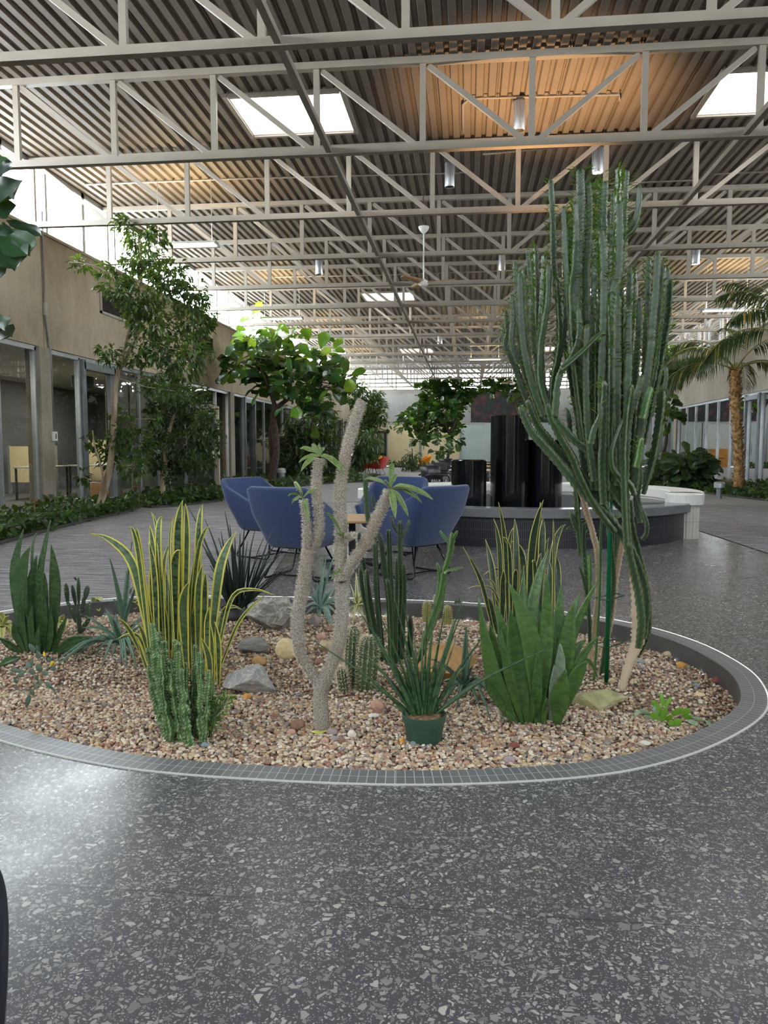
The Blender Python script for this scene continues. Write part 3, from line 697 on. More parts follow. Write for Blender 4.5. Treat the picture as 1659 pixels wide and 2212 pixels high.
# ================================================================ FOUNTAIN
FC = Vector((.8, 11.15, 0))
def arc(r0, r1, a0, a1, z0, z1, n=64):
    mb = MB(); n = max(2, n)
    for i in range(n + 1):
        a = a0 + (a1 - a0) * i / n; c, s_ = math.cos(a), math.sin(a)
        mb.v += [(r0 * c, r0 * s_, z0), (r1 * c, r1 * s_, z0), (r1 * c, r1 * s_, z1), (r0 * c, r0 * s_, z1)]
    for i in range(n):
        b = i * 4
        for j in range(4): mb.f.append((b + j, b + 4 + j, b + 4 + (j + 1) % 4, b + (j + 1) % 4))
    mb.f.append((0, 1, 2, 3)); mb.f.append((n * 4 + 3, n * 4 + 2, n * 4 + 1, n * 4)); return mb
def m_kit(name, a, b, mort, wu, hv, rough=.3):
    """slim upright tiles laid round a curved wall (angle-based coordinates of the wall itself)"""
    t = NT(name); sp = t.n.new('ShaderNodeSeparateXYZ'); t.l.new(t.co(), sp.inputs[0])
    ang = t.math('ARCTAN2', sp.outputs[1], sp.outputs[0]); u = t.math('MULTIPLY', ang, 2.28)
    cb = t.n.new('ShaderNodeCombineXYZ'); t.l.new(u, cb.inputs[0]); t.l.new(sp.outputs[2], cb.inputs[1])
    br = t.n.new('ShaderNodeTexBrick'); t.l.new(cb.outputs[0], br.inputs['Vector']); br.offset = 0
    for k, v in (('Scale', 1), ('Brick Width', wu), ('Row Height', hv), ('Mortar Size', .0022), ('Mortar Smooth', .1)): br.inputs[k].default_value = v
    br.inputs['Color1'].default_value = lin(a); br.inputs['Color2'].default_value = lin(b); br.inputs['Mortar'].default_value = lin(mort)
    t.base(br.outputs[0]); t.set(rough=rough); return t.m
MT_KITB = m_kit('black_kit_tile', (30, 30, 36), (40, 40, 46), (84, 84, 90), .024, .105)
MT_KITW = m_kit('white_kit_tile', (208, 204, 196), (220, 216, 208), (150, 146, 140), .05, .22)
A0, A1 = math.radians(-176), math.radians(-26)
f = thing('fountain', 'round black tiled fountain basin with grey stone rim behind the blue chairs', 'fountain', FC)
arc(2.02, 2.2, A0, A1, 0, .355).build('tiled_wall', MT_KITB, f)
arc(1.98, 2.27, A0, A1, .355, .465).build('rim', M('basin_rim', (104, 104, 107), (118, 118, 121), 2, .22, spec=.6), f, bevel=.01)
MB().lathe((0, 0, 0), [(.0, .22), (1.95, .22)], 64, False).build('water', M('dark_water', (10, 11, 13), rough=.08), f)
mb = arc(1.55, 1.93, math.radians(-10), math.radians(170), .0, .42); mb.build('back_ledge', M('ledge', (108, 108, 110), rough=.4), f)
def m_black():
    t = NT('black_wet_stone'); n = t.noise(3, 5, t.mapping((1, 1, .5)), .7); t.base(t.ramp(n, [(.45, (9, 9, 11)), (.62, (18, 20, 24)), (.74, (52, 54, 58))])); t.set(rough=.14, spec=.6, coat=.4, coat_r=.05); return t.m
MT_BLK = m_black()
for px, Yc, wpx, top, lab in ((1013, 10.35, 75, 993, 'low black polished fountain column, left of the three'), (1102, 10.75, 81, 897, 'tallest black polished fountain column, middle of the three'), (1177, 10.9, 75, 950, 'black polished fountain column partly behind the leaning cactus branches')):
    c = P(px, top, Yc); r = wpx / 2 * PX(Yc); c2 = (c.x, Yc, .225); H = c.z - .225
    t = thing('fountain_column', lab, 'column', c2, 'black fountain columns')
    MB().lathe((0, 0, 0), [(0, 0), (r, 0), (r, H - .012), (r - .012, H), (r - .03, H), (r - .03, H - .03), (0, H - .03)], 40, False).build('drum', MT_BLK, t, smooth=True)
    MB().lathe((0, 0, H - .026), [(r - .032, 0), (r - .032, .016), (0, .016)], 40, False).build('water_film', M('water_film', (170, 178, 182), rough=.05, metal=.5), t)
    for o in t.children: o.modifiers.new('es', 'EDGE_SPLIT').split_angle = .7
b = thing('ring_bench', 'white curved bench round the back of the fountain, its right end showing beside the cactus', 'bench', FC)
B0, B1 = math.radians(-23), math.radians(182)
arc(1.97, 2.33, B0, B1, 0, .44).build('tiled_base', MT_KITW, b)
arc(1.95, 2.39, B0 , B1, .44, .585).build('seat_top', M('white_terrazzo', (220, 219, 213), (230, 229, 224), 30, .35), b, bevel=.02, seg=3)
for a in (B0, B1):
    cpos = Vector((math.cos(a), math.sin(a), 0)) * 2.16
    MB().lathe(cpos, [(0, 0), (.19, 0), (.19, .44), (0, .44)], 28, False).build('rounded_end', MT_KITW, b); MB().lathe(cpos, [(0, .44), (.235, .44), (.235, .57), (.22, .585), (0, .585)], 28, False).build('end_cap', bpy.data.materials['white_terrazzo'], b)

# ================================================================ CHAIRS AND TABLES
def tub_chair(name, mat, label, loc, rz, group, legs=True):
    """lounge chair facing +y: leaning back, sides sweeping down to low arms, wire sled base"""
    t = thing(name, label, 'chair', loc, group, rz)
    # plan outline of the shell, from right arm front round the back to the left arm front
    def plan(s):     # s in -1..1
        a = abs(s); sg = 1 if s >= 0 else -1
        if a < .36: return Vector((sg * .30 * a / .36, -.29 - .03 * (1 - (a / .36) ** 2), 0))
        if a < .5:
            u = (a - .36) / .14 * PI / 2; return Vector((sg * (.30 + .07 * math.sin(u)), -.29 + .07 * (1 - math.cos(u)), 0))
        u = (a - .5) / .5; return Vector((sg * (.37 - .02 * u), -.22 + .50 * u, 0))
    def top(s):
        a = abs(s)
        if a < .40: return .83
        u = min(1, (a - .40) / .42); return .83 - .27 * (u ** .8) - .02 * max(0, (a - .82) / .18)
    NS, NZ = 44, 9; vs = []
    for i in range(NS + 1):
        s_ = -1 + 2 * i / NS; p = plan(s_); zt = top(s_)
        for j in range(NZ + 1):
            v = j / NZ; z = .30 + (zt - .30) * v; k = .66 + .34 * min(1, ((z - .30) / .3)) ** .6; ly = -.13 * max(0, (z - .42) / .4) * max(0, -p.y / .3) ; lx = 1 + .06 * max(0, (z - .45) / .38)
            vs.append((p.x * .84 * k * lx, p.y * (k * .92 + .05) + ly + .02, z))
    fs = [(i * (NZ + 1) + j, (i + 1) * (NZ + 1) + j, (i + 1) * (NZ + 1) + j + 1, i * (NZ + 1) + j + 1) for i in range(NS) for j in range(NZ)]
    mb = MB(); mb.add(vs, fs); o = mb.build('shell', mat, t, smooth=True, recalc=True); so = o.modifiers.new('solid', 'SOLIDIFY'); so.thickness = .055; so.offset = 0; bv = o.modifiers.new('bev', 'BEVEL'); bv.width = .02; bv.segments = 3; bv.limit_method = 'ANGLE'; bv.angle_limit = .8
    mb = MB(); mb.box((0, .03, .385), (.47, .54, .13)); mb.build('seat_cushion', mat, t, bevel=.05, seg=4, smooth=True)
    mb = MB(); vs = [plan(-1 + 2 * i / 24) for i in range(25)]; mb.prism([(p.x * .57, p.y * .68 + .02) for p in vs], .285, .31); mb.build('underside', MT_DARK, t)
    for sg in (-1, 1):
        mb = MB(); mb.tube([(sg * .14, -.14, .29), (sg * .25, -.22, .03), (sg * .262, -.2, .012), (sg * .262, .22, .012), (sg * .25, .24, .03), (sg * .14, .16, .29)], .009, 8); mb.build('leg', MT_CHR, t, smooth=True)
    mb = MB(); mb.tube([(-.19, -.02, .3), (.19, -.02, .3)], .012, 8); mb.tube([(-.26, .0, .012), (.26, .0, .012)], .007, 6); mb.build('stretcher', MT_CHR, t)
    return t
MT_CHR = M('black_chrome', (46, 46, 50), rough=.22, metal=.8)
def m_fabric(name, a, b):
    t = NT(name); n = t.noise(220, 2); t.base(t.ramp(n, [(.4, a), (.6, b)])); t.set(rough=.85, spec=.2, sheen=.25); t.bump(n, .15, .002); return t.m
MT_BLUE = m_fabric('blue_wool', (48, 61, 94), (58, 73, 110)); MT_RED = m_fabric('red_wool', (178, 58, 44), (196, 70, 54)); MT_ORG = m_fabric('orange_wool', (232, 140, 22), (244, 156, 34)); MT_YEL = m_fabric('yellow_wool', (226, 178, 16), (238, 192, 30))
TC = Vector((-1.13, 7.45, 0))
def face(x, y, c=TC): return math.atan2(-(c.x - x), c.y - y)
BG = 'blue lounge chairs round the low table'
for x, y, lab, d in ((-1.47, 6.7, 'blue fabric lounge chair with its back to the camera, left of the two nearest', .1), (-.48, 6.98, 'blue fabric lounge chair with its back to the camera, nearest the fountain', -.05),
                  (-2.12, 8.0, 'blue fabric lounge chair furthest left, turned towards the right', .0), (-.86, 8.45, 'blue fabric lounge chair on the far side of the low table, facing the camera', .0)):
    tub_chair('lounge_chair', MT_BLUE, lab, (x, y, 0.008 if x < -1.9 else 0), face(x, y) + d, BG)
t = thing('coffee_table', 'low round wooden table between the four blue lounge chairs', 'table', TC)
MB().lathe((0, 0, .455), [(0, 0), (.39, 0), (.40, .008), (.40, .022), (.39, .028), (0, .028)], 40, False).build('tabletop', M('oak_top', (176, 138, 98), (196, 158, 116), 4, .4, vec=(1, 12, 1)), t)
MB().tube([(0, 0, .05), (0, 0, .455)], .035, 14).build('column', MT_DARK, t)
for k in range(4):
    a = PI / 4 + k * PI / 2 + .3; MB().beam((0, 0, .065), (.36 * math.cos(a), .36 * math.sin(a), .018), .05, .03).build('foot', MT_DARK, t)
for px, Yc, mat, lab, rz in ((785, 33.8, MT_RED, 'red lounge chair half hidden by drooping leaves, left of the yellow one', -1.1), (817, 33.4, MT_RED, 'red lounge chair seen side-on in front of the black door', 1.25), (800, 35.6, MT_RED, 'red lounge chair behind the other two red ones', 2.8), (806, 34.5, MT_YEL, 'yellow chair between the red lounge chairs by the black door', 3.0), (914, 41.5, MT_ORG, 'orange lounge chair beyond the dark dining tables', 1.9)):
    c = P(px, 1000, Yc); tub_chair('lounge_chair', mat, lab, (c.x, Yc, .006), rz, None)
t = thing('pedestal_bollard', 'small grey bollard in the leafy bed left, behind the blue chairs', 'bollard', (-6.05, 24.6, 0)); MB().lathe((0, 0, 0), [(0, 0), (.11, 0), (.11, .38), (0, .38)], 16, False).build('post', MT_ALUD, t); MB().lathe((0, 0, .38), [(0, 0), (.14, 0), (.14, .1), (.1, .15), (0, .16)], 16, False).build('cap', MT_ALU, t)
t = thing('pedestal_bollard', 'small grey bollard at the edge of the bed right of the palm trunk', 'bollard', (5.78, 18.5, 0)); MB().lathe((0, 0, 0), [(0, 0), (.06, 0), (.06, .26), (0, .26)], 16, False).build('post', MT_ALUD, t); MB().lathe((0, 0, .26), [(0, 0), (.12, 0), (.12, .1), (.1, .13), (0, .14)], 16, False).build('cap', MT_ALU, t)
t = thing('kerb_block', 'grey concrete block lying by the glass left of the palm trunk', 'block', (7.6, 23.8, .0)); MB().box((0, 0, .12), (.5, 1.5, .24)).build('slab', MT_COL, t, bevel=.02)
def dining_chair(loc, rz, lab, grp):
    t = thing('dining_chair', lab, 'chair', loc, grp, rz)
    MB().box((0, 0, .45), (.48, .46, .05)).build('seat', MT_SEAT, t, bevel=.02, seg=3)
    mb = MB(); vs = []
    for i in range(13):
        u = -1 + i / 6; x = u * .25; y = -.24 + .07 * u * u
        for z in (.52, .66, .8): vs.append((x, y - (z - .5) * .18, z - (.02 if abs(u) > .9 else 0)))
    mb.add(vs, [(i * 3 + j, (i + 1) * 3 + j, (i + 1) * 3 + j + 1, i * 3 + j + 1) for i in range(12) for j in range(2)]); o = mb.build('backrest', MT_DARK, t, smooth=True); so = o.modifiers.new('s', 'SOLIDIFY'); so.thickness = .02
    for sg in (-1, 1):
        MB().tube([(sg * .24, -.26, .64), (sg * .29, -.1, .66), (sg * .28, .16, .65), (sg * .25, .2, .6)], .016, 8).build('arm', MT_DARK, t, smooth=True)
        MB().tube([(sg * .25, .2, .63), (sg * .24, .22, 0)], .014, 8).build('leg', MT_DARK, t); MB().tube([(sg * .2, -.22, .52), (sg * .24, -.28, 0)], .014, 8).build('leg', MT_DARK, t)
    return t
MT_SEAT = M('seat_grey', (120, 116, 112), (134, 130, 126), 40, .8)
def dtable(loc, lab, grp='round dining tables beyond the fountain'):
    t = thing('dining_table', lab, 'table', loc, grp)
    MB().lathe((0, 0, .72), [(0, 0), (.52, 0), (.53, .012), (.52, .025), (0, .025)], 36, False).build('tabletop', bpy.data.materials['oak_pale'] if 'oak_pale' in bpy.data.materials else M('oak_pale', (178, 154, 124), (196, 172, 142), 4, .45), t)
    MB().tube([(0, 0, .03), (0, 0, .72)], .04, 12).build('column', MT_DARK, t); MB().lathe((0, 0, 0), [(0, 0), (.3, 0), (.3, .015), (.05, .04), (0, .04)], 28, False).build('base', MT_DARK, t)
DZ = .006
tabs = [(.15, 15.2, 'first'), (.1, 18.6, 'second'), (.15, 22.4, 'third'), (.1, 27.0, 'fourth')]
WH = ['nearest the fountain', 'second from the fountain', 'third from the fountain', 'furthest from the fountain']
for (x, y, o_), wh in zip(tabs, WH):
    dtable((x, y, DZ), 'round pale-topped dining table %s, left of the black columns' % wh)
    for ax, ay, side in ((-.78, -.35, 'camera side, left'), (.78, -.3, 'camera side, right'), (-.7, .55, 'far side, left'), (.7, .55, 'far side, right')):
        dining_chair((x + ax, y + ay, DZ), math.atan2(ax, -ay) + R.uniform(-.25, .25), 'black dining chair at the dining table %s, %s' % (wh, side), 'black dining chairs beyond the fountain')
# dark chair back at the very front left
t = thing('armchair', 'dark glossy chair edge cut off by the frame at bottom left', 'chair', (-1.22, 1.05, 0))
_pd = [P(-18, 1862, 1.1), P(2, 1890, 1.1), P(14, 1935, 1.1), P(19, 2010, 1.1), P(17, 2120, 1.1), P(10, 2230, 1.1), P(-2, 2400, 1.1)]
mb = MB(); mb.tube([q + Vector((-.014, 0, 0)) for q in spline(_pd, 5)], .012, 10); mb.build('frame', M('dark_leather', (34, 36, 44), rough=.3), t, t.location, smooth=True)
mb = MB()
fr = spline(_pd, 5); n = len(fr)
for i, q in enumerate(fr): mb.v += [q + Vector((-.014, -.01, 0)), q + Vector((-.4, -.16, -.01)), q + Vector((-.4, -.13, -.01)), q + Vector((-.014, .01, 0))]
for i in range(n - 1):
    for j in range(4): b_ = i * 4; mb.f.append((b_ + j, b_ + 4 + j, b_ + 4 + (j + 1) % 4, b_ + (j + 1) % 4))
mb.build('backrest', bpy.data.materials['dark_leather'], t, t.location, recalc=True)
for dx in (-.08, -.4):
    MB().tube([Vector((-.02 + dx, -.1 + dx * .3, .45)), Vector((-.04 + dx, -.12 + dx * .3, 0))], .016, 8).build('leg', MT_DARK, t)
# ================================================================ TREES AND LEAFY BEDS
def m_leaf(name, c1, c2, rough=.35, c3=None, trans=.25, back=None):
    """leaf: colour differs leaf by leaf, some light comes through"""
    t = NT(name); st = [(0, c1), (.86, c2)] + ([(1.0, c3)] if c3 else [])
    c = t.ramp(t.isl(), st); t.base(c); t.set(rough=rough, spec=.45)
    tl = t.n.new('ShaderNodeBsdfTranslucent'); t.l.new(t.mix(c, (190, 220, 60), .35), tl.inputs[0])
    mx = t.n.new('ShaderNodeMixShader'); mx.inputs[0].default_value = trans
    t.l.new(t.b.outputs[0], mx.inputs[1]); t.l.new(tl.outputs[0], mx.inputs[2]); t.l.new(mx.outputs[0], t.out.inputs[0]); return t.m
def rvec(rr): return Vector((rr.gauss(0, 1), rr.gauss(0, 1), rr.gauss(0, 1))).normalized()
def leaf_simple(mb, p, d, nrm, L, Wd, fold=.25, droop=.25):
    """small pointed leaf of 4 quads, folded on its midrib and drooping"""
    d = d.normalized(); s_ = d.cross(nrm).normalized(); u = s_.cross(d)
    q = p + d * L * .42; m = p + d * L * .75 - u * L * droop * .35; e = p + d * L - u * L * droop
    vs = [p, q - s_ * Wd / 2 + u * Wd * fold, q - u * .0, q + s_ * Wd / 2 + u * Wd * fold, m - s_ * Wd * .34 + u * Wd * fold * .5, m, m + s_ * Wd * .34 + u * Wd * fold * .5, e]
    mb.add(vs, [(0, 1, 2), (0, 2, 3), (1, 4, 5, 2), (2, 5, 6, 3), (4, 7, 5), (5, 7, 6)])
def leaf_fiddle(mb, p, d, nrm, L, Wd, droop=.3, rr=R):
    """big violin-shaped leaf, wavy and cupped"""
    d = d.normalized(); s_ = d.cross(nrm)
    if s_.length < .05: s_ = d.cross(Vector((.3, .8, .5)))
    s_ = s_.normalized(); u = s_.cross(d); prof = [(.0, .05), (.1, .10), (.22, .30), (.38, .36), (.55, .46), (.75, .52), (.9, .38), (1.0, .06)]
    k = len(prof); b = len(mb.v); ph = rr.uniform(0, 6)
    for i, (t, w_) in enumerate(prof):
        c = p + d * (L * t) - u * (droop * L * t * t)
        for j in (-1, -.5, 0, .5, 1):
            h = abs(j) * .12 * Wd + math.sin(ph + i * 1.7 + j * 2) * .05 * Wd * abs(j)
            mb.v.append(tuple(c + s_ * (j * w_ * Wd) + u * h))
    for i in range(k - 1):
        for j in range(4): q = b + i * 5 + j; mb.f.append((q, q + 1, q + 6, q + 5))
def crown(mb, blobs, Y, n, kind, L, seed, spread=.35, down=.35, twigs=None, yoff=0, trunk=None):
    """leaves through a set of clumps; each clump (px, py, rx, ry) is traced on the photo and given a depth of its own"""
    rr = random.Random(seed); area = [b[2] * b[3] for b in blobs]; tot = sum(area)
    for bi, b in enumerate(blobs):
        Yb = Y + rr.uniform(-spread, spread) * 2 + yoff; c = P(b[0], b[1], Yb); k = PX(Yb); rx, rz = b[2] * k, b[3] * k; ry = max(rx, rz) * .9
        m = max(3, int(n * area[bi] / tot))
        if twigs is not None and trunk is not None:
            q = min(trunk, key=lambda t: (t - c).length); mid = (q + c) / 2 + Vector((0, 0, -.04))
            twigs.tube([q, mid, c], [.016 * L / .12 * .6, .011 * L / .12 * .6, .005], 6)
        subs = [rvec(rr) for _ in range(max(2, m // 10))]
        for i in range(m):
            v = rvec(rr) * rr.uniform(.25, 1) ** .5
            if kind == 'ficus' and rr.random() < .6:
                sv = rr.choice(subs); t_ = rr.uniform(.3, 1.05); v = sv * t_ + rvec(rr) * .12
            p = c + Vector((v.x * rx, v.y * ry, v.z * rz)); out = Vector((v.x, v.y, v.z * .5)).normalized() if v.length > .01 else rvec(rr)
            d = (out * .7 + rvec(rr) * .6 + Vector((0, 0, -down))).normalized(); nr = (Vector((0, 0, 1)) + rvec(rr) * .55 + out * .25).normalized()
            p.x = max(p.x, XL + .25); l = L * rr.uniform(.7, 1.15)
            if kind == 'ficus': leaf_simple(mb, p, d, nr, l, l * .44)
            elif kind == 'long': leaf_simple(mb, p, d, nr, l, l * .24, .2, .45)
            else:
                d = (out * .8 + rvec(rr) * .5 + Vector((0, 0, .45 - down))).normalized(); leaf_fiddle(mb, p, d, (nr + Vector((0, -.5, 0))).normalized(), l, l * .72, .25, rr)
def bough(pts, Y, r0, r1, mb, n=9, dy=0):
    """tapered bough traced on the photo; returns its points"""
    q = []
    for i, p in enumerate(pts): q.append(P(p[0], p[1], (p[2] if len(p) > 2 else Y + dy * i / max(1, len(pts) - 1))))
    q = spline(q, 5); k = len(q); mb.tube(q, [r0 + (r1 - r0) * i / (k - 1) for i in range(k)], n); return q
MT_BARK = M('ficus_bark', (126, 108, 88), (178, 162, 138), 9, .85, bump=.5, bscale=30, vec=(1, 1, .25))
MT_BARKD = M('fig_bark', (52, 40, 34), (80, 62, 52), 12, .85, bump=.5, bscale=30)
MT_FICUS = m_leaf('ficus_leaf', (26, 44, 26), (50, 80, 34), .4, (96, 128, 46)); MT_FICD = m_leaf('ficus_leaf_dark', (22, 38, 28), (44, 68, 42), .35, (70, 96, 56))
MT_FIDL = m_leaf('fiddle_leaf', (20, 42, 26), (44, 82, 36), .3, (112, 158, 44)); MT_FIDB = m_leaf('fiddle_leaf_bright', (70, 120, 38), (128, 172, 52), .35, (176, 190, 70), .4)
MT_COVER = m_leaf('ground_leaf', (22, 44, 24), (50, 84, 40), .4, (90, 120, 60), .2)

# tall leaning ficus, left
Y = 12.85
t = thing('ficus_tree', 'tall ficus tree with leaning pale trunk beside the left column, small glossy leaves', 'tree', G(207, 1113))
tb = MB()
tr = bough([(207, 1116), (222, 1070), (236, 1015), (243, 960), (246, 905), (249, 850), (256, 800)], Y, .068, .04, tb)
tr += bough([(256, 800), (270, 740), (285, 690), (298, 640), (306, 580), (300, 520)], Y, .045, .012, tb, dy=.2)
tr += bough([(254, 812), (275, 765), (308, 700), (345, 660), (385, 620)], Y, .03, .01, tb, dy=.4)
tr += bough([(224, 1065), (221, 1020), (205, 965), (200, 930)], Y, .025, .01, tb, dy=-.2)
tr += bough([(300, 660), (250, 600), (195, 572), (150, 566)], Y, .016, .005, tb, dy=-.3)
tw = tb; mb = MB()
B1_ = [(272, 490, 26, 22), (292, 520, 30, 24), (330, 520, 34, 26), (300, 560, 40, 30), (255, 590, 44, 24), (182, 572, 36, 11), (148, 566, 10, 7), (340, 580, 50, 32), (365, 600, 50, 40), (405, 640, 48, 44), (300, 640, 56, 40), (240, 625, 34, 18), (420, 700, 44, 40), (335, 700, 66, 46), (445, 690, 26, 24), (370, 765, 50, 40), (300, 765, 34, 34), (420, 765, 40, 32), (240, 770, 22, 24), (335, 830, 44, 34), (395, 800, 44, 30), (378, 845, 44, 22), (250, 905, 16, 18), (262, 940, 34, 30), (296, 960, 38, 40), (242, 985, 32, 34), (196, 955, 18, 20), (285, 1012, 34, 22), (182, 1030, 15, 18), (262, 895, 30, 14), (225, 760, 14, 16), (335, 905, 20, 20)]
crown(mb, B1_, Y, 5200, 'ficus', .125, 11, .5, .35, tw, 0, tr)
tb.build('trunk', MT_BARK, t, t.location, smooth=True); mb.build('foliage', MT_FICUS, t, t.location)
k = MB(); k.tube([G(212, 1110) + Vector((.02, .05, 0)), P(238, 1000, Y)], .016, 8); tag(k.build('plant_stake', MT_BARKD, None, G(216, 1108)), 'dark slanting stake tied beside the leaning ficus trunk', 'stake')
# smaller ficus
Y = 15.9; t = thing('ficus_tree', 'smaller ficus tree with slim upright trunk in front of the framed glass door', 'tree', G(348, 1087))
tb = MB(); tr = bough([(348, 1090), (352, 1050), (356, 1010), (360, 960), (372, 910), (384, 870)], Y, .07, .02, tb); tr += bough([(353, 1040), (345, 1010), (349, 985)], Y, .012, .006, tb); tr += bough([(357, 1000), (395, 970), (430, 930)], Y, .02, .008, tb)
tw = tb; mb = MB(); crown(mb, [(392, 862, 40, 26), (352, 890, 36, 30), (420, 890, 44, 36), (385, 915, 50, 36), (445, 925, 36, 38), (350, 940, 34, 30), (400, 960, 54, 34), (455, 965, 26, 26), (395, 1000, 52, 28), (350, 985, 30, 26), (430, 1005, 34, 22), (368, 1035, 16, 16), (340, 1005, 18, 16), (425, 850, 30, 16)], Y, 3800, 'ficus', .13, 12, .4, .3, tw, 0, tr)
tb.build('trunk', MT_BARK, t, t.location, smooth=True); mb.build('foliage', MT_FICD, t, t.location)
# fiddle-leaf fig with two bright heads
Y = 21.5; t = thing('fiddle_leaf_fig', 'fiddle-leaf fig tree with two bright leaf heads on twisted dark stems behind the blue chairs', 'tree', (-6.1, Y, .02))
tb = MB(); p0 = P(582, 1062, Y); t.location = (p0.x, Y, 0)
tr = bough([(582, 1064), (590, 1020), (597, 975), (594, 930), (590, 900), (597, 876)], Y, .12, .08, tb); tr += bough([(590, 1030), (586, 985), (584, 930), (596, 880)], Y, .06, .05, tb, dy=.2)
tr += bough([(596, 882), (585, 850), (572, 820), (560, 780), (552, 730)], Y, .07, .02, tb); tr += bough([(598, 880), (625, 860), (655, 840), (685, 800), (705, 750)], Y, .07, .02, tb, dy=.5); tr += bough([(560, 800), (530, 810), (500, 800), (486, 790)], Y, .03, .012, tb); tr += bough([(686, 805), (720, 815), (750, 815)], Y, .03, .012, tb)
mb = MB(); B_ = [(540, 745, 30, 20), (570, 760, 44, 26), (610, 775, 44, 26), (525, 775, 30, 16), (550, 800, 50, 26), (600, 815, 60, 30), (650, 830, 50, 30), (500, 800, 16, 18), (570, 835, 28, 18), (690, 835, 40, 22), (700, 800, 36, 24), (745, 825, 22, 18), (660, 775, 20, 16), (640, 870, 26, 20), (668, 900, 26, 22), (690, 790, 26, 18), (488, 795, 10, 12), (520, 825, 14, 14), (742, 838, 16, 16), (690, 880, 20, 16)]
crown(mb, B_, Y, 400, 'fiddle', .44, 21, .6, .3); mb.build('foliage', MT_FIDL, t, t.location, smooth=True)
mb = MB(); crown(mb, [(545, 692, 14, 14), (548, 715, 18, 12), (535, 728, 18, 10), (600, 722, 20, 12), (590, 740, 30, 14), (628, 732, 22, 12), (672, 745, 14, 14), (685, 770, 20, 18), (708, 728, 9, 14), (738, 800, 14, 16), (752, 812, 12, 8), (712, 765, 14, 18)], Y, 52, 'fiddle', .42, 22, .4, .1); mb.build('young_foliage', MT_FIDB, t, t.location, smooth=True)
tb.build('trunk', MT_BARKD, t, t.location, smooth=True)
# dark ficus behind it
def tree(name, lab, base, Yt, tpts, r, blobs, n, kind, L, mat, seed, bark=MT_BARKD, down=.3, spread=.5):
    p = P(base[0], base[1], Yt); t = thing(name, lab, 'tree', (p.x, Yt, 0)); tb = MB(); tr = []
    for q in tpts: tr += bough(q, Yt, r, r * .3, tb)
    mb = MB(); crown(mb, blobs, Yt, n, kind, L, seed, spread, down, tb if kind != 'fiddle' else None, 0, tr)
    tb.build('trunk', bark, t, t.location, smooth=True)
    mb.build('foliage', mat, t, t.location, smooth=(kind == 'fiddle')); return t
tree('ficus_tree', 'dark bushy ficus tree along the left wall, just right of the fig trunk', (655, 1046), 26.5, [[(655, 1050), (655, 1000), (668, 940), (680, 890)], [(648, 1046), (640, 1000), (632, 950)]], .07,
     [(690, 880, 30, 26), (700, 920, 34, 36), (660, 940, 44, 34), (630, 970, 40, 34), (690, 965, 42, 34), (650, 1000, 50, 28), (700, 1000, 30, 26), (620, 1005, 22, 22), (675, 1028, 34, 16), (640, 915, 26, 22), (600, 960, 18, 24)], 2600, 'ficus', .25, MT_FICD, 31)
tree('ficus_tree', 'far ficus tree at the left corner in front of the end wall', (786, 1012), 38.5, [[(786, 1018), (786, 960), (792, 900), (800, 860)]], .09,
     [(768, 838, 22, 14), (762, 860, 14, 18), (800, 858, 28, 16), (812, 876, 24, 16), (790, 890, 32, 22), (820, 900, 16, 14), (800, 912, 30, 14), (838, 922, 5, 9), (775, 905, 22, 18)], 2200, 'ficus', .22, MT_FICUS, 32)
tree('umbrella_tree', 'drooping dark-leaved plant hanging over the red chairs', (778, 1014), 33.0, [[(778, 1018), (777, 980), (782, 940)]], .05,
     [(785, 932, 34, 12), (780, 950, 32, 16), (770, 968, 26, 16), (795, 962, 26, 18), (765, 985, 16, 12), (785, 982, 24, 12), (806, 955, 14, 14)], 520, 'long', .52, MT_FICD, 33, down=.8)
tree('fiddle_leaf_fig', 'spreading fiddle-leaf fig in front of the end wall, left of the mural', (964, 1006), 44.0, [[(964, 1010), (968, 985), (974, 950), (966, 925), (955, 905), (945, 870)], [(970, 940), (985, 905), (1000, 870), (990, 845)], [(962, 915), (930, 905), (900, 900)]], .1,
     [(930, 838, 26, 12), (960, 835, 34, 12), (990, 838, 26, 12), (945, 858, 36, 14), (985, 865, 34, 18), (1005, 850, 14, 18), (960, 885, 40, 16), (925, 878, 26, 12), (905, 895, 26, 12), (885, 905, 22, 12), (875, 920, 16, 12), (930, 905, 30, 12), (920, 930, 14, 14), (912, 950, 12, 10), (945, 925, 16, 14), (980, 925, 16, 14), (985, 950, 12, 10), (970, 905, 20, 12), (898, 948, 6, 8)], 1000, 'fiddle', .44, MT_FIDL, 34)
tree('fiddle_leaf_fig', 'fiddle-leaf fig branch spreading over the top of the mural', (1120, 1006), 43.0, [[(1120, 1010), (1118, 900), (1100, 860), (1070, 842)], [(1110, 870), (1140, 850), (1160, 840)]], .1,
     [(1062, 840, 22, 9), (1085, 832, 24, 9), (1108, 845, 24, 12), (1055, 850, 12, 6), (1125, 830, 22, 9), (1130, 870, 12, 16)], 260, 'fiddle', .42, MT_FIDL, 35)
tree('young_fig', 'small young fig in a dark tub under the far fig tree', (958, 1000), 40.0, [[(958, 998), (957, 980), (956, 966)]], .04, [(955, 952, 9, 14), (945, 978, 12, 8), (966, 975, 10, 8), (957, 968, 12, 10)], 46, 'fiddle', .42, MT_FIDL, 36)
tree('potted_shrub', 'feathery dark shrub in front of the cream screen on the end wall', (890, 1014), 39.0, [[(890, 1018), (892, 995), (890, 975)]], .05, [(890, 985, 18, 10), (880, 998, 14, 10), (902, 1000, 14, 14), (888, 1008, 18, 8)], 260, 'long', .32, MT_FICD, 37, down=.5)
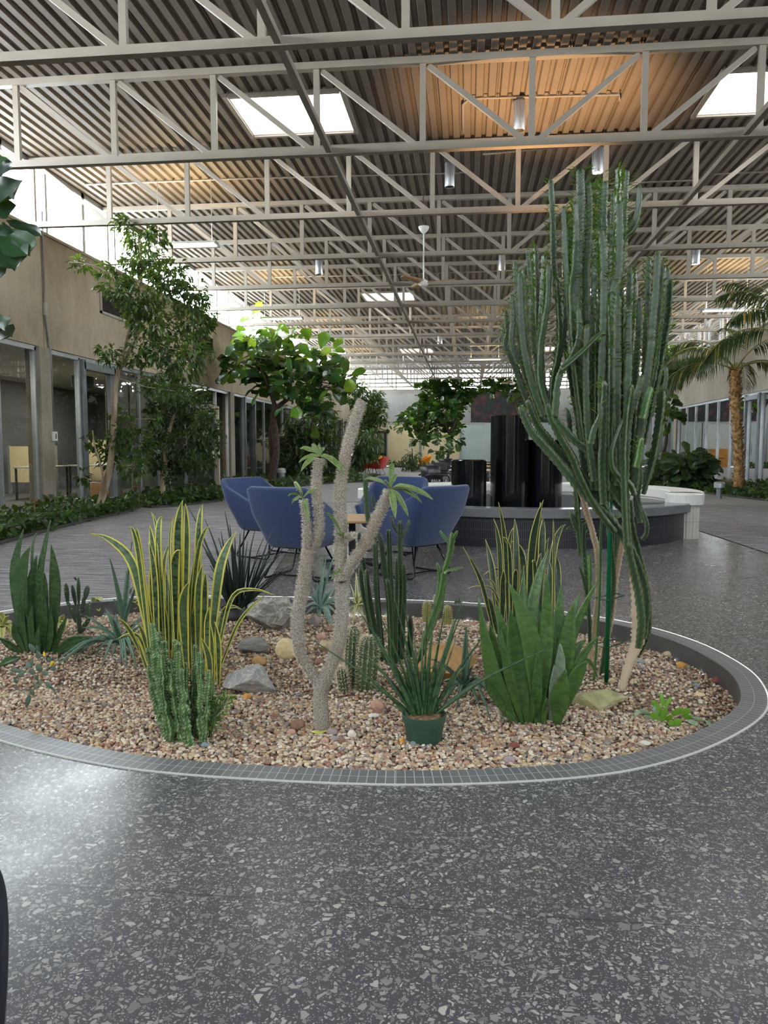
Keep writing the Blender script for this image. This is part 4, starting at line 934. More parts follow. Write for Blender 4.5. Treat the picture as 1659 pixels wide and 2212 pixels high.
# right side: big-leaf bushes, hanging fig, palms
tree('leafy_shrub', 'dark big-leaved shrub behind the white bench on the right', (1440, 1046), 24.5, [[(1440, 1050), (1442, 1020), (1445, 1000)]], .04, [(1425, 1005, 22, 16), (1450, 1010, 26, 20), (1420, 1030, 22, 16), (1455, 1035, 26, 14), (1440, 1045, 26, 10), (1412, 1040, 16, 12)], 170, 'fiddle', .42, MT_FICD, 38, down=.5)
tree('leafy_shrub', 'dark big-leaved shrub left of the palm, in front of the right windows', (1500, 1048), 23.0, [[(1500, 1054), (1502, 1025), (1500, 1000)]], .04, [(1495, 998, 30, 14), (1480, 1015, 24, 18), (1515, 1012, 20, 18), (1500, 1035, 28, 16), (1480, 1042, 20, 12), (1518, 1035, 12, 12)], 200, 'fiddle', .42, MT_FICD, 39, down=.5)
tree('fiddle_leaf_fig', 'fiddle-leaf fig on the right, half hidden behind the tall cactus', (1432, 1040), 27.0, [[(1434, 1048), (1432, 990), (1440, 940), (1432, 890), (1440, 830), (1450, 790)]], .07, [(1440, 770, 20, 12), (1455, 790, 16, 14), (1436, 800, 14, 18), (1440, 880, 16, 14), (1445, 900, 14, 14), (1425, 850, 14, 16), (1462, 762, 14, 8), (1452, 812, 10, 14), (1474, 775, 10, 8)], 150, 'fiddle', .42, MT_FIDL, 40)
def palm(lab, base, Yp, top, r, nf, L, seed, rings=True, fl=1.0, extra=()):
    rr = random.Random(seed); pb = P(base[0], base[1], Yp); pt = P(top[0], top[1], Yp); t = thing('palm_tree', lab, 'tree', (pb.x, Yp, 0))
    pts = spline([(pb.x, Yp, 0), (pb.x - .02, Yp, pt.z * .33), (pb.x + (pt.x - pb.x) * .8, Yp, pt.z * .7), pt], 14); k = len(pts)
    tb = MB(); tb.tube(pts, [r * (1.25 - .25 * min(1, i / 5)) * (1 + .1 * math.sin(i * 2.4) + rr.uniform(-.06, .06)) for i in range(k)], 14)
    tb.build('trunk', MT_PALMB, t, t.location, smooth=True)
    mb = MB()
    for i in range(170):                       # ragged old leaf bases on the trunk
        q = pts[rr.randrange(2, k)]; a = rr.uniform(0, 6.28); o_ = Vector((math.cos(a), math.sin(a), 0)); p = q + o_ * r * .95
        leaf_simple(mb, p, (o_ * .5 + Vector((0, 0, 1))), o_, .13, .1, .1, -.2)
    mb.build('dry_leaves', MT_PALMB, t, t.location)
    fr = MB(); st = MB(); dirs = list(extra)
    for i in range(nf): dirs.append((rr.uniform(0, 6.28), rr.uniform(.5, 1.25), 1.0))
    for az, el, s_ in dirs:
        Lf = L * s_ * rr.uniform(.85, 1.1); o_ = Vector((math.cos(az), math.sin(az), 0)); p = Vector(pt); d = (o_ * math.cos(el) + Vector((0, 0, math.sin(el)))).normalized(); spine = [p.copy()]; n = 18
        for j in range(n):
            d = (d + Vector((0, 0, -.075 - .005 * j))).normalized(); p = p + d * Lf / n; spine.append(p.copy())
        st.tube(spine, [.024 * (1 - .85 * j / n) for j in range(n + 1)], 6)
        for j in range(7, n + 1):
            tn = (spine[j] - spine[j - 1]).normalized(); sd = tn.cross(Vector((0, 0, 1)))
            sd = sd.normalized() if sd.length > .01 else Vector((1, 0, 0))
            ll = Lf * .30 * math.sin(PI * (.18 + .8 * (j - 6) / (n - 5))) + .05
            for sg in (-1, 1):
                for q in (0, .33, .66):
                    pp = spine[j - 1].lerp(spine[j], q); leaf_simple(fr, pp, (sd * sg * .9 + tn * .7 + Vector((0, 0, -.45 + rr.uniform(-.2, .15)))), Vector((0, 0, 1)), ll * rr.uniform(.85, 1.1), .035 * fl, .1, .35)
    fr.build('fronds', MT_PALM, t, t.location); st.build('frond_stalks', MT_STALK, t, t.location, smooth=True); return t
MT_PALMB = M('palm_bark', (120, 88, 54), (196, 158, 104), 14, .9, bump=.8, bscale=26); MT_PALM = m_leaf('palm_frond', (24, 40, 24), (46, 66, 34), .4, (150, 132, 62), .15); MT_STALK = M('palm_stalk', (112, 122, 60), (150, 146, 82), 3, .5)
palm('palm tree with brown shaggy trunk in front of the right windows', (1594, 1066), 20.8, (1589, 800), .115, 5, 2.0, 51, True, 1.0, ((PI - .1, .55, 1.15), (PI + .2, .9, 1.1), (PI - .3, 1.1, 1.1), (.1, .7, 1.0), (.0, 1.1, 1.0), (1.6, 1.35, .9)))
palm('second palm with bright green fronds reaching in from the right edge', (1738, 1085), 17.2, (1722, 745), .1, 3, 2.2, 52, True, 1.1, ((PI, 1.2, 1.1), (PI - .4, 1.3, 1.0), (PI + .4, 1.0, 1.0)))
# big fig close by on the left, mostly outside the picture
t = thing('fiddle_leaf_fig', 'large fiddle-leaf fig reaching in from the top left edge, a few big leaves showing', 'tree', (-5.75, 7.7, 0)); tb = MB()
tr = spline([(-5.75, 7.7, 0), (-5.7, 7.7, 1.5), (-5.6, 7.6, 2.8), (-5.2, 7.3, 3.6), (-4.75, 7.0, 4.1)], 6); tb.tube(tr, [.07 - .05 * i / (len(tr) - 1) for i in range(len(tr))], 10)
tb.tube(spline([(-5.6, 7.6, 2.6), (-5.2, 7.2, 2.55), (-4.75, 6.95, 2.45)], 5), .022, 8); tb.build('trunk', MT_BARKD, t, t.location, smooth=True)
mb = MB(); rr = random.Random(5); Yl = 6.9
for (a, b, L, w_, dr) in (((-20, 430), (12, 470), .5, .8, .1), ((-25, 400), (26, 428), .45, .75, .1), ((-10, 385), (24, 352), .3, .5, 0), ((14, 478), (84, 506), .36, .3, .15), ((2, 500), (58, 545), .42, .62, .25), ((-20, 490), (26, 575), .5, .62, .2), ((8, 480), (20, 530), .3, .7, .2), ((-30, 540), (-5, 600), .4, .7, .1), ((-15, 690), (8, 712), .3, .6, .1), ((-20, 715), (24, 727), .3, .4, .05), ((-30, 330), (-8, 380), .4, .7, 0)):
    p, q = P(a[0], a[1], Yl + rr.uniform(-.15, .15)), P(b[0], b[1], Yl - .12 + rr.uniform(-.1, .1)); d = q - p; leaf_fiddle(mb, p, d, Vector((.25, -1, .45)).normalized(), d.length * 1.05, d.length * w_ * 1.15, dr * .3, rr)
for k in range(60):
    c = Vector((rr.uniform(-6.4, -5.15), rr.uniform(7.0, 8.3), rr.uniform(2.6, 4.6))); d = (rvec(rr) + Vector((0, 0, .3))).normalized()
    q = c + d * .4
    if q.x / q.y > -.66: continue
    leaf_fiddle(mb, c, d, Vector((0, -.5, 1)), .4, .28, .25, rr)
mb.build('foliage', m_leaf('fiddle_leaf_near', (16, 34, 26), (30, 58, 36), .28, (50, 84, 42), .06), t, t.location, smooth=True)

# ---- leafy ground-cover beds along the walls, with dark edging
def inside(poly, x, y):
    c = False; n = len(poly)
    for i in range(n):
        (x1, y1), (x2, y2) = poly[i], poly[(i + 1) % n]
        if (y1 > y) != (y2 > y) and x < (x2 - x1) * (y - y1) / (y2 - y1) + x1: c = not c
    return c
MT_SOIL = M('bed_soil', (46, 36, 28), (64, 52, 42), 20, .95)
def cover(poly, edge, n, lab, seed, hmax=.22, L=.15):
    rr = random.Random(seed); mb = MB(); xs = [p[0] for p in poly]; ys = [p[1] for p in poly]; k = 0
    while k < n:
        x, y = rr.uniform(min(xs), max(xs)), rr.uniform(min(ys), max(ys))
        if not inside(poly, x, y): continue
        k += 1; h = hmax * (.5 + .5 * mnoise.noise(Vector((x * 1.7, y * 1.3, seed)))) + .05
        z = rr.uniform(.02, 1) * h + .03; d = (rvec(rr) + Vector((0, -.25, -.15))).normalized(); leaf_simple(mb, Vector((x, y, z)), d, (Vector((0, -.2, 1)) + rvec(rr) * .5).normalized(), L * rr.uniform(.7, 1.25), L * .6, .15, .2)
    cx, cy_ = sum(xs) / len(xs), sum(ys) / len(ys)
    t = thing('planting_bed', lab, 'plant bed', (cx, cy_, 0)); s_ = MB(); s_.prism(poly, .007, .035); s_.build('soil', MT_SOIL, t, t.location)
    o = mb.build('ground_cover', MT_COVER, t, t.location); o['kind'] = 'stuff'
    e = MB(); e.tube([(p[0], p[1], .025) for p in edge], .024, 6); e.build('edging', M('bed_edging', (60, 56, 54)) if 'bed_edging' not in bpy.data.materials else bpy.data.materials['bed_edging'], t, t.location)
W0 = -7.42
e1 = [(-5.4, 6.6), (-5.59, 8.63), (-5.8, 10.0), (-6.0, 11.6), (-6.08, 12.8), (-6.15, 13.6), (-6.35, 14.3)]
cover([(W0, 6.6)] + e1 + [(-6.75, 14.3), (W0, 13.9)], e1, 3600, 'bed of low leafy ground cover along the glass at far left, under the leaning ficus', 61, .26)
e2 = [(-6.7, 14.75), (-6.1, 14.35), (-5.75, 14.9), (-5.42, 16.4), (-5.6, 17.6), (-5.85, 18.2)]
cover([(W0, 15.9)] + e2 + [(W0, 18.2)], e2, 1900, 'bed of low leafy ground cover round the smaller ficus', 62, .24)
e3 = [(-6.1, 18.9), (-5.8, 18.6), (-5.62, 20.3), (-5.3, 22.0), (-4.8, 24.3), (-4.3, 25.5), (-3.2, 26.8), (-4.2, 29.0), (-5.0, 33), (-5.0, 36)]
cover([(W0, 18.9)] + e3 + [(W0, 36)], e3, 4200, 'long bed of leafy ground cover along the left wall behind the blue chairs', 63, .3, .2)
e4 = [(5.25, 24.5), (5.39, 23.2), (5.85, 21.5), (6.2, 19.6), (6.58, 17.7), (7.2, 15.6), (8.0, 13.8)]
cover([(8.92, 24.5)] + e4 + [(8.92, 13.8)], e4, 3600, 'bed of low leafy ground cover at the foot of the palm on the right', 64, .18, .16)
e5 = [(-5.0, 47.8), (-3, 47.6), (-1, 47.6), (1.5, 47.8)]
cover([(-5.0, 49.6)] + e5 + [(1.5, 49.6)], e5, 700, 'narrow bed of ground cover along the foot of the end wall', 65, .4, .25)
def flower(p, lab, c='spathe_red'):
    t = thing('anthurium', lab, 'flower', p, 'anthuriums in the leafy beds'); rr = random.Random(int(p[1] * 100))
    lm = MB(); sm = MB()
    for k in range(7):
        a = rr.uniform(0, 6.28); d = Vector((math.cos(a), math.sin(a), .5)); leaf_simple(lm, Vector((0, 0, .12)) + d * .08, d, Vector((0, 0, 1)), .2, .12)
    lm.build('leaves', MT_COVER, t)
    for k in range(2):
        q = Vector((rr.uniform(-.08, .08), rr.uniform(-.08, .08), .34 + .06 * k)); sm.tube([(0, 0, 0), q], .005, 5); fm = MB()
        leaf_simple(fm, q, Vector((rr.uniform(-.5, .5), -.8, .3)), Vector((0, -.6, 1)), .13, .12, .1, .1); fm.build('spathe', MT_SPA[c], t)
    sm.build('stems', MT_STALK, t)
MT_SPA = {'spathe_red': M('spathe_red', (206, 48, 40), rough=.3), 'spathe_salmon': M('spathe_salmon', (212, 122, 96), rough=.4)}
for px, py, lab, c in ((303, 1096, 'red anthurium at the tip of the bed left of the smaller ficus', 'spathe_red'), (76, 1148, 'salmon anthurium in the ground cover at far left', 'spathe_salmon'), (413, 1078, 'red anthurium at the foot of the framed glass door', 'spathe_red'), (1497, 1056, 'salmon anthurium in front of the shrubs left of the palm', 'spathe_salmon')):
    p = G(px, py); flower((p.x, p.y, .03), lab, c)
# ================================================================ THE GRAVEL BED
def sst(a, b, x):
    t = max(0.0, min(1.0, (x - a) / (b - a))); return t * t * (3 - 2 * t)
_BX = np.array([q.x for q in BEDC]); _BY = np.array([q.y for q in BEDC])
def bed_d(x, y): return float(np.sqrt(np.min((_BX - x) ** 2 + (_BY - y) ** 2)))
def gz(x, y):
    """height of the gravel"""
    ff = 1 - sst(2.9, 3.9, y + max(0, x) * .35); ze = -.105 + .085 * ff
    zi = -.035 + .022 * mnoise.noise(Vector((x * 1.4, y * 1.4, 3))) + .03 * math.exp(-((x - .75) ** 2 + (y - 4.0) ** 2) / .12)
    return ze + (zi - ze) * sst(0, .6, bed_d(x, y))
BED2 = [(q.x, q.y) for q in BEDC]
def GG(px, py):
    """photo pixel -> point on the gravel"""
    p = G(px, py, -.05)
    for _ in range(4): p = G(px, py, gz(p.x, p.y))
    return p
def m_gravel():
    t = NT('gravel_bed'); c = t.voro(62, 'F1', None, 'Color'); sp = t.n.new('ShaderNodeSeparateColor'); t.l.new(c, sp.inputs[0])
    t.base(t.ramp(sp.outputs[0], [(0, (92, 74, 62)), (.3, (138, 112, 92)), (.6, (164, 142, 120)), (.85, (120, 104, 96)), (1, (186, 168, 146))])); t.set(rough=.8)
    t.bump(t.math('SUBTRACT', 1.0, t.voro(62)), .8, .02); return t.m
PEB = [(0, (180, 152, 124)), (.14, (204, 186, 160)), (.27, (154, 134, 120)), (.36, (222, 210, 192)), (.45, (140, 131, 126)), (.54, (178, 142, 116)), (.64, (112, 98, 92)), (.70, (196, 172, 142)), (.80, (156, 110, 90)), (.86, (214, 198, 176)), (.94, (192, 166, 116)), (.975, (132, 84, 74))]
def m_pebble():
    t = NT('pebbles'); c = t.ramp(t.isl(), PEB, 'CONSTANT'); t.base(t.mix(c, (120, 104, 92), t.ramp(t.noise(60, 3), [(.45, 0.0), (.8, .35)]))); t.set(rough=.6, spec=.35); return t.m
gb = thing('gravel_bed', 'pinkish tan pea gravel filling the rounded desert bed', 'gravel', (-1, 4.1, 0))
mb = MB(); st_ = .07; idx = {}
nx, ny = int(4.9 / st_), int(3.3 / st_)
for i in range(nx + 1):
    for j in range(ny + 1):
        x, y = -3.45 + i * st_, 2.5 + j * st_
        if inside(BED2, x, y) or bed_d(x, y) < .06: idx[(i, j)] = len(mb.v); mb.v.append((x, y, gz(x, y) - .006))
for (i, j) in list(idx):
    q = [(i, j), (i + 1, j), (i + 1, j + 1), (i, j + 1)]
    if all(a in idx for a in q): mb.f.append(tuple(idx[a] for a in q))
o = mb.build('gravel_base', m_gravel(), gb, gb.location, smooth=True); o['kind'] = 'stuff'
def ico(sub):
    bm = bmesh.new(); bmesh.ops.create_icosphere(bm, subdivisions=sub, radius=1); v = np.array([q.co[:] for q in bm.verts]); f = np.array([[w.index for w in q.verts] for q in bm.faces]); bm.free(); return v, f
def pebbles(n, ylo, yhi, s0, s1, sub, seed, name):
    rs = np.random.RandomState(seed); V, F = ico(sub); pos = []
    while len(pos) < n:
        x, y = rs.uniform(-3.4, 1.36), rs.uniform(ylo, yhi)
        if x < -.62 * y - .25: continue                   # far outside the picture's left edge
        if inside(BED2, x, y) and bed_d(x, y) > .008: pos.append((x, y, gz(x, y)))
    pos = np.array(pos); sz = np.exp(rs.uniform(np.log(s0), np.log(s1), n))[:, None]
    sc = sz * np.stack([rs.uniform(.8, 1.35, n), rs.uniform(.7, 1.0, n), rs.uniform(.5, .8, n)], 1)
    v = V[None] * (1 + .12 * np.sin(V[None] @ rs.normal(size=(n, 3, 1)) * 2.2)) * sc[:, None]
    a = rs.uniform(0, 6.28, n); b = rs.normal(0, .35, n); ca, sa, cb, sb = np.cos(a), np.sin(a), np.cos(b), np.sin(b)
    x, y, z = v[..., 0], v[..., 1] * cb[:, None] - v[..., 2] * sb[:, None], v[..., 1] * sb[:, None] + v[..., 2] * cb[:, None]
    v = np.stack([x * ca[:, None] - y * sa[:, None], x * sa[:, None] + y * ca[:, None], z], 2)
    pos[:, 2] += sz[:, 0] * rs.uniform(-.1, .45, n); v = v + pos[:, None] - np.array(gb.location)
    f = (F[None] + (np.arange(n) * len(V))[:, None, None]).reshape(-1, 3)
    me = bpy.data.meshes.new(name); vv = v.reshape(-1, 3)
    me.vertices.add(len(vv)); me.vertices.foreach_set('co', vv.ravel()); me.loops.add(len(f) * 3); me.loops.foreach_set('vertex_index', f.ravel().astype(np.int32))
    me.polygons.add(len(f)); me.polygons.foreach_set('loop_start', np.arange(0, len(f) * 3, 3, dtype=np.int32)); me.polygons.foreach_set('loop_total', np.full(len(f), 3, dtype=np.int32))
    me.update(); me.polygons.foreach_set('use_smooth', [True] * len(f)); me.materials.append(MT_PEB); ob = bpy.data.objects.new(name, me); COL.objects.link(ob); ob.parent = gb; ob['kind'] = 'stuff'
MT_PEB = m_pebble()
pebbles(14500, 2.6, 3.5, .0054, .0118, 2, 1, 'pebbles')
pebbles(26000, 3.4, 5.7, .0058, .0125, 1, 2, 'pebbles')

# ---- rocks and cobbles, each one set in the gravel where the photo has it
def m_rock(name, cs, scale=3, vein=None, rough=.8, strat=None):
    t = NT(name); v = t.mapping(strat) if strat else None
    n = t.noise(scale, 6, v, .65, .4); c = t.ramp(n, [(.3, cs[0]), (.5, cs[1]), (.7, cs[2])])
    if vein: q = t.noise(scale * 1.6, 4, None, .6, 1.2); c = t.mix(c, vein, t.ramp(q, [(.47, 0.0), (.5, .8), (.53, 0.0)]))
    t.base(c); t.set(rough=rough, spec=.3); t.bump(t.noise(scale * 6, 5, v), .5, .008); return t.m
ROCK = {'grey': m_rock('rock_grey', [(96, 94, 92), (134, 130, 124), (176, 170, 160)], 7, (206, 200, 188), strat=(1, 1, 2.4)), 'striped': m_rock('rock_striped', [(92, 92, 94), (136, 134, 132), (178, 174, 168)], 5, None, strat=(2, 1, 9)),
        'bluegrey': m_rock('rock_bluegrey', [(128, 128, 130), (154, 153, 152), (190, 180, 164)], 8, (206, 200, 192)), 'ochre': m_rock('rock_ochre', [(150, 112, 72), (186, 146, 98), (206, 172, 124)], 6), 'yellow': m_rock('rock_yellow', [(196, 166, 110), (222, 204, 160), (232, 220, 190)], 9, None, .55),
        'beige': m_rock('rock_beige', [(172, 150, 120), (202, 182, 150), (216, 200, 174)], 10), 'pink': m_rock('rock_pink', [(160, 118, 104), (196, 156, 136), (214, 186, 166)], 14), 'brown': m_rock('rock_brown', [(112, 84, 70), (144, 112, 94), (166, 136, 116)], 12), 'white': m_rock('rock_white', [(204, 196, 182), (222, 216, 204), (232, 228, 220)], 12, None, .6),
        'purple': m_rock('rock_purple', [(138, 122, 126), (166, 150, 152), (186, 172, 172)], 14), 'slate': m_rock('rock_slate', [(112, 122, 128), (136, 146, 150), (158, 166, 168)], 14), 'maroon': m_rock('rock_maroon', [(108, 58, 56), (134, 78, 72), (154, 98, 88)], 14), 'lichen': m_rock('rock_lichen', [(130, 122, 88), (172, 166, 124), (194, 190, 152)], 7), 'orange': m_rock('rock_orange', [(190, 130, 60), (214, 158, 86), (226, 178, 112)], 12)}
def rock(px, py, wp, hp, kind, lab, seed, facets=0, flat=.55, sub=3, name='rock', sink=.12, amp=.16, group=None, dep=.8):
    """px = centre, py = foot of the rock in the photo, wp x hp its size in pixels"""
    g = GG(px, py); k = PX(g.y) * 1.0; w_, h_ = wp * k, hp * k; rr = random.Random(seed); V, F = ico(sub)
    dpt = w_ * dep; ht = max(h_ * 1.02 - dpt * .16, h_ * .6); c = Vector((g.x, g.y + dpt * .42, gz(g.x, g.y)))
    pl = [(rvec(rr), rr.uniform(.55, .85)) for _ in range(facets)]; off = Vector((seed * 3.1, seed * 1.7, 0)); qs = []
    for q in V:
        q = Vector(q); q *= 1 + amp * mnoise.noise(q * 1.3 + off) + amp * .45 * mnoise.noise(q * 3.1 + off)
        for n_, d_ in pl:
            e = q.dot(n_)
            if e > d_: q -= n_ * (e - d_) * .94
        if sub >= 4: q *= 1 + .05 * mnoise.noise(q * 5 + off) + .03 * mnoise.noise(q * 13 + off)
        qs.append(q)
    A = np.array([q[:] for q in qs]); A = (A - A.min(0)) / (A.max(0) - A.min(0))
    vs = [c + Vector(((q[0] - .5) * w_, (q[1] - .5) * dpt, q[2] * ht * (1 + sink) - ht * sink)) for q in A]
    m_ = MB(); m_.add(vs, [tuple(f) for f in F]); o = m_.build(name, ROCK[kind], None, c, smooth=True)
    if facets: o.modifiers.new('es', 'EDGE_SPLIT').split_angle = .62
    return tag(o, lab, 'rock' if name != 'pebble' else 'pebble', group)
rock(581, 1366, 120, 92, 'grey', 'large craggy grey boulder in front of the dark grassy plant', 3, 12, sub=5, amp=.34, name='boulder')
rock(540, 1416, 70, 44, 'striped', 'grey striped rock left of the egg-shaped yellow cobble', 4, 5, sub=4)
rock(614, 1426, 50, 52, 'yellow', 'egg-shaped yellowish white cobble left of the spiny trunk', 5, 0, sub=4, amp=.1, name='cobble', dep=.9)
rock(530, 1503, 128, 76, 'bluegrey', 'large blue-grey rock with pale veins right of the yellow-edged snake plant', 6, 12, sub=5, amp=.26, name='boulder')
rock(557, 1441, 34, 26, 'ochre', 'ochre rounded cobble just behind the blue-grey veined rock', 7, name='cobble')
rock(706, 1415, 42, 34, 'beige', 'beige cobble seen between the two spiny branches', 8, 3, name='cobble')
rock(693, 1384, 24, 18, 'pink', 'pink pebble above the beige cobble between the spiny branches', 9, name='pebble')
rock(689, 1437, 24, 14, 'brown', 'flat brown pebble in the fork of the spiny trunk', 10, name='pebble')
rock(676, 1352, 34, 26, 'purple', 'purplish grey stone half under the blue-green agave', 11, 4)
rock(718, 1368, 30, 18, 'brown', 'brown stone below the blue-green agave, beside the spiny branch', 12, 3)
rock(961, 1481, 142, 98, 'ochre', 'large ochre boulder behind the potted plant', 13, 9, sub=5, amp=.2, name='boulder', dep=.7)
rock(813, 1543, 36, 36, 'pink', 'pointed pinkish beige stone left of the green pot', 14, 6, sub=4)
rock(806, 1553, 26, 13, 'white', 'flat pale pebble under the pointed stone left of the pot', 15, name='pebble')
rock(640, 1581, 36, 28, 'brown', 'angular brown stone left of the foot of the spiny trunk', 16, 5)
rock(628, 1590, 22, 16, 'pink', 'pinkish pebble against the angular brown stone', 17, name='pebble')
rock(759, 1596, 21, 20, 'white', 'round white pebble right of the foot of the spiny trunk', 18, name='pebble')
rock(716, 1589, 26, 16, 'purple', 'purplish pebble at the foot of the spiny trunk', 19, name='pebble')
rock(722, 1602, 27, 12, 'purple', 'flat grey pebble below the fallen yellow-green leaf', 20, name='pebble')
rock(701, 1607, 18, 15, 'pink', 'salmon pebble below the fallen leaf', 21, name='pebble')
rock(892, 1612, 15, 11, 'slate', 'small blue-grey pebble touching the green pot', 22, name='pebble')
rock(868, 1608, 14, 16, 'orange', 'small orange pebble left of the green pot foot', 23, name='pebble')
rock(1112, 1617, 24, 14, 'maroon', 'flat maroon pebble in front of the big green snake plant', 24, name='pebble')
rock(1100, 1650, 26, 16, 'purple', 'grey pebble near the front rim below the big green snake plant', 25, name='pebble')
rock(1297, 1536, 138, 46, 'lichen', 'flat cracked rock with yellowish lichen at the foot of the tall cactus', 26, 14, sub=5, amp=.35, name='boulder', dep=.75)
rock(1181, 1556, 24, 44, 'grey', 'small grey upright rock between the bases of the big green snake plant', 27, 3)
rock(1322, 1478, 16, 14, 'beige', 'round beige pebble at the foot of the green stake', 28, name='pebble')
rock(1387, 1449, 18, 15, 'grey', 'grey pebble right of the leaning cactus trunk', 29, name='pebble')
rock(1384, 1433, 24, 9, 'slate', 'flat slate pebble behind the grey pebble right of the cactus trunk', 30, name='pebble')
rock(1473, 1445, 19, 16, 'orange', 'ochre pebble near the right inner wall of the bed', 31, name='pebble')
rock(1395, 1612, 26, 12, 'white', 'flat white pebble in front of the small bright green plant', 32, name='pebble')
rock(1505, 1486, 13, 11, 'slate', 'dark slate pebble right of the tall cactus, midway to the rim', 33, name='pebble')
rock(1513, 1506, 26, 10, 'yellow', 'flat yellowish pebble behind the small bright green plant', 34, name='pebble')
rock(371, 1598, 15, 11, 'white', 'white pebble at the foot of the knobbly green cactus clump', 35, name='pebble')
rock(427, 1598, 11, 11, 'orange', 'orange pebble right of the foot of the knobbly cactus clump', 36, name='pebble')
rock(441, 1616, 22, 14, 'slate', 'pale slate pebble in front of the knobbly cactus clump', 37, name='pebble')
rock(532, 1512, 20, 15, 'orange', 'ochre pebble under the blue-grey veined rock', 38, name='pebble')
rock(591, 1554, 20, 14, 'brown', 'brown pebble between the veined rock and the spiny trunk', 39, name='pebble')
rock(737, 1608, 16, 19, 'brown', 'upright dull brown pebble front of the spiny trunk', 40, name='pebble')
rock(592, 1660, 14, 9, 'maroon', 'dark red pebble near the front rim, left of centre', 41, name='pebble')
rock(910, 1640, 16, 12, 'pink', 'pink pebble in front of the green pot', 42, name='pebble')
rock(1446, 1420, 22, 14, 'beige', 'beige cobble by the inner wall right of the cactus trunk', 43, name='pebble')
rock(1530, 1452, 24, 12, 'pink', 'flat pink pebble by the right inner wall', 44, name='pebble')
rock(1553, 1478, 24, 17, 'maroon', 'rusty pebble by the right inner wall, lowest of three', 45, name='pebble')
rock(1415, 1391, 20, 14, 'pink', 'pink pebble tight in the back right corner by the wall', 46, name='pebble')

# ---- plant builders
def blade(pts, wd, face, prof=None, cup=.18, n=10, cross=4, twist=0.0):
    """thick strap leaf along a curve, with across/along coordinates for its markings"""
    m_ = MB(); sp = spline(pts, n); k = len(sp); m_.uv = []; prof = prof or [.45, .62, .85, 1, .98, .85, .55, .05]
    L = [0.0]
    for i in range(1, k): L.append(L[-1] + (sp[i] - sp[i - 1]).length)
    for i, p in enumerate(sp):
        t = (sp[min(i + 1, k - 1)] - sp[max(0, i - 1)]).normalized(); v = i / (k - 1); f = Vector(face)
        if twist: f = Matrix.Rotation(twist * v, 3, t) @ f
        s_ = t.cross(f); s_ = s_.normalized() if s_.length > 1e-4 else Vector((1, 0, 0)); u = s_.cross(t); x = v * (len(prof) - 1); a = min(int(x), len(prof) - 2); w_ = wd * (prof[a] + (prof[a + 1] - prof[a]) * (x - a))
        for j in range(cross + 1):
            q = -1 + 2 * j / cross; m_.v.append(tuple(p + s_ * (q * w_ / 2) + u * (cup * w_ * (q * q - .4)))); m_.uv.append((j / cross, L[i]))
    m_.f += [(i * (cross + 1) + j, i * (cross + 1) + j + 1, (i + 1) * (cross + 1) + j + 1, (i + 1) * (cross + 1) + j) for i in range(k - 1) for j in range(cross)]
    return m_
def put_blade(m_, name, mat, root, th=.004):
    o = m_.build(name, mat, root, root.location, smooth=True); s_ = o.modifiers.new('solid', 'SOLIDIFY'); s_.thickness = th; s_.offset = 0; return o
def m_sanse(name, dark, mid, edge=None, ew=.2, rough=.38, band=.5):
    t = NT(name); uv = t.n.new('ShaderNodeSeparateXYZ'); t.l.new(t.co('UV'), uv.inputs[0]); u, v = uv.outputs[0], uv.outputs[1]
    oi = t.n.new('ShaderNodeObjectInfo').outputs['Random']
    cv = t.n.new('ShaderNodeCombineXYZ'); t.l.new(t.math('MULTIPLY', u, 1.2), cv.inputs[0]); t.l.new(t.math('MULTIPLY', v, 46), cv.inputs[1]); t.l.new(t.math('MULTIPLY', oi, 50), cv.inputs[2])
    n = t.noise(1, 4, cv.outputs[0], .6, .6); c = t.ramp(n, [(.42, dark), (.42 + .2 * band + .02, mid)])
    c = t.mix(c, mid, t.math('MULTIPLY', oi, .5))
    if edge:
        a = t.math('ABSOLUTE', t.math('SUBTRACT', u, .5)); wob = t.math('MULTIPLY', t.math('SUBTRACT', t.noise(9, 2, t.mapping((.5, 1, 1), 'UV')), .5), .06)
        c = t.mix(c, edge, t.ramp(t.math('ADD', a, wob), [(.5 - ew, 0.0), (.5 - ew + .03, 1.0)]))
    t.base(c); t.set(rough=rough, spec=.45); return t.m
def zpx(ox, oy, s_): return lambda x, y: (ox + x / s_, oy + y / s_)
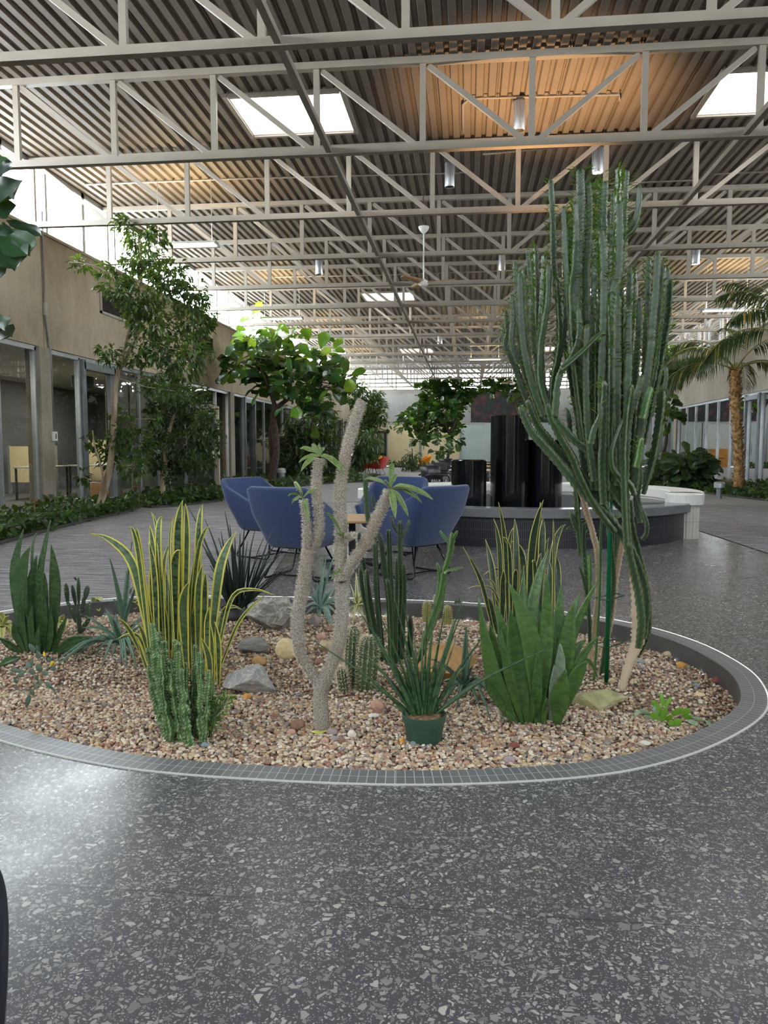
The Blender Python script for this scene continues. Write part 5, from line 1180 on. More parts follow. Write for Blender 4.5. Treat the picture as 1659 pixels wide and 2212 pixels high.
def strap_plant(name, lab, cat, base, Y0, rows, conv, scale, mat, seed, prof=None, cup=.18, th=.005, dz=.16, part='leaf', tw=.5, bow=0.0, mat2=None, wmul=1.0):
    """leaves traced base / middle / tip on the photo, each at its own depth round the plant's centre"""
    rr = random.Random(seed); g = GG(*base); t = thing(name, lab, cat, (g.x, g.y, gz(g.x, g.y)))
    n = len(rows)
    for i, r in enumerate(rows):
        b, m, e = conv(r[0], r[1]), conv(r[2], r[3]), conv(r[4], r[5]); wd = r[6] / scale; dep = r[7] if len(r) > 7 else rr.uniform(-1, 1) * dz
        Yb = g.y + dep * .35 + rr.uniform(-.03, .03); pb = P(b[0], b[1], Yb); zb = gz(pb.x, pb.y) - .015
        if len(r) <= 8 or r[8] != 'free':
            if pb.z < zb + .25: 
                pb = GG(b[0], b[1]) if abs(GG(b[0], b[1]).y - g.y) < .3 else Vector((pb.x, Yb, zb)); pb.z -= .02
        pm = P(m[0], m[1], pb.y + dep * .6); pe = P(e[0], e[1], pb.y + dep)
        pts = [pb, pb.lerp(pm, .5) + (pm - pb.lerp(pe, .5)) * .12, pm, pm.lerp(pe, .55) + (pm - pb.lerp(pe, .5)) * .14, pe]
        fv = Vector((rr.uniform(-.5, .5), -1, rr.uniform(-.1, .4))); wm = wd * PX(pm.y) * wmul
        put_blade(blade(pts, wm, fv, prof, cup, 4, 4, rr.uniform(-tw, tw)), part, (mat2 if (mat2 and len(r) > 9) else mat), t, th)
    return t
MT_SVAR = m_sanse('snake_leaf_edged', (28, 50, 36), (84, 108, 74), (208, 198, 88), .17); MT_SVARD = m_sanse('snake_leaf_edged_dark', (22, 40, 32), (52, 76, 58), (190, 180, 90), .1)
MT_SGRN = m_sanse('snake_leaf_green', (58, 86, 42), (86, 118, 60), None, .2, .4, .9); MT_SGRD = m_sanse('snake_leaf_deep', (46, 70, 40), (74, 102, 62), None, .2, .42, .9)
SANP = [.42, .5, .62, .78, .92, 1, 1, .93, .78, .56, .3, .1, .02]; BROADP = [.28, .4, .6, .84, .98, 1, .9, .7, .45, .2, .02]

c8 = zpx(190, 1080, 3.687)
D_ = [(560, 1300, 350, 500, 10, 265, 80), (520, 1300, 400, 420, 330, 220, 42), (530, 1300, 420, 440, 385, 225, 62), (560, 1300, 530, 620, 480, 330, 55), (600, 1350, 525, 450, 490, 200, 66), (620, 1300, 570, 380, 500, 90, 36), (600, 1300, 560, 330, 595, 140, 58), (560, 1300, 520, 750, 510, 430, 92), (740, 1350, 715, 330, 755, 0, 82), (760, 1350, 790, 330, 775, 30, 72), (760, 1350, 770, 500, 755, 340, 72), (700, 1300, 650, 400, 690, 140, 22), (700, 1350, 690, 560, 735, 400, 92), (590, 1350, 600, 560, 670, 320, 44), (860, 1350, 880, 300, 915, 30, 58), (780, 1350, 880, 400, 985, 210, 42), (960, 1400, 1050, 560, 1185, 250, 88), (1000, 1400, 1160, 760, 1500, 765, 36), (1000, 1400, 1080, 890, 1240, 880, 42), (1010, 1420, 1200, 980, 1400, 765, 34),
      (880, 1380, 880, 750, 915, 510, 68), (920, 1380, 930, 780, 935, 570, 58), (790, 1400, 760, 850, 810, 650, 92), (850, 1380, 830, 800, 830, 600, 62), (700, 1380, 690, 850, 690, 650, 62), (650, 1380, 640, 800, 620, 550, 54), (610, 1380, 560, 850, 480, 720, 44), (520, 1400, 340, 1050, 240, 940, 42), (540, 1400, 450, 1090, 400, 980, 56), (540, 1400, 400, 1085, 230, 1110, 30), (520, 1420, 440, 1160, 405, 1060, 46), (980, 1480, 960, 1250, 895, 1090, 56, -.15), (1000, 1470, 990, 1150, 975, 980, 46, -.1), (1040, 1480, 1040, 1150, 1010, 970, 56, -.12),
      (590, 1400, 560, 1000, 545, 760, 50), (720, 1380, 740, 1000, 745, 800, 48), (640, 1380, 630, 1000, 600, 800, 38), (520, 1450, 440, 1250, 400, 1100, 42), (540, 1400, 500, 1000, 460, 640, 42), (660, 1350, 660, 900, 650, 600, 44), (760, 1350, 800, 950, 800, 760, 62), (950, 1400, 950, 1000, 970, 850, 52), (580, 1350, 585, 950, 560, 640, 48), (820, 1350, 800, 900, 850, 440, 40)]
strap_plant('snake_plant', 'tall snake plant with bright yellow leaf edges, left of centre behind the knobbly cactus', 'succulent', (400, 1480), 3.6, D_, c8, 3.687, MT_SVAR, 81, SANP, .16, .005, .2)
c4 = zpx(1000, 1080, 4.253)
T_ = [(300, 1150, 170, 760, 0, 430, 40), (330, 1150, 270, 650, 205, 360, 58), (350, 1150, 340, 480, 280, 170, 48), (420, 1150, 390, 420, 325, 20, 42), (450, 1150, 430, 500, 360, 340, 36), (470, 1150, 420, 500, 465, 250, 42), (500, 1150, 490, 450, 475, 170, 54), (570, 1150, 550, 520, 410, 380, 62), (590, 1150, 640, 400, 740, 0, 70), (610, 1150, 690, 430, 712, 20, 60), (700, 1150, 725, 400, 740, 170, 66), (690, 1150, 740, 560, 790, 345, 42), (760, 1150, 840, 430, 945, 225, 58), (830, 1150, 835, 450, 830, 170, 18), (870, 1150, 870, 700, 855, 490, 64), (800, 1150, 800, 700, 790, 570, 44), (460, 1100, 360, 670, 190, 690, 26), (420, 1150, 280, 830, 30, 815, 22), (350, 1150, 290, 800, 215, 740, 28), (360, 1150, 370, 800, 375, 640, 58), (470, 1150, 480, 740, 490, 640, 48), (680, 1150, 660, 650, 635, 570, 48), (640, 1150, 690, 640, 720, 490, 42), (330, 1150, 250, 970, 200, 890, 62), (540, 1150, 540, 800, 560, 600, 50)]
strap_plant('snake_plant', 'dark snake plant with thin yellow leaf edges behind the big green one on the right', 'succulent', (1130, 1372), 4.6, T_, c4, 4.253, MT_SVARD, 82, SANP, .16, .005, .2)
S_ = [(500, 2050, 300, 1650, 140, 900, 165), (540, 2050, 340, 1500, 245, 1130, 120), (560, 2050, 430, 1650, 350, 1200, 78, -.14), (580, 2050, 440, 1500, 300, 950, 160, .05), (690, 2050, 620, 1300, 420, 760, 165, -.08), (610, 2050, 490, 1400, 430, 1000, 160, 0), (600, 2000, 545, 1200, 560, 640, 122, .14), (650, 2030, 640, 1000, 790, 450, 92, .12), (700, 2050, 765, 1300, 770, 670, 112, -.05), (720, 2000, 710, 1500, 700, 1000, 112, .05), (770, 2030, 860, 1300, 905, 770, 108, .08), (800, 2030, 930, 1300, 1075, 850, 112, .12), (850, 2040, 945, 1400, 1015, 930, 142, 0), (840, 2030, 1000, 1250, 1245, 740, 92, .1), (850, 2030, 1000, 1450, 1130, 1290, 76, .06), (860, 2040, 1060, 1500, 1250, 1250, 76, .0), (860, 2040, 1030, 1640, 1140, 1480, 116, -.05), (860, 2060, 895, 1800, 945, 1560, 155, -.14),
      (800, 2030, 890, 1550, 890, 1320, 84, -.08, '', 1), (800, 2030, 830, 1700, 840, 1520, 80, -.12, '', 1), (620, 2040, 600, 1700, 590, 1400, 112), (640, 2040, 680, 1750, 690, 1300, 92), (720, 2060, 760, 1900, 770, 1820, 52, -.1), (620, 2040, 640, 1930, 640, 1850, 48, -.1), (850, 2000, 1110, 1480, 1240, 1640, 42, .1), (480, 2030, 260, 1750, 215, 1640, 70, -.1), (560, 2040, 560, 1500, 520, 1150, 120, .1), (740, 2040, 800, 1500, 830, 1050, 110, .08)]
strap_plant('snake_plant', 'big broad-leaved plain green snake plant right of the potted plant', 'succulent', (1155, 1566), 3.3, S_, c4, 4.253, MT_SGRN, 83, BROADP, .2, .006, .12, wmul=1.14, mat2=m_sanse('snake_leaf_pale', (120, 136, 112), (140, 154, 132), None))
c7 = zpx(0, 1100, 4.809)
A_ = [(240, 1480, 150, 700, 245, 200, 112), (300, 1480, 215, 750, 310, 390, 160), (350, 1480, 335, 850, 380, 480, 132), (390, 1480, 420, 650, 530, 110, 66), (300, 1480, 225, 1000, 285, 700, 74), (420, 1500, 420, 800, 440, 480, 92), (540, 1490, 575, 800, 530, 370, 124), (480, 1490, 470, 900, 460, 660, 64), (430, 1490, 445, 1150, 460, 890, 120, -.1), (360, 1490, 330, 1200, 335, 1010, 112, -.12), (340, 1480, 260, 1120, 165, 1000, 72, -.1), (250, 1480, 205, 1200, 240, 800, 84), (560, 1490, 630, 1280, 700, 1110, 84, -.05), (560, 1490, 740, 1370, 950, 1330, 104, -.05), (560, 1490, 740, 1430, 850, 1460, 54, -.1), (260, 1490, 100, 1400, -20, 1330, 112, -.05), (260, 1500, 120, 1560, -20, 1640, 120, -.25), (280, 1480, 160, 1300, 140, 1180, 74), (420, 1500, 390, 1350, 410, 1200, 64, -.1), (490, 1490, 525, 1300, 530, 1000, 74), (190, 1480, 130, 700, 115, 520, 32), (330, 1480, 335, 420, 400, 260, 26)]
strap_plant('snake_plant', 'broad-leaved deep green snake plant at far left of the bed', 'succulent', (85, 1412), 4.2, A_, c7, 4.809, MT_SGRD, 84, BROADP, .2, .006, .14)

# rosettes: aloes, agave, grassy yucca
def rosette(name, lab, cat, base, centers, tips, wpx, mat, seed, bow=.18, dz=.35, cup=.3, prof=None, th=.006, part='leaf', group=None):
    rr = random.Random(seed); g = GG(*base); t = thing(name, lab, cat, (g.x, g.y, gz(g.x, g.y)))
    for i, tp in enumerate(tips):
        ci = tp[3] if len(tp) > 3 else 0; c = centers[ci]; pb = P(c[0], c[1], g.y); pb.z = max(pb.z, gz(pb.x, pb.y) + .01)
        low = tp[1] > c[1]; dep = rr.uniform(-dz, dz * .6) if not low else rr.uniform(-dz, -.02); pe = P(tp[0], tp[1], g.y + dep)
        zmin = gz(pe.x, min(max(pe.y, 2.7), 5.6)) + .012
        if pe.z < zmin:
            q = GG(tp[0], tp[1]); pe = q + Vector((0, 0, .012))
        d = pe - pb; L = d.length; pm = pb + d * .5 + Vector((0, 0, L * bow * (1.0 if d.z < L * .5 else .25))) ; w_ = (tp[2] if len(tp) > 2 and tp[2] else wpx) * PX(g.y)
        fv = (Vector((0, 0, 1)) - d.normalized() * d.normalized().z) + Vector((0, -.25, 0))
        put_blade(blade([pb, pb.lerp(pm, .55) + Vector((0, 0, L * bow * .12)), pm, pm.lerp(pe, .55) + Vector((0, 0, L * bow * .12)), pe], w_, fv, prof or [1, 1, .95, .85, .72, .55, .36, .16, .03], cup, 4, 4), part, mat, t, th)
    return t
MT_ALOE = m_sanse('aloe_leaf', (76, 104, 88), (104, 132, 112), None, rough=.5); MT_AGAVE = m_sanse('agave_leaf', (96, 120, 108), (128, 150, 136), None, rough=.55)
MT_ALOEG = m_sanse('aloe_leaf_dark', (58, 84, 66), (92, 118, 96), None, rough=.5)
def zz(conv, L): return [tuple(list(conv(a[0], a[1])) + list(a[2:])) for a in L]
rosette('aloe', 'grey-green spiky aloe between the small paddle cactus and the yellow-edged snake plant', 'succulent', (262, 1402), [c7(1250, 1400), c7(1290, 1190)],
        zz(c7, [(1140, 510, 0, 1), (1370, 340, 8, 1), (1310, 640, 0, 1), (1450, 740, 0, 1), (1350, 760, 0, 1), (1090, 1020), (880, 1100), (860, 1230), (600, 1640), (660, 1600), (1060, 1660), (1280, 1640), (1420, 1680), (1400, 1600), (1540, 1230), (1550, 1150), (1540, 1050), (1170, 1150), (1080, 1080), (1180, 930, 0, 1), (560, 1620), (900, 1380), (1320, 1660), (760, 1560), (980, 1500), (840, 1440), (1500, 1400), (1480, 1500), (1200, 1080), (1040, 1300), (1160, 1560)]), 11, MT_ALOE, 91)
rosette('agave', 'blue-green agave rosette between the two spiny branches', 'succulent', (692, 1340), [(692, 1312)], [(705, 1198, 9), (724, 1192, 9), (715, 1215, 10), (698, 1205, 9), (675, 1266), (726, 1266), (732, 1285), (731, 1308), (729, 1327), (659, 1329), (663, 1306), (722, 1364), (688, 1352), (668, 1283), (712, 1348), (700, 1260), (685, 1258), (740, 1300), (652, 1318), (708, 1250)], 13, MT_AGAVE, 92, .15, .22)
rosette('spider_agave', 'small yellow-striped spiky plant just right of the thick spiny trunk', 'succulent', (772, 1336), [(772, 1310)], [(769, 1236, 7), (790, 1272), (757, 1262), (748, 1322), (796, 1316), (775, 1342), (764, 1346), (800, 1292), (750, 1290), (786, 1334), (784, 1255), (756, 1340), (762, 1275)], 6, m_sanse('striped_leaf', (92, 112, 66), (110, 128, 78), (214, 208, 150), .16), 93, .15, .18)
rosette('aloe', 'dark grey-green aloe sprawling between the potted plant and the big green snake plant', 'succulent', (1004, 1502), [(1004, 1488)], [(1007, 1355, 17), (932, 1424, 9), (957, 1530, 15), (1045, 1467, 16), (1052, 1490, 12), (1117, 1570, 8), (1060, 1562, 9), (1036, 1535, 10), (985, 1540, 12), (1092, 1566, 8), (915, 1452, 9), (1020, 1440, 10), (968, 1440, 9), (1075, 1520, 8), (1020, 1405, 8), (950, 1475, 9)], 11, MT_ALOEG, 94, .25, .2)
cc = zpx(190, 1080, 3.687)
GP = [.8, 1, 1, .95, .85, .75, .6, .4, .2, .03]
yu = rosette('grassy_yucca', 'dark grass-like spiky plant in a black pot behind the large boulder', 'succulent', (508, 1338), [(510, 1322), (520, 1318), (532, 1314), (500, 1318)],
        zz(cc, [(800, 60, 0, 3), (930, 150, 0, 0), (1090, 90, 0, 1), (1250, 150, 0, 1), (1490, 200, 0, 2), (1640, 290, 0, 2), (1330, 240, 0, 1), (1520, 310, 0, 2), (1650, 500, 0, 2), (1640, 540, 0, 1), (860, 270, 0, 3), (940, 350, 0, 3), (935, 420, 0, 0), (1480, 330, 0, 2), (1560, 540, 0, 2), (960, 600, 0, 3), (1580, 580, 0, 2), (1430, 660, 0, 1), (1040, 300, 0, 0), (1150, 350, 0, 1), (1210, 260, 0, 1), (1290, 430, 0, 2), (1000, 500, 0, 3), (1370, 420, 0, 1), (1100, 420, 0, 0), (970, 520, 0, 3), (1450, 470, 0, 2), (1180, 480, 0, 1), (1240, 400, 0, 0), (1010, 640, 0, 3), (1380, 560, 0, 1), (1420, 380, 0, 2), (1060, 250, 0, 3), (1130, 200, 0, 0), (1300, 350, 0, 2), (1230, 520, 0, 1), (1350, 500, 0, 2), (900, 330, 0, 3), (985, 440, 0, 0), (1550, 420, 0, 1), (1320, 600, 0, 2), (1270, 330, 0, 1), (1090, 560, 0, 3), (1500, 620, 0, 2), (1170, 300, 0, 0), (1400, 300, 0, 1), (1020, 400, 0, 3), (1200, 360, 0, 1)]), 6, m_sanse('yucca_leaf', (24, 34, 30), (44, 58, 50), None, rough=.45), 95, .2, .3, .25, GP, .004)
MB().lathe((0, 0, 0), [(0, -.06), (.085, -.06), (.105, .09), (.098, .09), (.09, .07), (0, .07)], 24, False).build('pot', M('black_pot', (24, 24, 26), rough=.5), yu, smooth=True)

# ribbed cacti and euphorbias
def stem(mb, pts, r, ribs=4, tooth=.03, depth=.38, ph=0.0, taper=.75, amp=.10, twist=0.0, tip=True, lump=0.0):
    """ribbed column with notched edges; returns the ring data for spines and leaflets"""
    L = sum((Vector(b) - Vector(a)).length for a, b in zip(pts[:-1], pts[1:])); sp0 = spline(pts, max(6, int(L / (tooth * .5) / max(1, len(pts) - 1)))); k = len(sp0)
    n = ribs * 4; star = []
    for j in range(n): star.append([1, 1 - depth * .72, 1 - depth, 1 - depth * .72][j % 4])
    t0 = (sp0[1] - sp0[0]).normalized(); a = Vector((0, -1, 0)); u = (a - t0 * a.dot(t0)).normalized(); base = len(mb.v); rings = []
    rads = r if isinstance(r, (list, tuple)) else None
    for i, p in enumerate(sp0):
        t = (sp0[min(i + 1, k - 1)] - sp0[max(0, i - 1)]).normalized(); u = (u - t * u.dot(t)).normalized(); w_ = t.cross(u); v = i / (k - 1)
        if rads: x = v * (len(rads) - 1); q = min(int(x), len(rads) - 2); rr_ = rads[q] + (rads[q + 1] - rads[q]) * (x - q)
        else: rr_ = r * (1 - (1 - taper) * max(0, (v - .6) / .4))
        if tip and i >= k - 3: rr_ *= (.92, .7, .25)[i - (k - 3)]
        ring_ = []
        if lump: rr_ *= 1 + lump * mnoise.noise(p * 38) + lump * .7 * mnoise.noise(p * 90); p = p + Vector((mnoise.noise(p * 30), 0, 0)) * rr_ * lump
        for j in range(n):
            an = 2 * PI * j / n + ph + twist * v; f = star[j]
            if j % 4 == 0: f += amp * (1 if i % 2 else -.6)
            q = p + (u * math.cos(an) + w_ * math.sin(an)) * rr_ * f; mb.v.append(tuple(q))
            if j % 4 == 0: ring_.append((q, (u * math.cos(an) + w_ * math.sin(an)), t))
        rings.append(ring_)
    for i in range(k - 1):
        for j in range(n): b = base + i * n; mb.f.append((b + j, b + (j + 1) % n, b + n + (j + 1) % n, b + n + j))
    mb.f.append(tuple(base + q for q in reversed(range(n)))); mb.f.append(tuple(base + (k - 1) * n + q for q in range(n)))
    return rings
def spike(mb, p, d, L, r):
    d = d.normalized(); s_ = d.cross(Vector((.3, .5, .8))).normalized(); u = s_.cross(d)
    mb.add([p + s_ * r, p - s_ * r * .5 + u * r * .87, p - s_ * r * .5 - u * r * .87, p + d * L], [(0, 1, 3), (1, 2, 3), (2, 0, 3)])
def m_cactus(name, a, b, rough=.45, edge=None, scale=5):
    t = NT(name); n = t.noise(scale, 5, t.mapping((1, 1, .4))); c = t.ramp(n, [(.35, a), (.65, b)])
    if edge:
        pt = t.n.new('ShaderNodeNewGeometry').outputs['Pointiness']; c = t.mix(c, edge, t.ramp(pt, [(.53, 0.0), (.60, .75)]))
    t.base(c); t.set(rough=rough, spec=.4); t.bump(t.noise(60, 3), .15, .004); return t.m
MT_EUPH = m_cactus('euphorbia_skin', (27, 46, 29), (48, 71, 42), .38, (118, 128, 92)); MT_EUPHB = m_cactus('euphorbia_skin_bright', (44, 84, 40), (72, 112, 58), .4, (140, 152, 104)); MT_CORK = m_cactus('cork_skin', (128, 104, 82), (184, 160, 132), .85, (206, 188, 160), 9)
MT_SPINE = M('spines', (206, 190, 160), (226, 214, 190), 40, .6); MT_LEAFL = m_leaf('leaflet', (64, 110, 44), (104, 150, 60), .4, (160, 170, 80))
def cork_mix():
    t = NT('cork_and_green'); sp = t.n.new('ShaderNodeSeparateXYZ'); t.l.new(t.co(), sp.inputs[0]); n = t.noise(7, 5, t.mapping((1.6, 1.6, .35)), .65)
    h = t.math('ADD', t.math('ADD', t.math('MULTIPLY', sp.outputs[2], -.8), .42), n); c = t.ramp(h, [(.22, (44, 68, 42)), (.38, (128, 108, 84)), (.5, (176, 156, 130)), (.8, (198, 178, 152))]); t.base(c); t.set(rough=.75); t.bump(t.noise(50, 4, t.mapping((2, 2, .3))), .6, .008); return t.m
MT_CORKG = cork_mix()
def euph(name, lab, base, stems, mat, seed, ribs, tooth, leaves=0, depth=.38, spines=.012, group=None, cat='cactus', amp=.1, Y0=None, lump=0.0, rmul=1.0):
    """stems: (points [(px,py[,dY])], radius px, dY, material or None, leaf amount)"""
    rr = random.Random(seed); g = GG(*base); Yg = Y0 or g.y; t = thing(name, lab, cat, (g.x, g.y, gz(g.x, g.y)), group)
    for s_ in stems:
        pts, rp, dy = s_[0], s_[1], (s_[2] if len(s_) > 2 else rr.uniform(-.12, .12)); mt = s_[3] if len(s_) > 3 and s_[3] else mat; lv = s_[4] if len(s_) > 4 else leaves
        q = [P(p[0], p[1], Yg + dy + (p[2] if len(p) > 2 else 0)) for p in pts]; k = PX(Yg + dy) * rmul
        zg = gz(q[-1].x, q[-1].y)
        if q[-1].z - zg < .13: q[-1].z = zg - .02
        rad = [v * k for v in rp] if isinstance(rp, (list, tuple)) else rp * k
        mb = MB(); rings = stem(mb, list(reversed(q)), (list(reversed(rad)) if isinstance(rad, list) else rad), ribs, tooth, depth, rr.uniform(0, 6), .8, amp, rr.uniform(-.4, .4), True, lump); o = mb.build('stem', mt, t, t.location, smooth=True)
        sm = MB(); lm = MB(); n = len(rings)
        for i, rg in enumerate(rings):
            if i % 2 == 0: continue
            for p, d, tt in rg:
                if spines:
                    for e in (-.5, .5): spike(sm, p, d + tt.cross(d) * e, spines, spines * .09)
                if lv and i > n * (1 - lv) and rr.random() < .85: leaf_simple(lm, p, d + tt * .5 + rvec(rr) * .25, tt, rr.uniform(.035, .062), .011, .15, .25)
        if sm.v: sm.build('needles', MT_SPINE, o, t.location)  # paired spines along the ribs of this stem
        if lm.v: lm.build('leaves', MT_LEAFL, o, t.location)
    return t
# ---- the tall cactus-like euphorbia on the right
up = lambda z: [(1060 + x / 3.95, 350 + y / 3.95) for x, y in z]
lo = lambda z: [(1060 + x / 3.95, 780 + y / 3.95) for x, y in z]
b3 = lambda z: [(1180 + x / 4.707, 1050 + y / 4.707) for x, y in z]
U_ = []
def us(pts, r, dy=None, mat=None, lv=.5): U_.append((pts, r, dy if dy is not None else random.Random(len(U_)).uniform(-.2, .3), mat, lv))
E_ = lambda *p: list(p)
us(up([(510, 150), (528, 560), (535, 900)]) + E_((1206, 660), (1222, 760), (1246, 900)), 9)
us(up([(625, 375), (632, 560), (640, 800)]) + E_((1232, 680), (1250, 800), (1258, 900)), 8)
us(up([(765, 60), (765, 300), (752, 560), (735, 900)]) + E_((1246, 720), (1262, 880), (1280, 1020)), 13, -.1)
us(up([(715, 335), (722, 600), (708, 900), (680, 1120)]) + E_((1238, 740), (1254, 880), (1270, 990)), 10, -.15)
us(up([(830, 170), (845, 400), (835, 700), (820, 950)]) + E_((1270, 720), (1276, 900), (1285, 1060)), 10)
us(up([(800, 225), (795, 450), (785, 800)]) + E_((1262, 650), (1268, 850), (1280, 980)), 9, .15)
us(up([(935, 180), (925, 400), (930, 700)]) + E_((1296, 640), (1294, 860), (1300, 1050)), 9, .2)
us(up([(970, 165), (962, 500), (960, 850)]) + E_((1305, 640), (1306, 860), (1306, 1060)), 10)
us(up([(1050, 240), (1050, 500), (1045, 800), (1030, 1050)]) + E_((1318, 760), (1316, 900), (1318, 1080)), 10, -.1)
us(up([(1090, 40), (1088, 280), (1085, 560), (1075, 850)]) + E_((1330, 680), (1328, 860), (1330, 1060)), 9)
us(up([(1160, 70), (1145, 300), (1135, 560), (1120, 800)]) + E_((1340, 640), (1340, 830), (1338, 1010)), 8, .2)
us(up([(1275, 190), (1268, 380), (1222, 560), (1150, 640), (1120, 720)]), 9, .1)
us(up([(1095, 330), (1102, 600), (1090, 950), (1045, 1130)]) + E_((1322, 720), (1322, 880), (1328, 1040)), 11, -.2)
us(up([(940, 580), (962, 800), (965, 1000)]) + E_((1303, 700), (1298, 830), (1300, 980)), 10, -.2)
us(up([(670, 560), (672, 800), (665, 1050)]) + E_((1232, 700), (1246, 850), (1262, 960)), 9, -.1)
us(up([(210, 850), (222, 1100), (220, 1350), (255, 1550)]) + E_((1130, 790), (1150, 850), (1172, 910)), 9, lv=.8)
us(up([(250, 940), (258, 1200), (270, 1450)]) + E_((1136, 770), (1150, 830), (1176, 900)), 9, -.1, lv=.8)
us(up([(275, 910), (300, 1200), (310, 1450)]) + E_((1145, 780), (1162, 850)), 8, .15, lv=.8)
us(up([(320, 730), (340, 950), (358, 1150)]) + E_((1158, 730), (1166, 830), (1182, 900)), 8, .1, lv=.7)
us(up([(380, 700), (390, 1000), (395, 1250)]) + E_((1162, 740), (1172, 850)), 8, 0, lv=.8)
us(up([(460, 780), (452, 1000), (440, 1250)]) + E_((1168, 740), (1172, 820), (1186, 900)), 9, -.1, lv=.7)
us(up([(490, 870), (485, 1150), (450, 1400), (420, 1600)]) + E_((1166, 820), (1184, 890)), 9, -.15)
us(up([(125, 1260), (140, 1450), (125, 1570), (195, 1730)]) + E_((1124, 830), (1148, 890)), 7, .1, lv=.7)
us(up([(105, 1380), (112, 1520), (160, 1640), (215, 1740)]) + E_((1128, 830),), 6, .2)
us(up([(180, 1130), (190, 1350), (182, 1560), (240, 1720)]), 8, .0, lv=.8)
us(up([(560, 980), (575, 1250), (585, 1500), (560, 1700)]) + E_((1192, 830), (1190, 900)), 9, -.1, lv=.8)
us(up([(620, 1040), (635, 1300), (600, 1550), (560, 1750)]) + E_((1196, 850), (1196, 905)), 9, .1, lv=.7)
us(up([(745, 1240), (750, 1480), (690, 1660), (610, 1770)]) + E_((1204, 830), (1198, 900)), 9, -.2, lv=.5)
us(up([(960, 1440), (800, 1600), (690, 1700), (600, 1770)]), 7, -.25, lv=.3)
us(up([(1345, 820), (1330, 1150)]) + E_((1394, 720), (1390, 820), (1378, 900)), 9, .1, lv=.6)
us(up([(1418, 760), (1405, 1080), (1375, 1400)]) + E_((1404, 760), (1392, 850), (1380, 960), (1370, 1060)), 10, -.15, lv=.6)
us(up([(1475, 850), (1460, 1180), (1425, 1500)]) + E_((1412, 800), (1394, 880), (1378, 980)), 10, .0, lv=.6)
us(up([(1510, 900), (1500, 1250)]) + E_((1436, 720), (1424, 800), (1404, 900)), 8, .2, lv=.6)
us(up([(1540, 1000), (1520, 1330), (1480, 1560)]) + E_((1424, 800), (1408, 870), (1390, 960)), 9, .05, lv=.5)
us(up([(1190, 880), (1185, 1250)]) + E_((1359, 720), (1354, 850), (1348, 1000)), 9, .1)
us(up([(1228, 930), (1222, 1200), (1200, 1450)]) + E_((1362, 780), (1360, 900), (1352, 1020)), 7, .2, lv=.2)
us(up([(1270, 1160), (1265, 1450), (1250, 1650)]) + E_((1372, 830), (1366, 950), (1360, 1060)), 9, 0)
us(up([(1325, 1330), (1325, 1600)]) + E_((1393, 830), (1382, 930), (1372, 1020)), 9, -.1)
us(up([(1085, 1150), (1080, 1450)]) + E_((1333, 780), (1332, 900), (1334, 1050)), 10, -.2)
us(up([(1130, 1200), (1130, 1550)]) + E_((1346, 800), (1344, 920), (1344, 1050)), 10, -.1)
us(up([(1000, 1200), (1005, 1500)]) + E_((1314, 800), (1312, 920), (1312, 1060)), 10, -.2)
us(up([(1180, 1230), (1178, 1550)]) + E_((1358, 800), (1352, 920), (1350, 1060)), 9, -.2)
us(up([(890, 640), (895, 900), (885, 1200)]) + E_((1284, 720), (1284, 860), (1292, 1000)), 9, .1)
us(up([(815, 800), (820, 1150)]) + E_((1268, 720), (1270, 860), (1282, 1000)), 9, .15)
us(up([(900, 1150), (895, 1500)]) + E_((1286, 800), (1286, 940), (1296, 1060)), 10, -.15)
us(E_((1268, 700), (1266, 820), (1270, 930), (1284, 1040)), 9, -.2)
us(E_((1432, 842), (1427, 907), (1411, 995), (1390, 1068)), [11, 12, 11, 6], -.1, lv=0)
us(E_((1437, 790), (1438, 815), (1434, 842)), 6, -.1, lv=.5)
us(E_((1303, 820), (1302, 900), (1298, 1000), (1302, 1090)), 11, -.25, lv=.2); us(E_((1365, 830), (1352, 930), (1350, 1040), (1356, 1180)), 10, -.3, lv=.2)
us(E_((1330, 830), (1322, 940), (1330, 1020), (1352, 1080)), 9, -.2, lv=.2); us(E_((1246, 840), (1252, 930), (1262, 1010), (1276, 1080)), 9, 0, lv=.3); us(E_((1285, 900), (1290, 1000), (1300, 1110)), 10, .1, lv=.3)
us(E_((1226, 884), (1230, 915), (1232, 940)), 6, 0, lv=.9); us(E_((1295, 870), (1296, 900), (1284, 925), (1275, 960)), 8, -.3, lv=.4); us(E_((1385, 945), (1379, 975), (1372, 1010)), 10, -.3, MT_EUPHB, .7); us(E_((1407, 835), (1398, 870), (1390, 905)), 11, -.3, MT_EUPHB, .9)
us(E_((1252, 870), (1256, 920), (1262, 960)), 9, -.05, lv=.9); us(E_((1238, 855), (1250, 890), (1258, 940)), 8, .1, lv=.9); us(E_((1378, 940), (1379, 1010), (1374, 1080), (1382, 1130)), 8, .1, lv=.1)
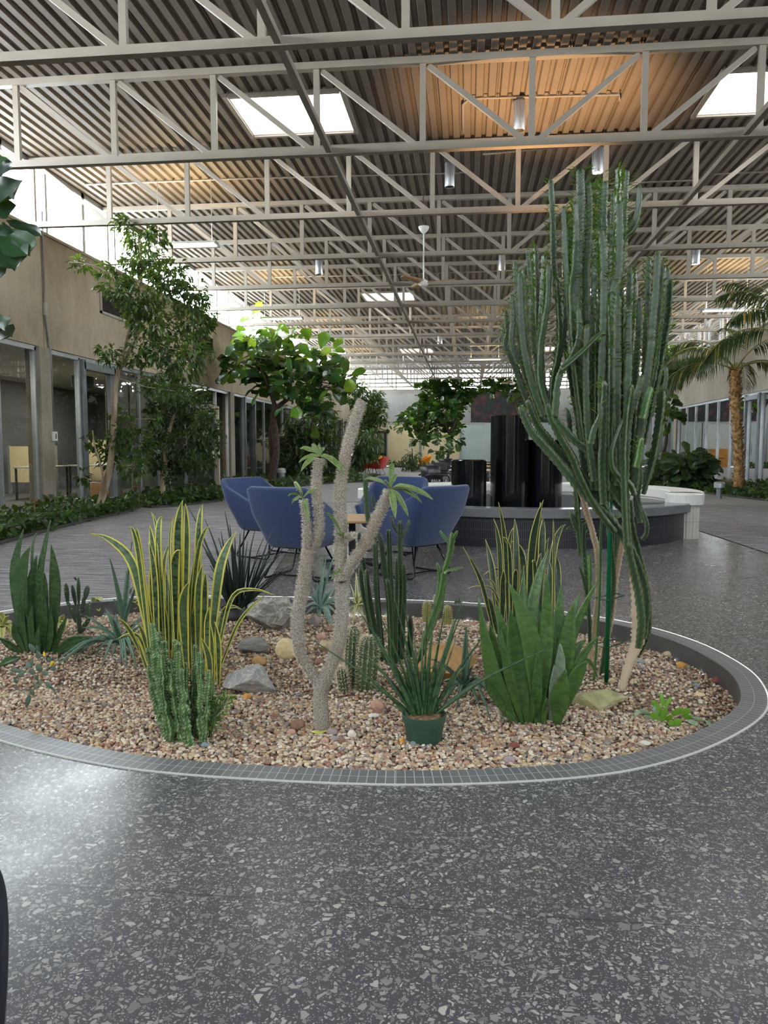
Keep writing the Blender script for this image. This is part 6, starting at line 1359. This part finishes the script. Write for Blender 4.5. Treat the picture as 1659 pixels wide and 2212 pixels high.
# lower, leaning branches
us(E_((1123, 876), (1140, 918), (1156, 942), (1195, 985), (1237, 1036), (1280, 1085), (1320, 1125), (1364, 1188), (1392, 1262), (1398, 1320), (1390, 1380)), [9, 10, 11, 12, 12, 12, 12, 11, 10, 9, 8], -.12, lv=0)
us(E_((1140, 862), (1155, 905), (1174, 935), (1205, 972), (1252, 1023), (1313, 1109), (1345, 1160)), [8, 9, 11, 12, 12, 11, 9], -.05, lv=0)
us(E_((1184, 870), (1194, 905), (1216, 950), (1237, 985), (1257, 1033), (1290, 1096), (1330, 1150)), [9, 12, 11, 11, 11, 10, 9], -.16, lv=0)
us(E_((1196, 890), (1206, 912), (1240, 950), (1270, 972), (1296, 995), (1306, 1030), (1326, 1062), (1356, 1100)), [9, 11, 10, 10, 11, 9, 9, 8], -.18, lv=0)
us(E_((1148, 640), (1152, 720), (1162, 790), (1178, 850), (1192, 895)), 7, .1, lv=.1)
us(E_((1387, 810), (1376, 850), (1360, 895), (1352, 957), (1350, 1033), (1352, 1109), (1358, 1190), (1374, 1262), (1385, 1340), (1378, 1400)), [7, 9, 10, 11, 11, 11, 11, 11, 11, 9], -.2, lv=0)
us(E_((1346, 905), (1330, 950), (1322, 985), (1330, 1020), (1362, 1046), (1372, 1070)), 8, -.28, lv=0)
us(E_((1376, 955), (1383, 1033), (1376, 1075), (1392, 1120), (1395, 1150), (1386, 1165)), 7, -.15, lv=0)
us(E_((1362, 1080), (1366, 1130), (1380, 1190), (1392, 1240), (1401, 1300), (1403, 1350), (1396, 1385), (1378, 1420)), [8, 9, 9, 10, 10, 9, 9, 8], .0, lv=0)
us(E_((1313, 1046), (1330, 1085), (1352, 1110), (1366, 1160), (1372, 1200)), 8, .05, lv=0)
us(E_((1247, 1000), (1246, 1060), (1249, 1120), (1254, 1200)), [7, 8, 9, 5], .3, lv=.4); us(E_((1262, 1130), (1262, 1180), (1266, 1250), (1268, 1330)), 6, .35, lv=.3); us(E_((1233, 1108), (1240, 1130), (1250, 1150)), 7, .3, lv=.9); us(E_((1272, 1198), (1274, 1240), (1272, 1290)), 6, .25, MT_EUPHB, .6)
us(E_((1250, 1222), (1262, 1260), (1270, 1310), (1274, 1390)), [4, 6, 6, 5], .25, lv=0); us(E_((1302, 1080), (1297, 1156), (1295, 1262), (1288, 1390), (1282, 1450)), 4, .1, MT_EUPHB, 0)
us(E_((1300, 1050), (1312, 1120), (1322, 1190), (1326, 1260), (1318, 1330), (1300, 1410)), 7, .2, lv=.2); us(E_((1330, 1110), (1332, 1180), (1324, 1250)), 6, .25, lv=.2)
# woody lower trunks
us(E_((1240, 1040), (1254, 1071), (1266, 1110), (1278, 1150), (1289, 1199), (1291, 1262), (1284, 1340), (1276, 1400), (1272, 1440)), [7, 8, 9, 9, 9, 9, 8, 7, 8], .3, MT_CORK, 0)
us(E_((1346, 1150), (1341, 1185), (1330, 1241), (1321, 1326), (1306, 1400), (1297, 1452)), [7, 8, 9, 8, 8, 9], .25, MT_CORK, 0)
us(E_((1362, 1180), (1366, 1215), (1377, 1270), (1382, 1330), (1382, 1380), (1362, 1432), (1342, 1490)), [10, 12, 15, 19, 20, 13, 11], 0, MT_CORKG, 0)
us(E_((1320, 1075), (1300, 1085), (1290, 1100)), 8, .1, MT_CORK, 0)
euph('candelabra_euphorbia', 'towering many-armed green cactus with leaning woody trunks on the right of the bed', (1342, 1488), U_, MT_EUPH, 101, 3, .026, .5, .5, 0, None, 'cactus', .14, None, .12, .9)
g = GG(1310, 1474); t = thing('support_stake', 'bright green plastic stake standing upright against the tall cactus', 'stake', g)
MB().tube([(0, 0, -.03), (0, 0, .8), (.0, .0, 1.0)], .0115, 12).build('pole', M('green_plastic', (0, 84, 50), (0, 96, 58), 30, .3), t, smooth=True)
MB().tube([(0, 0, 1.0), (0, .01, 1.34)], .0115, 12).build('upper_pole', M('green_plastic_dark', (10, 46, 32), rough=.35), t, smooth=True)
tie = MB()
for z, r in ((.18, .05), (.42, .05), (.98, .1)): tie.tube([(.0, -.013, z), (r * 1.6, .02, z + .02), (r * 1.2, .12, z + .01), (-r, .1, z - .01), (-r * .6, 0, z), (.0, -.013, z)], .003, 5)
tie.build('wire_tie', M('green_wire', (36, 74, 52), rough=.4), t)
# hanging drip nozzle in the cactus
c = P(1312, 975, 3.75); t = thing('spray_lamp', 'small grey metal spotlight tucked among the tall cactus stems', 'lamp', c); MB().lathe((0, 0, 0), [(0, -.03), (.018, -.03), (.016, .035), (.008, .045), (0, .045)], 16, False).build('housing', MT_CAN, t, smooth=True); MB().tube([(0, 0, .04), (.0, .06, .1), (.0, .2, .13)], .004, 6).build('cable', MT_DARK, t)

# ---- spiny two-forked trunk in the middle (thorny palm-like plant with leaf tufts)
def pachy():
    rr = random.Random(77); g = GG(695, 1576); Y = g.y; t = thing('spiny_trunk_plant', 'grey spiny branching trunk with small leaf tufts, in the middle of the bed', 'succulent', (g.x, g.y, gz(g.x, g.y)))
    z5 = lambda z: [(600 + x / 4.608, 840 + y / 4.608) for x, y in z]
    segs = [('trunk', [(696, 1580), (694, 1540), (692, 1500), (697, 1478), (703, 1455)], [17, 17, 16, 18, 14], 0), ('branch', [(690, 1478), (668, 1445), (650, 1415), (644, 1380), (643, 1330), (652, 1280), (660, 1230), (665, 1190)], [12, 11.5, 12, 13, 14, 14, 13, 12], -.05),
            ('branch', [(664, 1200), (664, 1165), (661, 1120), (656, 1080)], [11, 9.5, 8, 7], -.06), ('branch', [(664, 1195), (680, 1175), (690, 1140), (686, 1080), (684, 1030), (690, 990)], [9, 10, 11, 10, 10.5, 10], -.02),
            ('branch', [(700, 1470), (718, 1430), (731, 1390), (738, 1340), (740, 1290), (738, 1250)], [13, 14, 15, 15, 14.5, 15], .04), ('branch', [(739, 1255), (736, 1200), (737, 1140), (734, 1080), (738, 1030), (747, 985), (760, 930), (774, 890), (783, 866)], [15, 14, 14, 13, 12, 12, 12, 11, 9], .06),
            ('branch', [(741, 1250), (760, 1215), (785, 1180), (810, 1130), (828, 1090), (842, 1060)], [11, 12, 12, 11.5, 11, 10], -.06), ('branch', [(740, 1165), (752, 1160), (766, 1156)], [6, 6, 4], -.08)]
    for nm, pts, rp, dy in segs:
        q = spline([P(a, b, Y + dy * (i / len(pts)) * 1.4) for i, (a, b) in enumerate(pts)], 8); k = len(q); rad = []
        for i in range(k):
            x = i / (k - 1) * (len(rp) - 1); a = min(int(x), len(rp) - 2); rad.append((rp[a] + (rp[a + 1] - rp[a]) * (x - a)) * PX(Y))
        if nm == 'trunk': q[0].z = gz(q[0].x, q[0].y) - .03
        mb = MB(); q2, r2 = [], []
        for i in range(k - 1):
            for s_ in range(3): q2.append(q[i].lerp(q[i + 1], s_ / 3)); r2.append((rad[i] + (rad[i + 1] - rad[i]) * s_ / 3) * (1 + (.04 if (i * 3 + s_) % 2 else -.03)))
        q2.append(q[-1]); r2.append(rad[-1] * .6); mb.tube(q2, r2, 16); o = mb.build(nm, MT_PACH, t, t.location, smooth=True)
        sm = MB(); ns = int(460 * k / 41) if nm == 'trunk' else int(k * 28)
        for i in range(ns):
            x = rr.uniform(0, k - 1.01); a = int(x); p = q[a].lerp(q[a + 1], x - a); tt = (q[a + 1] - q[a]).normalized(); u = tt.cross(Vector((.3, 1, .2))).normalized(); w_ = tt.cross(u); an = rr.uniform(0, 6.28); d = u * math.cos(an) + w_ * math.sin(an)
            L = rr.uniform(.006, .014) * (.6 if nm == 'trunk' else 1)
            for e in (-.5, .35): spike(sm, p + d * rad[a] * .97, d + tt * rr.uniform(-.2, .5) + tt.cross(d) * e, L, .001)
        sm.build('spines', MT_PSP, o, t.location)
    def tuft(c, tips, Yt):
        pb = P(c[0], c[1], Yt)
        for i, (x, y, w_) in enumerate(tips):
            pe = P(x, y, Yt + rr.uniform(-.1, .06)); d = pe - pb; pm = pb + d * .5 + Vector((0, 0, d.length * .14)); put_blade(blade([pb, pb.lerp(pm, .6) + Vector((0, 0, .006)), pm, pm.lerp(pe, .6) + Vector((0, 0, .006)), pe], w_ * PX(Yt), Vector((rr.uniform(-.4, .4), -1, .5)), [.12, .35, .7, .95, 1, .95, .75, .4, .05], .15, 4, 4), 'leaf', MT_PLF, t, .0015)
    tuft((692, 985), [(648, 970, 11), (672, 962, 12), (700, 968, 10), (688, 960, 7), (650, 1018, 13), (645, 1000, 8), (706, 1012, 10), (745, 1025, 14), (722, 1000, 9)], Y); tuft((654, 1076), [(622, 1072, 6), (634, 1042, 10), (644, 1052, 8), (630, 1088, 8), (692, 1058, 9), (668, 1130, 10), (640, 1060, 6)], Y - .06)
    tuft((843, 1056), [(848, 1000, 13), (858, 1026, 10), (787, 1036, 9), (936, 1080, 13), (912, 1087, 9), (854, 1120, 15), (882, 1116, 12), (830, 1040, 6), (900, 1060, 8)], Y - .08); tuft((742, 1165), [(705, 1108, 7), (726, 1156, 6), (742, 1150, 5)], Y - .05); tuft((738, 1238), [(716, 1252, 6), (730, 1230, 5)], Y - .05)
MT_PLF = m_sanse('tuft_leaf', (76, 100, 52), (108, 128, 72), (138, 146, 92), .06, .45)
def m_pachy():
    t = NT('spiny_bark'); v = t.mapping((1, 1, .55)); e = t.voro(170, 'DISTANCE_TO_EDGE', v); c = t.ramp(e, [(.02, (190, 184, 172)), (.1, (152, 144, 132)), (.3, (126, 118, 106))]); c = t.mix(c, (150, 120, 92), t.ramp(t.noise(3, 2), [(.45, 0.0), (.7, .5)])); t.base(c); t.set(rough=.85); t.bump(e, .6, .01); return t.m
MT_PACH = m_pachy(); MT_PSP = M('thorns', (182, 172, 156), (212, 204, 190), 50, .6); pachy()
g = GG(712, 1589)
t = thing('fallen_leaf', 'fallen yellow-green leaf on the gravel at the foot of the spiny trunk', 'leaf', (g.x, g.y, g.z + .02)); put_blade(blade([GG(672, 1590) + Vector((0, 0, .02)), GG(690, 1593) + Vector((0, -.01, .024)), GG(708, 1588) + Vector((0, 0, .022))], .016, Vector((0, -.3, 1)), [.2, .8, 1, .8, .1]), 'blade', M('fallen_leaf', (170, 176, 60), (196, 200, 84), 30, .5), t, .001)

# ---- columnar cacti behind the spiny trunk
N_ = [([(789, 1016), (791, 1075), (797, 1128), (812, 1150), (823, 1170), (832, 1240), (841, 1300), (848, 1365), (850, 1422)], [7, 7.5, 8, 8, 8, 8.5, 9, 9, 9], 0), ([(804, 1070), (806, 1085), (812, 1108), (814, 1140)], 5, .05), ([(817, 1083), (816, 1098), (814, 1120)], 5, .04), ([(810, 1168), (812, 1240), (817, 1320), (828, 1410)], 7, -.05), ([(840, 1142), (842, 1220), (846, 1310), (852, 1410)], 6.5, .08), ([(864, 1122), (865, 1200), (868, 1290), (862, 1415)], 7, .02),
      ([(845, 1113), (850, 1136), (860, 1152), (866, 1166)], 4, .02), ([(885, 1122), (879, 1142), (870, 1156), (866, 1168)], 4.5, .02), ([(856, 1205), (857, 1270), (856, 1330), (856, 1410)], 6, -.08), ([(872, 1216), (873, 1280), (870, 1350), (868, 1418)], 7, -.02), ([(778, 1226), (782, 1270), (795, 1330), (815, 1400)], 7, .0), ([(791, 1230), (796, 1296), (806, 1350), (822, 1415)], 7, -.06), ([(776, 1150), (777, 1176), (790, 1240), (806, 1330), (820, 1405)], 6, .1), ([(886, 1330), (887, 1370), (884, 1412)], 8, .05), ([(836, 1250), (842, 1320), (846, 1415)], 7, -.1)]
euph('column_cactus', 'group of tall dark green ribbed columns behind the spiny trunk', (845, 1422), N_, MT_EUPH, 102, 4, .03, 0, .34, .006, None, 'cactus', .06)
O_ = [([(976, 1150), (971, 1192), (958, 1239), (948, 1290), (926, 1350), (905, 1420), (900, 1460)], [8, 8.5, 7.5, 7, 7, 7, 7], 0), ([(962, 1236), (957, 1290), (940, 1340), (916, 1400), (903, 1462)], 6.5, .05), ([(951, 1146), (958, 1158), (968, 1170), (970, 1185)], 4, 0), ([(988, 1146), (982, 1158), (974, 1172)], 4.5, 0), ([(1001, 1226), (985, 1230), (968, 1233), (960, 1240)], 3.5, -.03), ([(944, 1215), (950, 1240), (948, 1275), (936, 1330)], 5, .06)]
euph('column_cactus', 'leaning notched green cactus rising behind the green pot to the right', (902, 1468), O_, MT_EUPHB, 103, 3, .04, 0, .5, .004, None, 'cactus', .16)
# knobbly clump in front
rr = random.Random(9); K_ = []
for tx, ty, r in ((510, 980, 10), (480, 1170, 9), (550, 1050, 10), (600, 1120, 10), (690, 1110, 9), (722, 1130, 8), (650, 1270, 11), (700, 1160, 9), (855, 1150, 7), (892, 1205, 6), (780, 1290, 7), (570, 1370, 7), (485, 1330, 9), (495, 1450, 7), (550, 1580, 8), (920, 1270, 6), (965, 1350, 7), (900, 1420, 8), (835, 1380, 8), (760, 1480, 9), (990, 1400, 6), (620, 1500, 10), (700, 1450, 10), (660, 1380, 10), (540, 1250, 10), (870, 1300, 8), (940, 1480, 8), (800, 1560, 9), (880, 1600, 8), (740, 1340, 9), (620, 1650, 9), (960, 1600, 7), (580, 1230, 9)):
    b = 780 + (tx - 720) * .62 + rr.uniform(-30, 30); by = 1880 + rr.uniform(-40, 45); mx = tx * .5 + b * .5 + (tx - b) * .18; p0 = cc(tx, ty); p1 = cc(mx, (ty + by) / 2); p2 = cc(b, by); K_.append(([p0, p1, p2], r, rr.uniform(-.10, .12)))
K_.append(([cc(1120, 1560), cc(1060, 1660), cc(970, 1780), cc(940, 1860)], 4, 0, None, .8)); K_.append(([cc(1000, 1600), cc(1010, 1680), cc(960, 1800)], 4, 0, None, .8))
euph('knobbly_cactus', 'dense clump of knobbly green cactus stems in front of the yellow-edged snake plant', (385, 1592), K_, m_cactus('knobbly_skin', (46, 76, 38), (80, 114, 58), .5, (170, 184, 140), 30), 104, 4, .012, 0, .34, .004, None, 'cactus', .3, None, .55)
# paddle cactus at left
def pads(name, lab, base, lst, mat, seed, conv=None, thick=.35, Y0=None, dots=True, cat='cactus', part='pad', dz=.06):
    rr = random.Random(seed); g = GG(*base); Y = Y0 or g.y; t = thing(name, lab, cat, (g.x, g.y, gz(g.x, g.y))); V, F = ico(3)
    for a in lst:
        p0, p1 = a[0], a[1]; w_ = a[2]; dy = rr.uniform(-dz, dz) if len(a) < 4 else a[3]; mt = a[4] if len(a) > 4 else mat
        q0, q1 = P(p0[0], p0[1], Y + dy), P(p1[0], p1[1], Y + dy + rr.uniform(-.02, .02)); ax = q1 - q0; L = ax.length; ax.normalize(); nrm = Vector((rr.uniform(-.5, .5), -1, rr.uniform(-.2, .3))); s_ = ax.cross(nrm).normalized(); u = s_.cross(ax); W_ = w_ * PX(Y); vs = []
        for v in V: z = v[2]; f = 1 - .18 * (z < 0) * abs(z); vs.append((q0 + q1) / 2 + ax * (z * L / 2 * 1.04) + s_ * (v[0] * W_ / 2 * f * (1 + .15 * z)) + u * (v[1] * W_ / 2 * thick))
        for v in vs: v.z = max(v.z, gz(v.x, min(max(v.y, 2.7), 5.6)) - .015)
        m_ = MB(); m_.add(vs, [tuple(f) for f in F]); m_.build(part, mt, t, t.location, smooth=True)
    return t
def m_pad(name, a, b, dot):
    t = NT(name); n = t.voro(46, 'F1', None, 'Distance', .5); c = t.ramp(t.noise(5, 3), [(.35, a), (.65, b)]); t.base(t.mix(dot, c, t.ramp(n, [(.16, 0.0), (.24, 1.0)]))); t.set(rough=.5); return t.m
MT_PAD = m_pad('paddle_skin', (46, 62, 46), (70, 88, 62), (150, 142, 110))
q7 = lambda a, b, w_, d=0: (c7(*a), c7(*b), w_ / 4.809, d)
pads('paddle_cactus', 'small paddle cactus with upright dark arms right of the far left snake plant', (172, 1372), [q7((825, 1310), (818, 1000), 62), q7((818, 1020), (815, 715), 46), q7((790, 1180), (705, 960), 58), q7((705, 1000), (685, 770), 54), q7((790, 1010), (750, 790), 58, .05), q7((880, 945), (912, 795), 60), q7((860, 1090), (872, 910), 54, .03), q7((870, 1240), (930, 1120), 50), q7((930, 1150), (930, 965), 46), q7((795, 740), (772, 705), 26), q7((840, 1290), (890, 1180), 56)], MT_PAD, 111, thick=.6)
pads('jointed_shrub', 'small grey-green shrubby plant spilling over the gravel at front left', (78, 1500), [q7((300, 1400), (360, 1480), 60), q7((375, 1410), (400, 1480), 40), q7((380, 1470), (410, 1550), 76), q7((270, 1590), (320, 1640), 70), q7((300, 1680), (370, 1700), 60), q7((380, 1610), (420, 1680), 66), q7((100, 1670), (270, 1690), 44), q7((170, 1740), (250, 1700), 50), q7((440, 1690), (500, 1710), 62), q7((480, 1540), (530, 1580), 60), q7((450, 1490), (465, 1560), 30), q7((520, 1640), (580, 1660), 60), q7((370, 1720), (390, 1780), 44), q7((350, 1800), (380, 1870), 50), q7((310, 1870), (350, 1930), 50), q7((270, 2060), (310, 1930), 60), q7((470, 1800), (530, 1840), 60), q7((520, 1840), (575, 1890), 36), q7((150, 1760), (180, 1810), 44), q7((400, 1770), (430, 1830), 44), q7((340, 1560), (300, 1640), 60)],
     m_pad('grey_pad', (60, 80, 66), (86, 106, 88), (96, 112, 94)), 112, thick=.25, Y0=3.25, dz=.08)
pads('bloom', 'two small yellow blossoms on the shrubby plant at front left', (110, 1470), [q7((530, 1630), (550, 1580), 40), q7((455, 1480), (462, 1530), 26)], M('bloom_yellow', (222, 188, 50), rough=.5), 113, thick=.8, Y0=3.22, cat='flower', part='blossom', dz=.01)
w7 = lambda a, b, w_, d=None: ((1300 + a[0] / 4.621, 1300 + a[1] / 4.621), (1300 + b[0] / 4.621, 1300 + b[1] / 4.621), w_ / 4.621) + ((d,) if d is not None else ())
MT_HOL = m_leaf('holiday_leaf', (84, 140, 40), (128, 178, 62), .35, (160, 196, 90), .35); MT_HOLG = M('holiday_leaf_grey', (120, 148, 112), (148, 170, 136), 20, .4)
pads('leaf_cactus', 'small bright green flat-jointed plant alone near the right end of the bed', (1437, 1560), [w7((600, 1200), (640, 1060), 66), w7((640, 1220), (690, 1130), 76), w7((720, 1140), (785, 1060), 74), w7((790, 1110), (880, 1080), 74), w7((700, 1130), (760, 1090), 60), w7((600, 1150), (560, 1020), 50), w7((560, 1060), (505, 985), 54), w7((610, 1050), (590, 905), 40), w7((640, 1060), (640, 970), 46), w7((650, 1030), (692, 955), 36), w7((800, 1130), (890, 1160), 60), w7((700, 1230), (790, 1180), 70), w7((580, 1180), (490, 1110), 66), w7((690, 1180), (700, 1240), 70)] + [w7(a, b, w_) + (0, MT_HOLG) for a, b, w_ in (((480, 1120), (390, 1080), 56), ((400, 1080), (320, 1130), 40), ((320, 1110), (290, 1190), 36), ((560, 1180), (420, 1140), 50), ((500, 1220), (420, 1240), 50), ((420, 1230), (360, 1300), 44), ((850, 1180), (960, 1230), 46), ((900, 1150), (1020, 1190), 36), ((1030, 1180), (1110, 1250), 34), ((1100, 1230), (1160, 1300), 32), ((1150, 1290), (1230, 1330), 34), ((930, 1230), (990, 1280), 36), ((560, 1160), (520, 1040), 48))], MT_HOL, 114, thick=.2, dz=.07, cat='succulent', part='joint')
# spiny barrels
def barrel(name, lab, base, cols, mat, seed, spl, ns, group=None, sm_=.0013):
    rr = random.Random(seed); g = GG(*base); t = thing(name, lab, 'cactus', (g.x, g.y, gz(g.x, g.y)), group)
    for pts, rp, dy in cols:
        q = [P(a, b, g.y + dy) for a, b in pts]; q[-1].z = gz(q[-1].x, q[-1].y) - .02; r = rp * PX(g.y); mb = MB(); rg = stem(mb, list(reversed(q)), [r * .9, r, r * 1.02, r, r * .92, r * .75], 12, .03, .16, 0, 1, .01, .1); o = mb.build('stem', mat, t, t.location, smooth=True); sm = MB()
        for i, ring_ in enumerate(rg):
            for p, d, tt in ring_:
                for k in range(ns): spike(sm, p, d + rvec(rr) * .8 + tt * .2, spl * rr.uniform(.5, 1.2), sm_)
        sm.build('needles', MT_SPINE, o, t.location)  # all spines of this column in one mesh
barrel('barrel_cactus', 'pair of spiny cylindrical cacti with a small one, behind the spiny trunk fork', (772, 1484), [([(764, 1352), (762, 1410), (760, 1484)], 17, .03), ([(798, 1374), (796, 1420), (790, 1484)], 22, -.02), ([(736, 1440), (739, 1460), (744, 1484)], 11, -.08)], m_cactus('barrel_skin', (48, 66, 46), (78, 98, 68), .5, (170, 164, 132), 10), 121, .026, 4)
for i, (px, top, bot, r, lab) in enumerate(((922, 1298, 1344, 9, 'small golden-spined cactus behind the potted plant, left of three'), (967, 1308, 1350, 9, 'small golden-spined cactus behind the potted plant, right of three'), (943, 1284, 1334, 7, 'small green spined cactus between the two golden ones'))): barrel('small_cactus', lab, (px, bot), [([(px, top), (px, (top + bot) / 2), (px, bot)], r, 0)], m_cactus('golden_skin%d' % i, (104, 106, 50), (146, 138, 76), .6, (190, 172, 110)), 130 + i, .014, 2, 'small cacti at the back rim')
pads('paddle_cactus', 'little green paddle cactus by the back rim, behind the leaning notched cactus', (985, 1335), [((985, 1338), (982, 1312), 16), ((982, 1318), (992, 1292), 14), ((975, 1322), (968, 1300), 12), ((1000, 1335), (1008, 1310), 14), ((1012, 1330), (1022, 1316), 12)], MT_PAD, 141, thick=.4)
# pale leafy succulents along the left and the back rim
MT_YEL2 = m_sanse('pale_leaf', (128, 136, 70), (168, 168, 98), (206, 196, 136), .12, .5)
TUFT = [.3, .6, .9, 1, 1, .85, .6, .1]
for base, c_, tips, lab in (((10, 1378), (8, 1355), [(-15, 1320), (2, 1322), (18, 1330), (25, 1345), (22, 1372), (-10, 1360), (5, 1385), (25, 1358), (-18, 1345)], 'pale yellow-green leafy succulent at the far left edge'), ((135, 1366), (133, 1352), [(122, 1332), (136, 1328), (148, 1338), (146, 1352), (124, 1352), (140, 1364), (130, 1360)], 'pale yellow-green leafy succulent between the far left snake plant and paddle cactus'),
                             ((207, 1325), (207, 1312), [(200, 1290), (212, 1288), (220, 1298), (218, 1312), (198, 1305), (206, 1322), (214, 1320)], 'small olive leafy succulent by the rim behind the paddle cactus'), ((298, 1322), (298, 1312), [(288, 1300), (299, 1297), (309, 1302), (308, 1318), (290, 1316)], 'small olive leafy succulent by the rim behind the aloe')):
    rosette('leafy_succulent', lab, 'succulent', base, [c_], tips, 13, MT_YEL2, 150 + base[0], .25, .12, .25, TUFT, .003)
for base, c_, tips, lab in (((276, 1296), (276, 1288), [(270, 1262), (279, 1258), (286, 1268), (268, 1278), (284, 1276)], 'small reddish spiky plant by the rim above the aloe'), ((309, 1296), (310, 1288), [(300, 1264), (310, 1262), (318, 1272), (322, 1284), (304, 1276)], 'reddish spiky plant by the rim right behind the aloe')):
    rosette('red_succulent', lab, 'succulent', base, [c_], tips, 6, M('red_leaf', (120, 76, 66), (150, 104, 88), 20, .5) if 'red_leaf' not in bpy.data.materials else bpy.data.materials['red_leaf'], 160 + base[0], .1, .1)
rosette('dry_tuft', 'small straw-coloured spiny tuft left of the grey striped rock', 'succulent', (480, 1368), [(480, 1366)], [(470, 1354), (478, 1350), (486, 1354), (490, 1362), (468, 1362), (482, 1358), (474, 1350)], 3, M('straw', (176, 142, 84), rough=.7), 171, .1, .06)

# ---- green nursery pot with round-leaved snake plant
g = GG(916, 1612); Y = g.y + .07; top = P(916, 1540, Y); zb = gz(g.x, Y) - .01; t = thing('potted_snake_plant', 'green nursery pot with spiky cylindrical-leaved plant in front of the bed centre', 'potted plant', (top.x, Y, zb)); H = top.z - zb; r = 49 * PX(Y)
MB().lathe((0, 0, 0), [(0, 0), (r * .76, 0), (r * .78, .004), (r * .93, H * .76), (r * .99, H * .765), (r * 1.0, H * .99), (r * .985, H), (r * .95, H), (r * .93, H * .8), (0, H * .8)], 40, False).build('pot', M('nursery_green', (46, 74, 60), (52, 82, 66), 20, .38), t, smooth=True)
t.children[0].modifiers.new('es', 'EDGE_SPLIT').split_angle = .7
sm = MB(); rr = random.Random(3); sm.lathe((0, 0, H * .86), [(0, .01), (r * .6, .012), (r * .94, .0)], 30, False); sm.build('soil', M('pot_soil', (96, 68, 46), (150, 116, 84), 60, .95, bump=.8), t)
MT_CYL = m_sanse('cylinder_leaf', (28, 54, 34), (62, 92, 56), None, rough=.4, band=.3); z6 = zpx(640, 1250, 3.456)
for i, (x, y, bx, w_) in enumerate(((70, 425, 860, 5), (410, 440, 880, 5), (470, 740, 860, 5), (700, 930, 850, 5), (480, 250, 900, 5), (430, 190, 910, 4), (720, 90, 930, 5), (790, 130, 940, 5), (880, 420, 920, 6), (1040, 110, 960, 6), (1110, 230, 980, 6), (1270, 70, 990, 5), (1250, 200, 985, 5), (1430, 385, 1010, 6), (1942, 490, 1020, 7), (1010, 440, 960, 6), (1190, 460, 1000, 6), (940, 330, 940, 6), (620, 260, 910, 5), (560, 400, 890, 6), (1130, 520, 990, 6), (670, 500, 890, 6), (760, 420, 910, 6), (820, 560, 920, 7), (900, 600, 935, 7), (1330, 560, 1010, 5), (540, 330, 895, 4), (980, 200, 950, 5), (1180, 300, 980, 5), (600, 640, 880, 6), (740, 640, 905, 7), (1060, 620, 985, 6))):
    b = P(640 + bx / 3.456, 1250 + 985 / 3.456, Y + rr.uniform(-.03, .04)); b = Vector((top.x + max(-.06, min(.06, b.x - top.x)), b.y, zb + H * .84)); e_ = z6(x, y); pe = P(e_[0], e_[1], Y + rr.uniform(-.12, .14)); d = pe - b; pm = b.lerp(pe, .5) + Vector((0, 0, d.length * .05)); q = spline([b, b.lerp(pm, .5) + Vector((0, 0, d.length * .02)), pm, pe], 6); k = len(q)
    m_ = MB(); m_.tube(q, [w_ * .8 * PX(Y) * (.55 + .55 * min(1, j / 4)) * (1 - .93 * (j / (k - 1)) ** 1.8) for j in range(k)], 8); m_.uv = [(.5, d.length * (j // 8) / (k - 1)) for j in range(8 * k)]; m_.build('leaf', MT_CYL, t, t.location, smooth=True)
# ---- repeats of one kind share a group
GRP = {'pebble': 'larger pebbles among the gravel', 'rock': 'rocks set in the gravel bed', 'boulder': 'boulders set in the gravel bed', 'cobble': 'rounded cobbles in the gravel bed', 'snake_plant': 'snake plants in the desert bed', 'aloe': 'aloes in the desert bed', 'column_cactus': 'ribbed column cacti in the desert bed',
       'paddle_cactus': 'paddle cacti in the desert bed', 'leafy_succulent': 'pale leafy succulents in the desert bed', 'red_succulent': 'small red spiky plants by the rim', 'ficus_tree': 'ficus trees along the left side', 'fiddle_leaf_fig': 'fiddle-leaf figs in the hall', 'palm_tree': 'palms on the right', 'leafy_shrub': 'big-leaved shrubs on the right',
       'planting_bed': 'leafy beds along the walls', 'pedestal_bollard': 'small grey bollards in the leafy beds', 'desk': 'desks inside the left offices', 'partition': 'beige partitions inside the left offices', 'carpet': 'carpets of the hall', 'door_lettering': 'lettering on the framed glass door'}
for o in list(bpy.data.objects):
    if o.parent is None and o.get('label') and not o.get('group'):
        k = o.name.split('.')[0]
        if k in GRP: o['group'] = GRP[k]
        elif k == 'lounge_chair' and o['label'].startswith('red'): o['group'] = 'red lounge chairs by the black door'
        elif k == 'wall_screen' and 'frosted' in o['label']: o['group'] = 'pale frosted panels on the end wall'
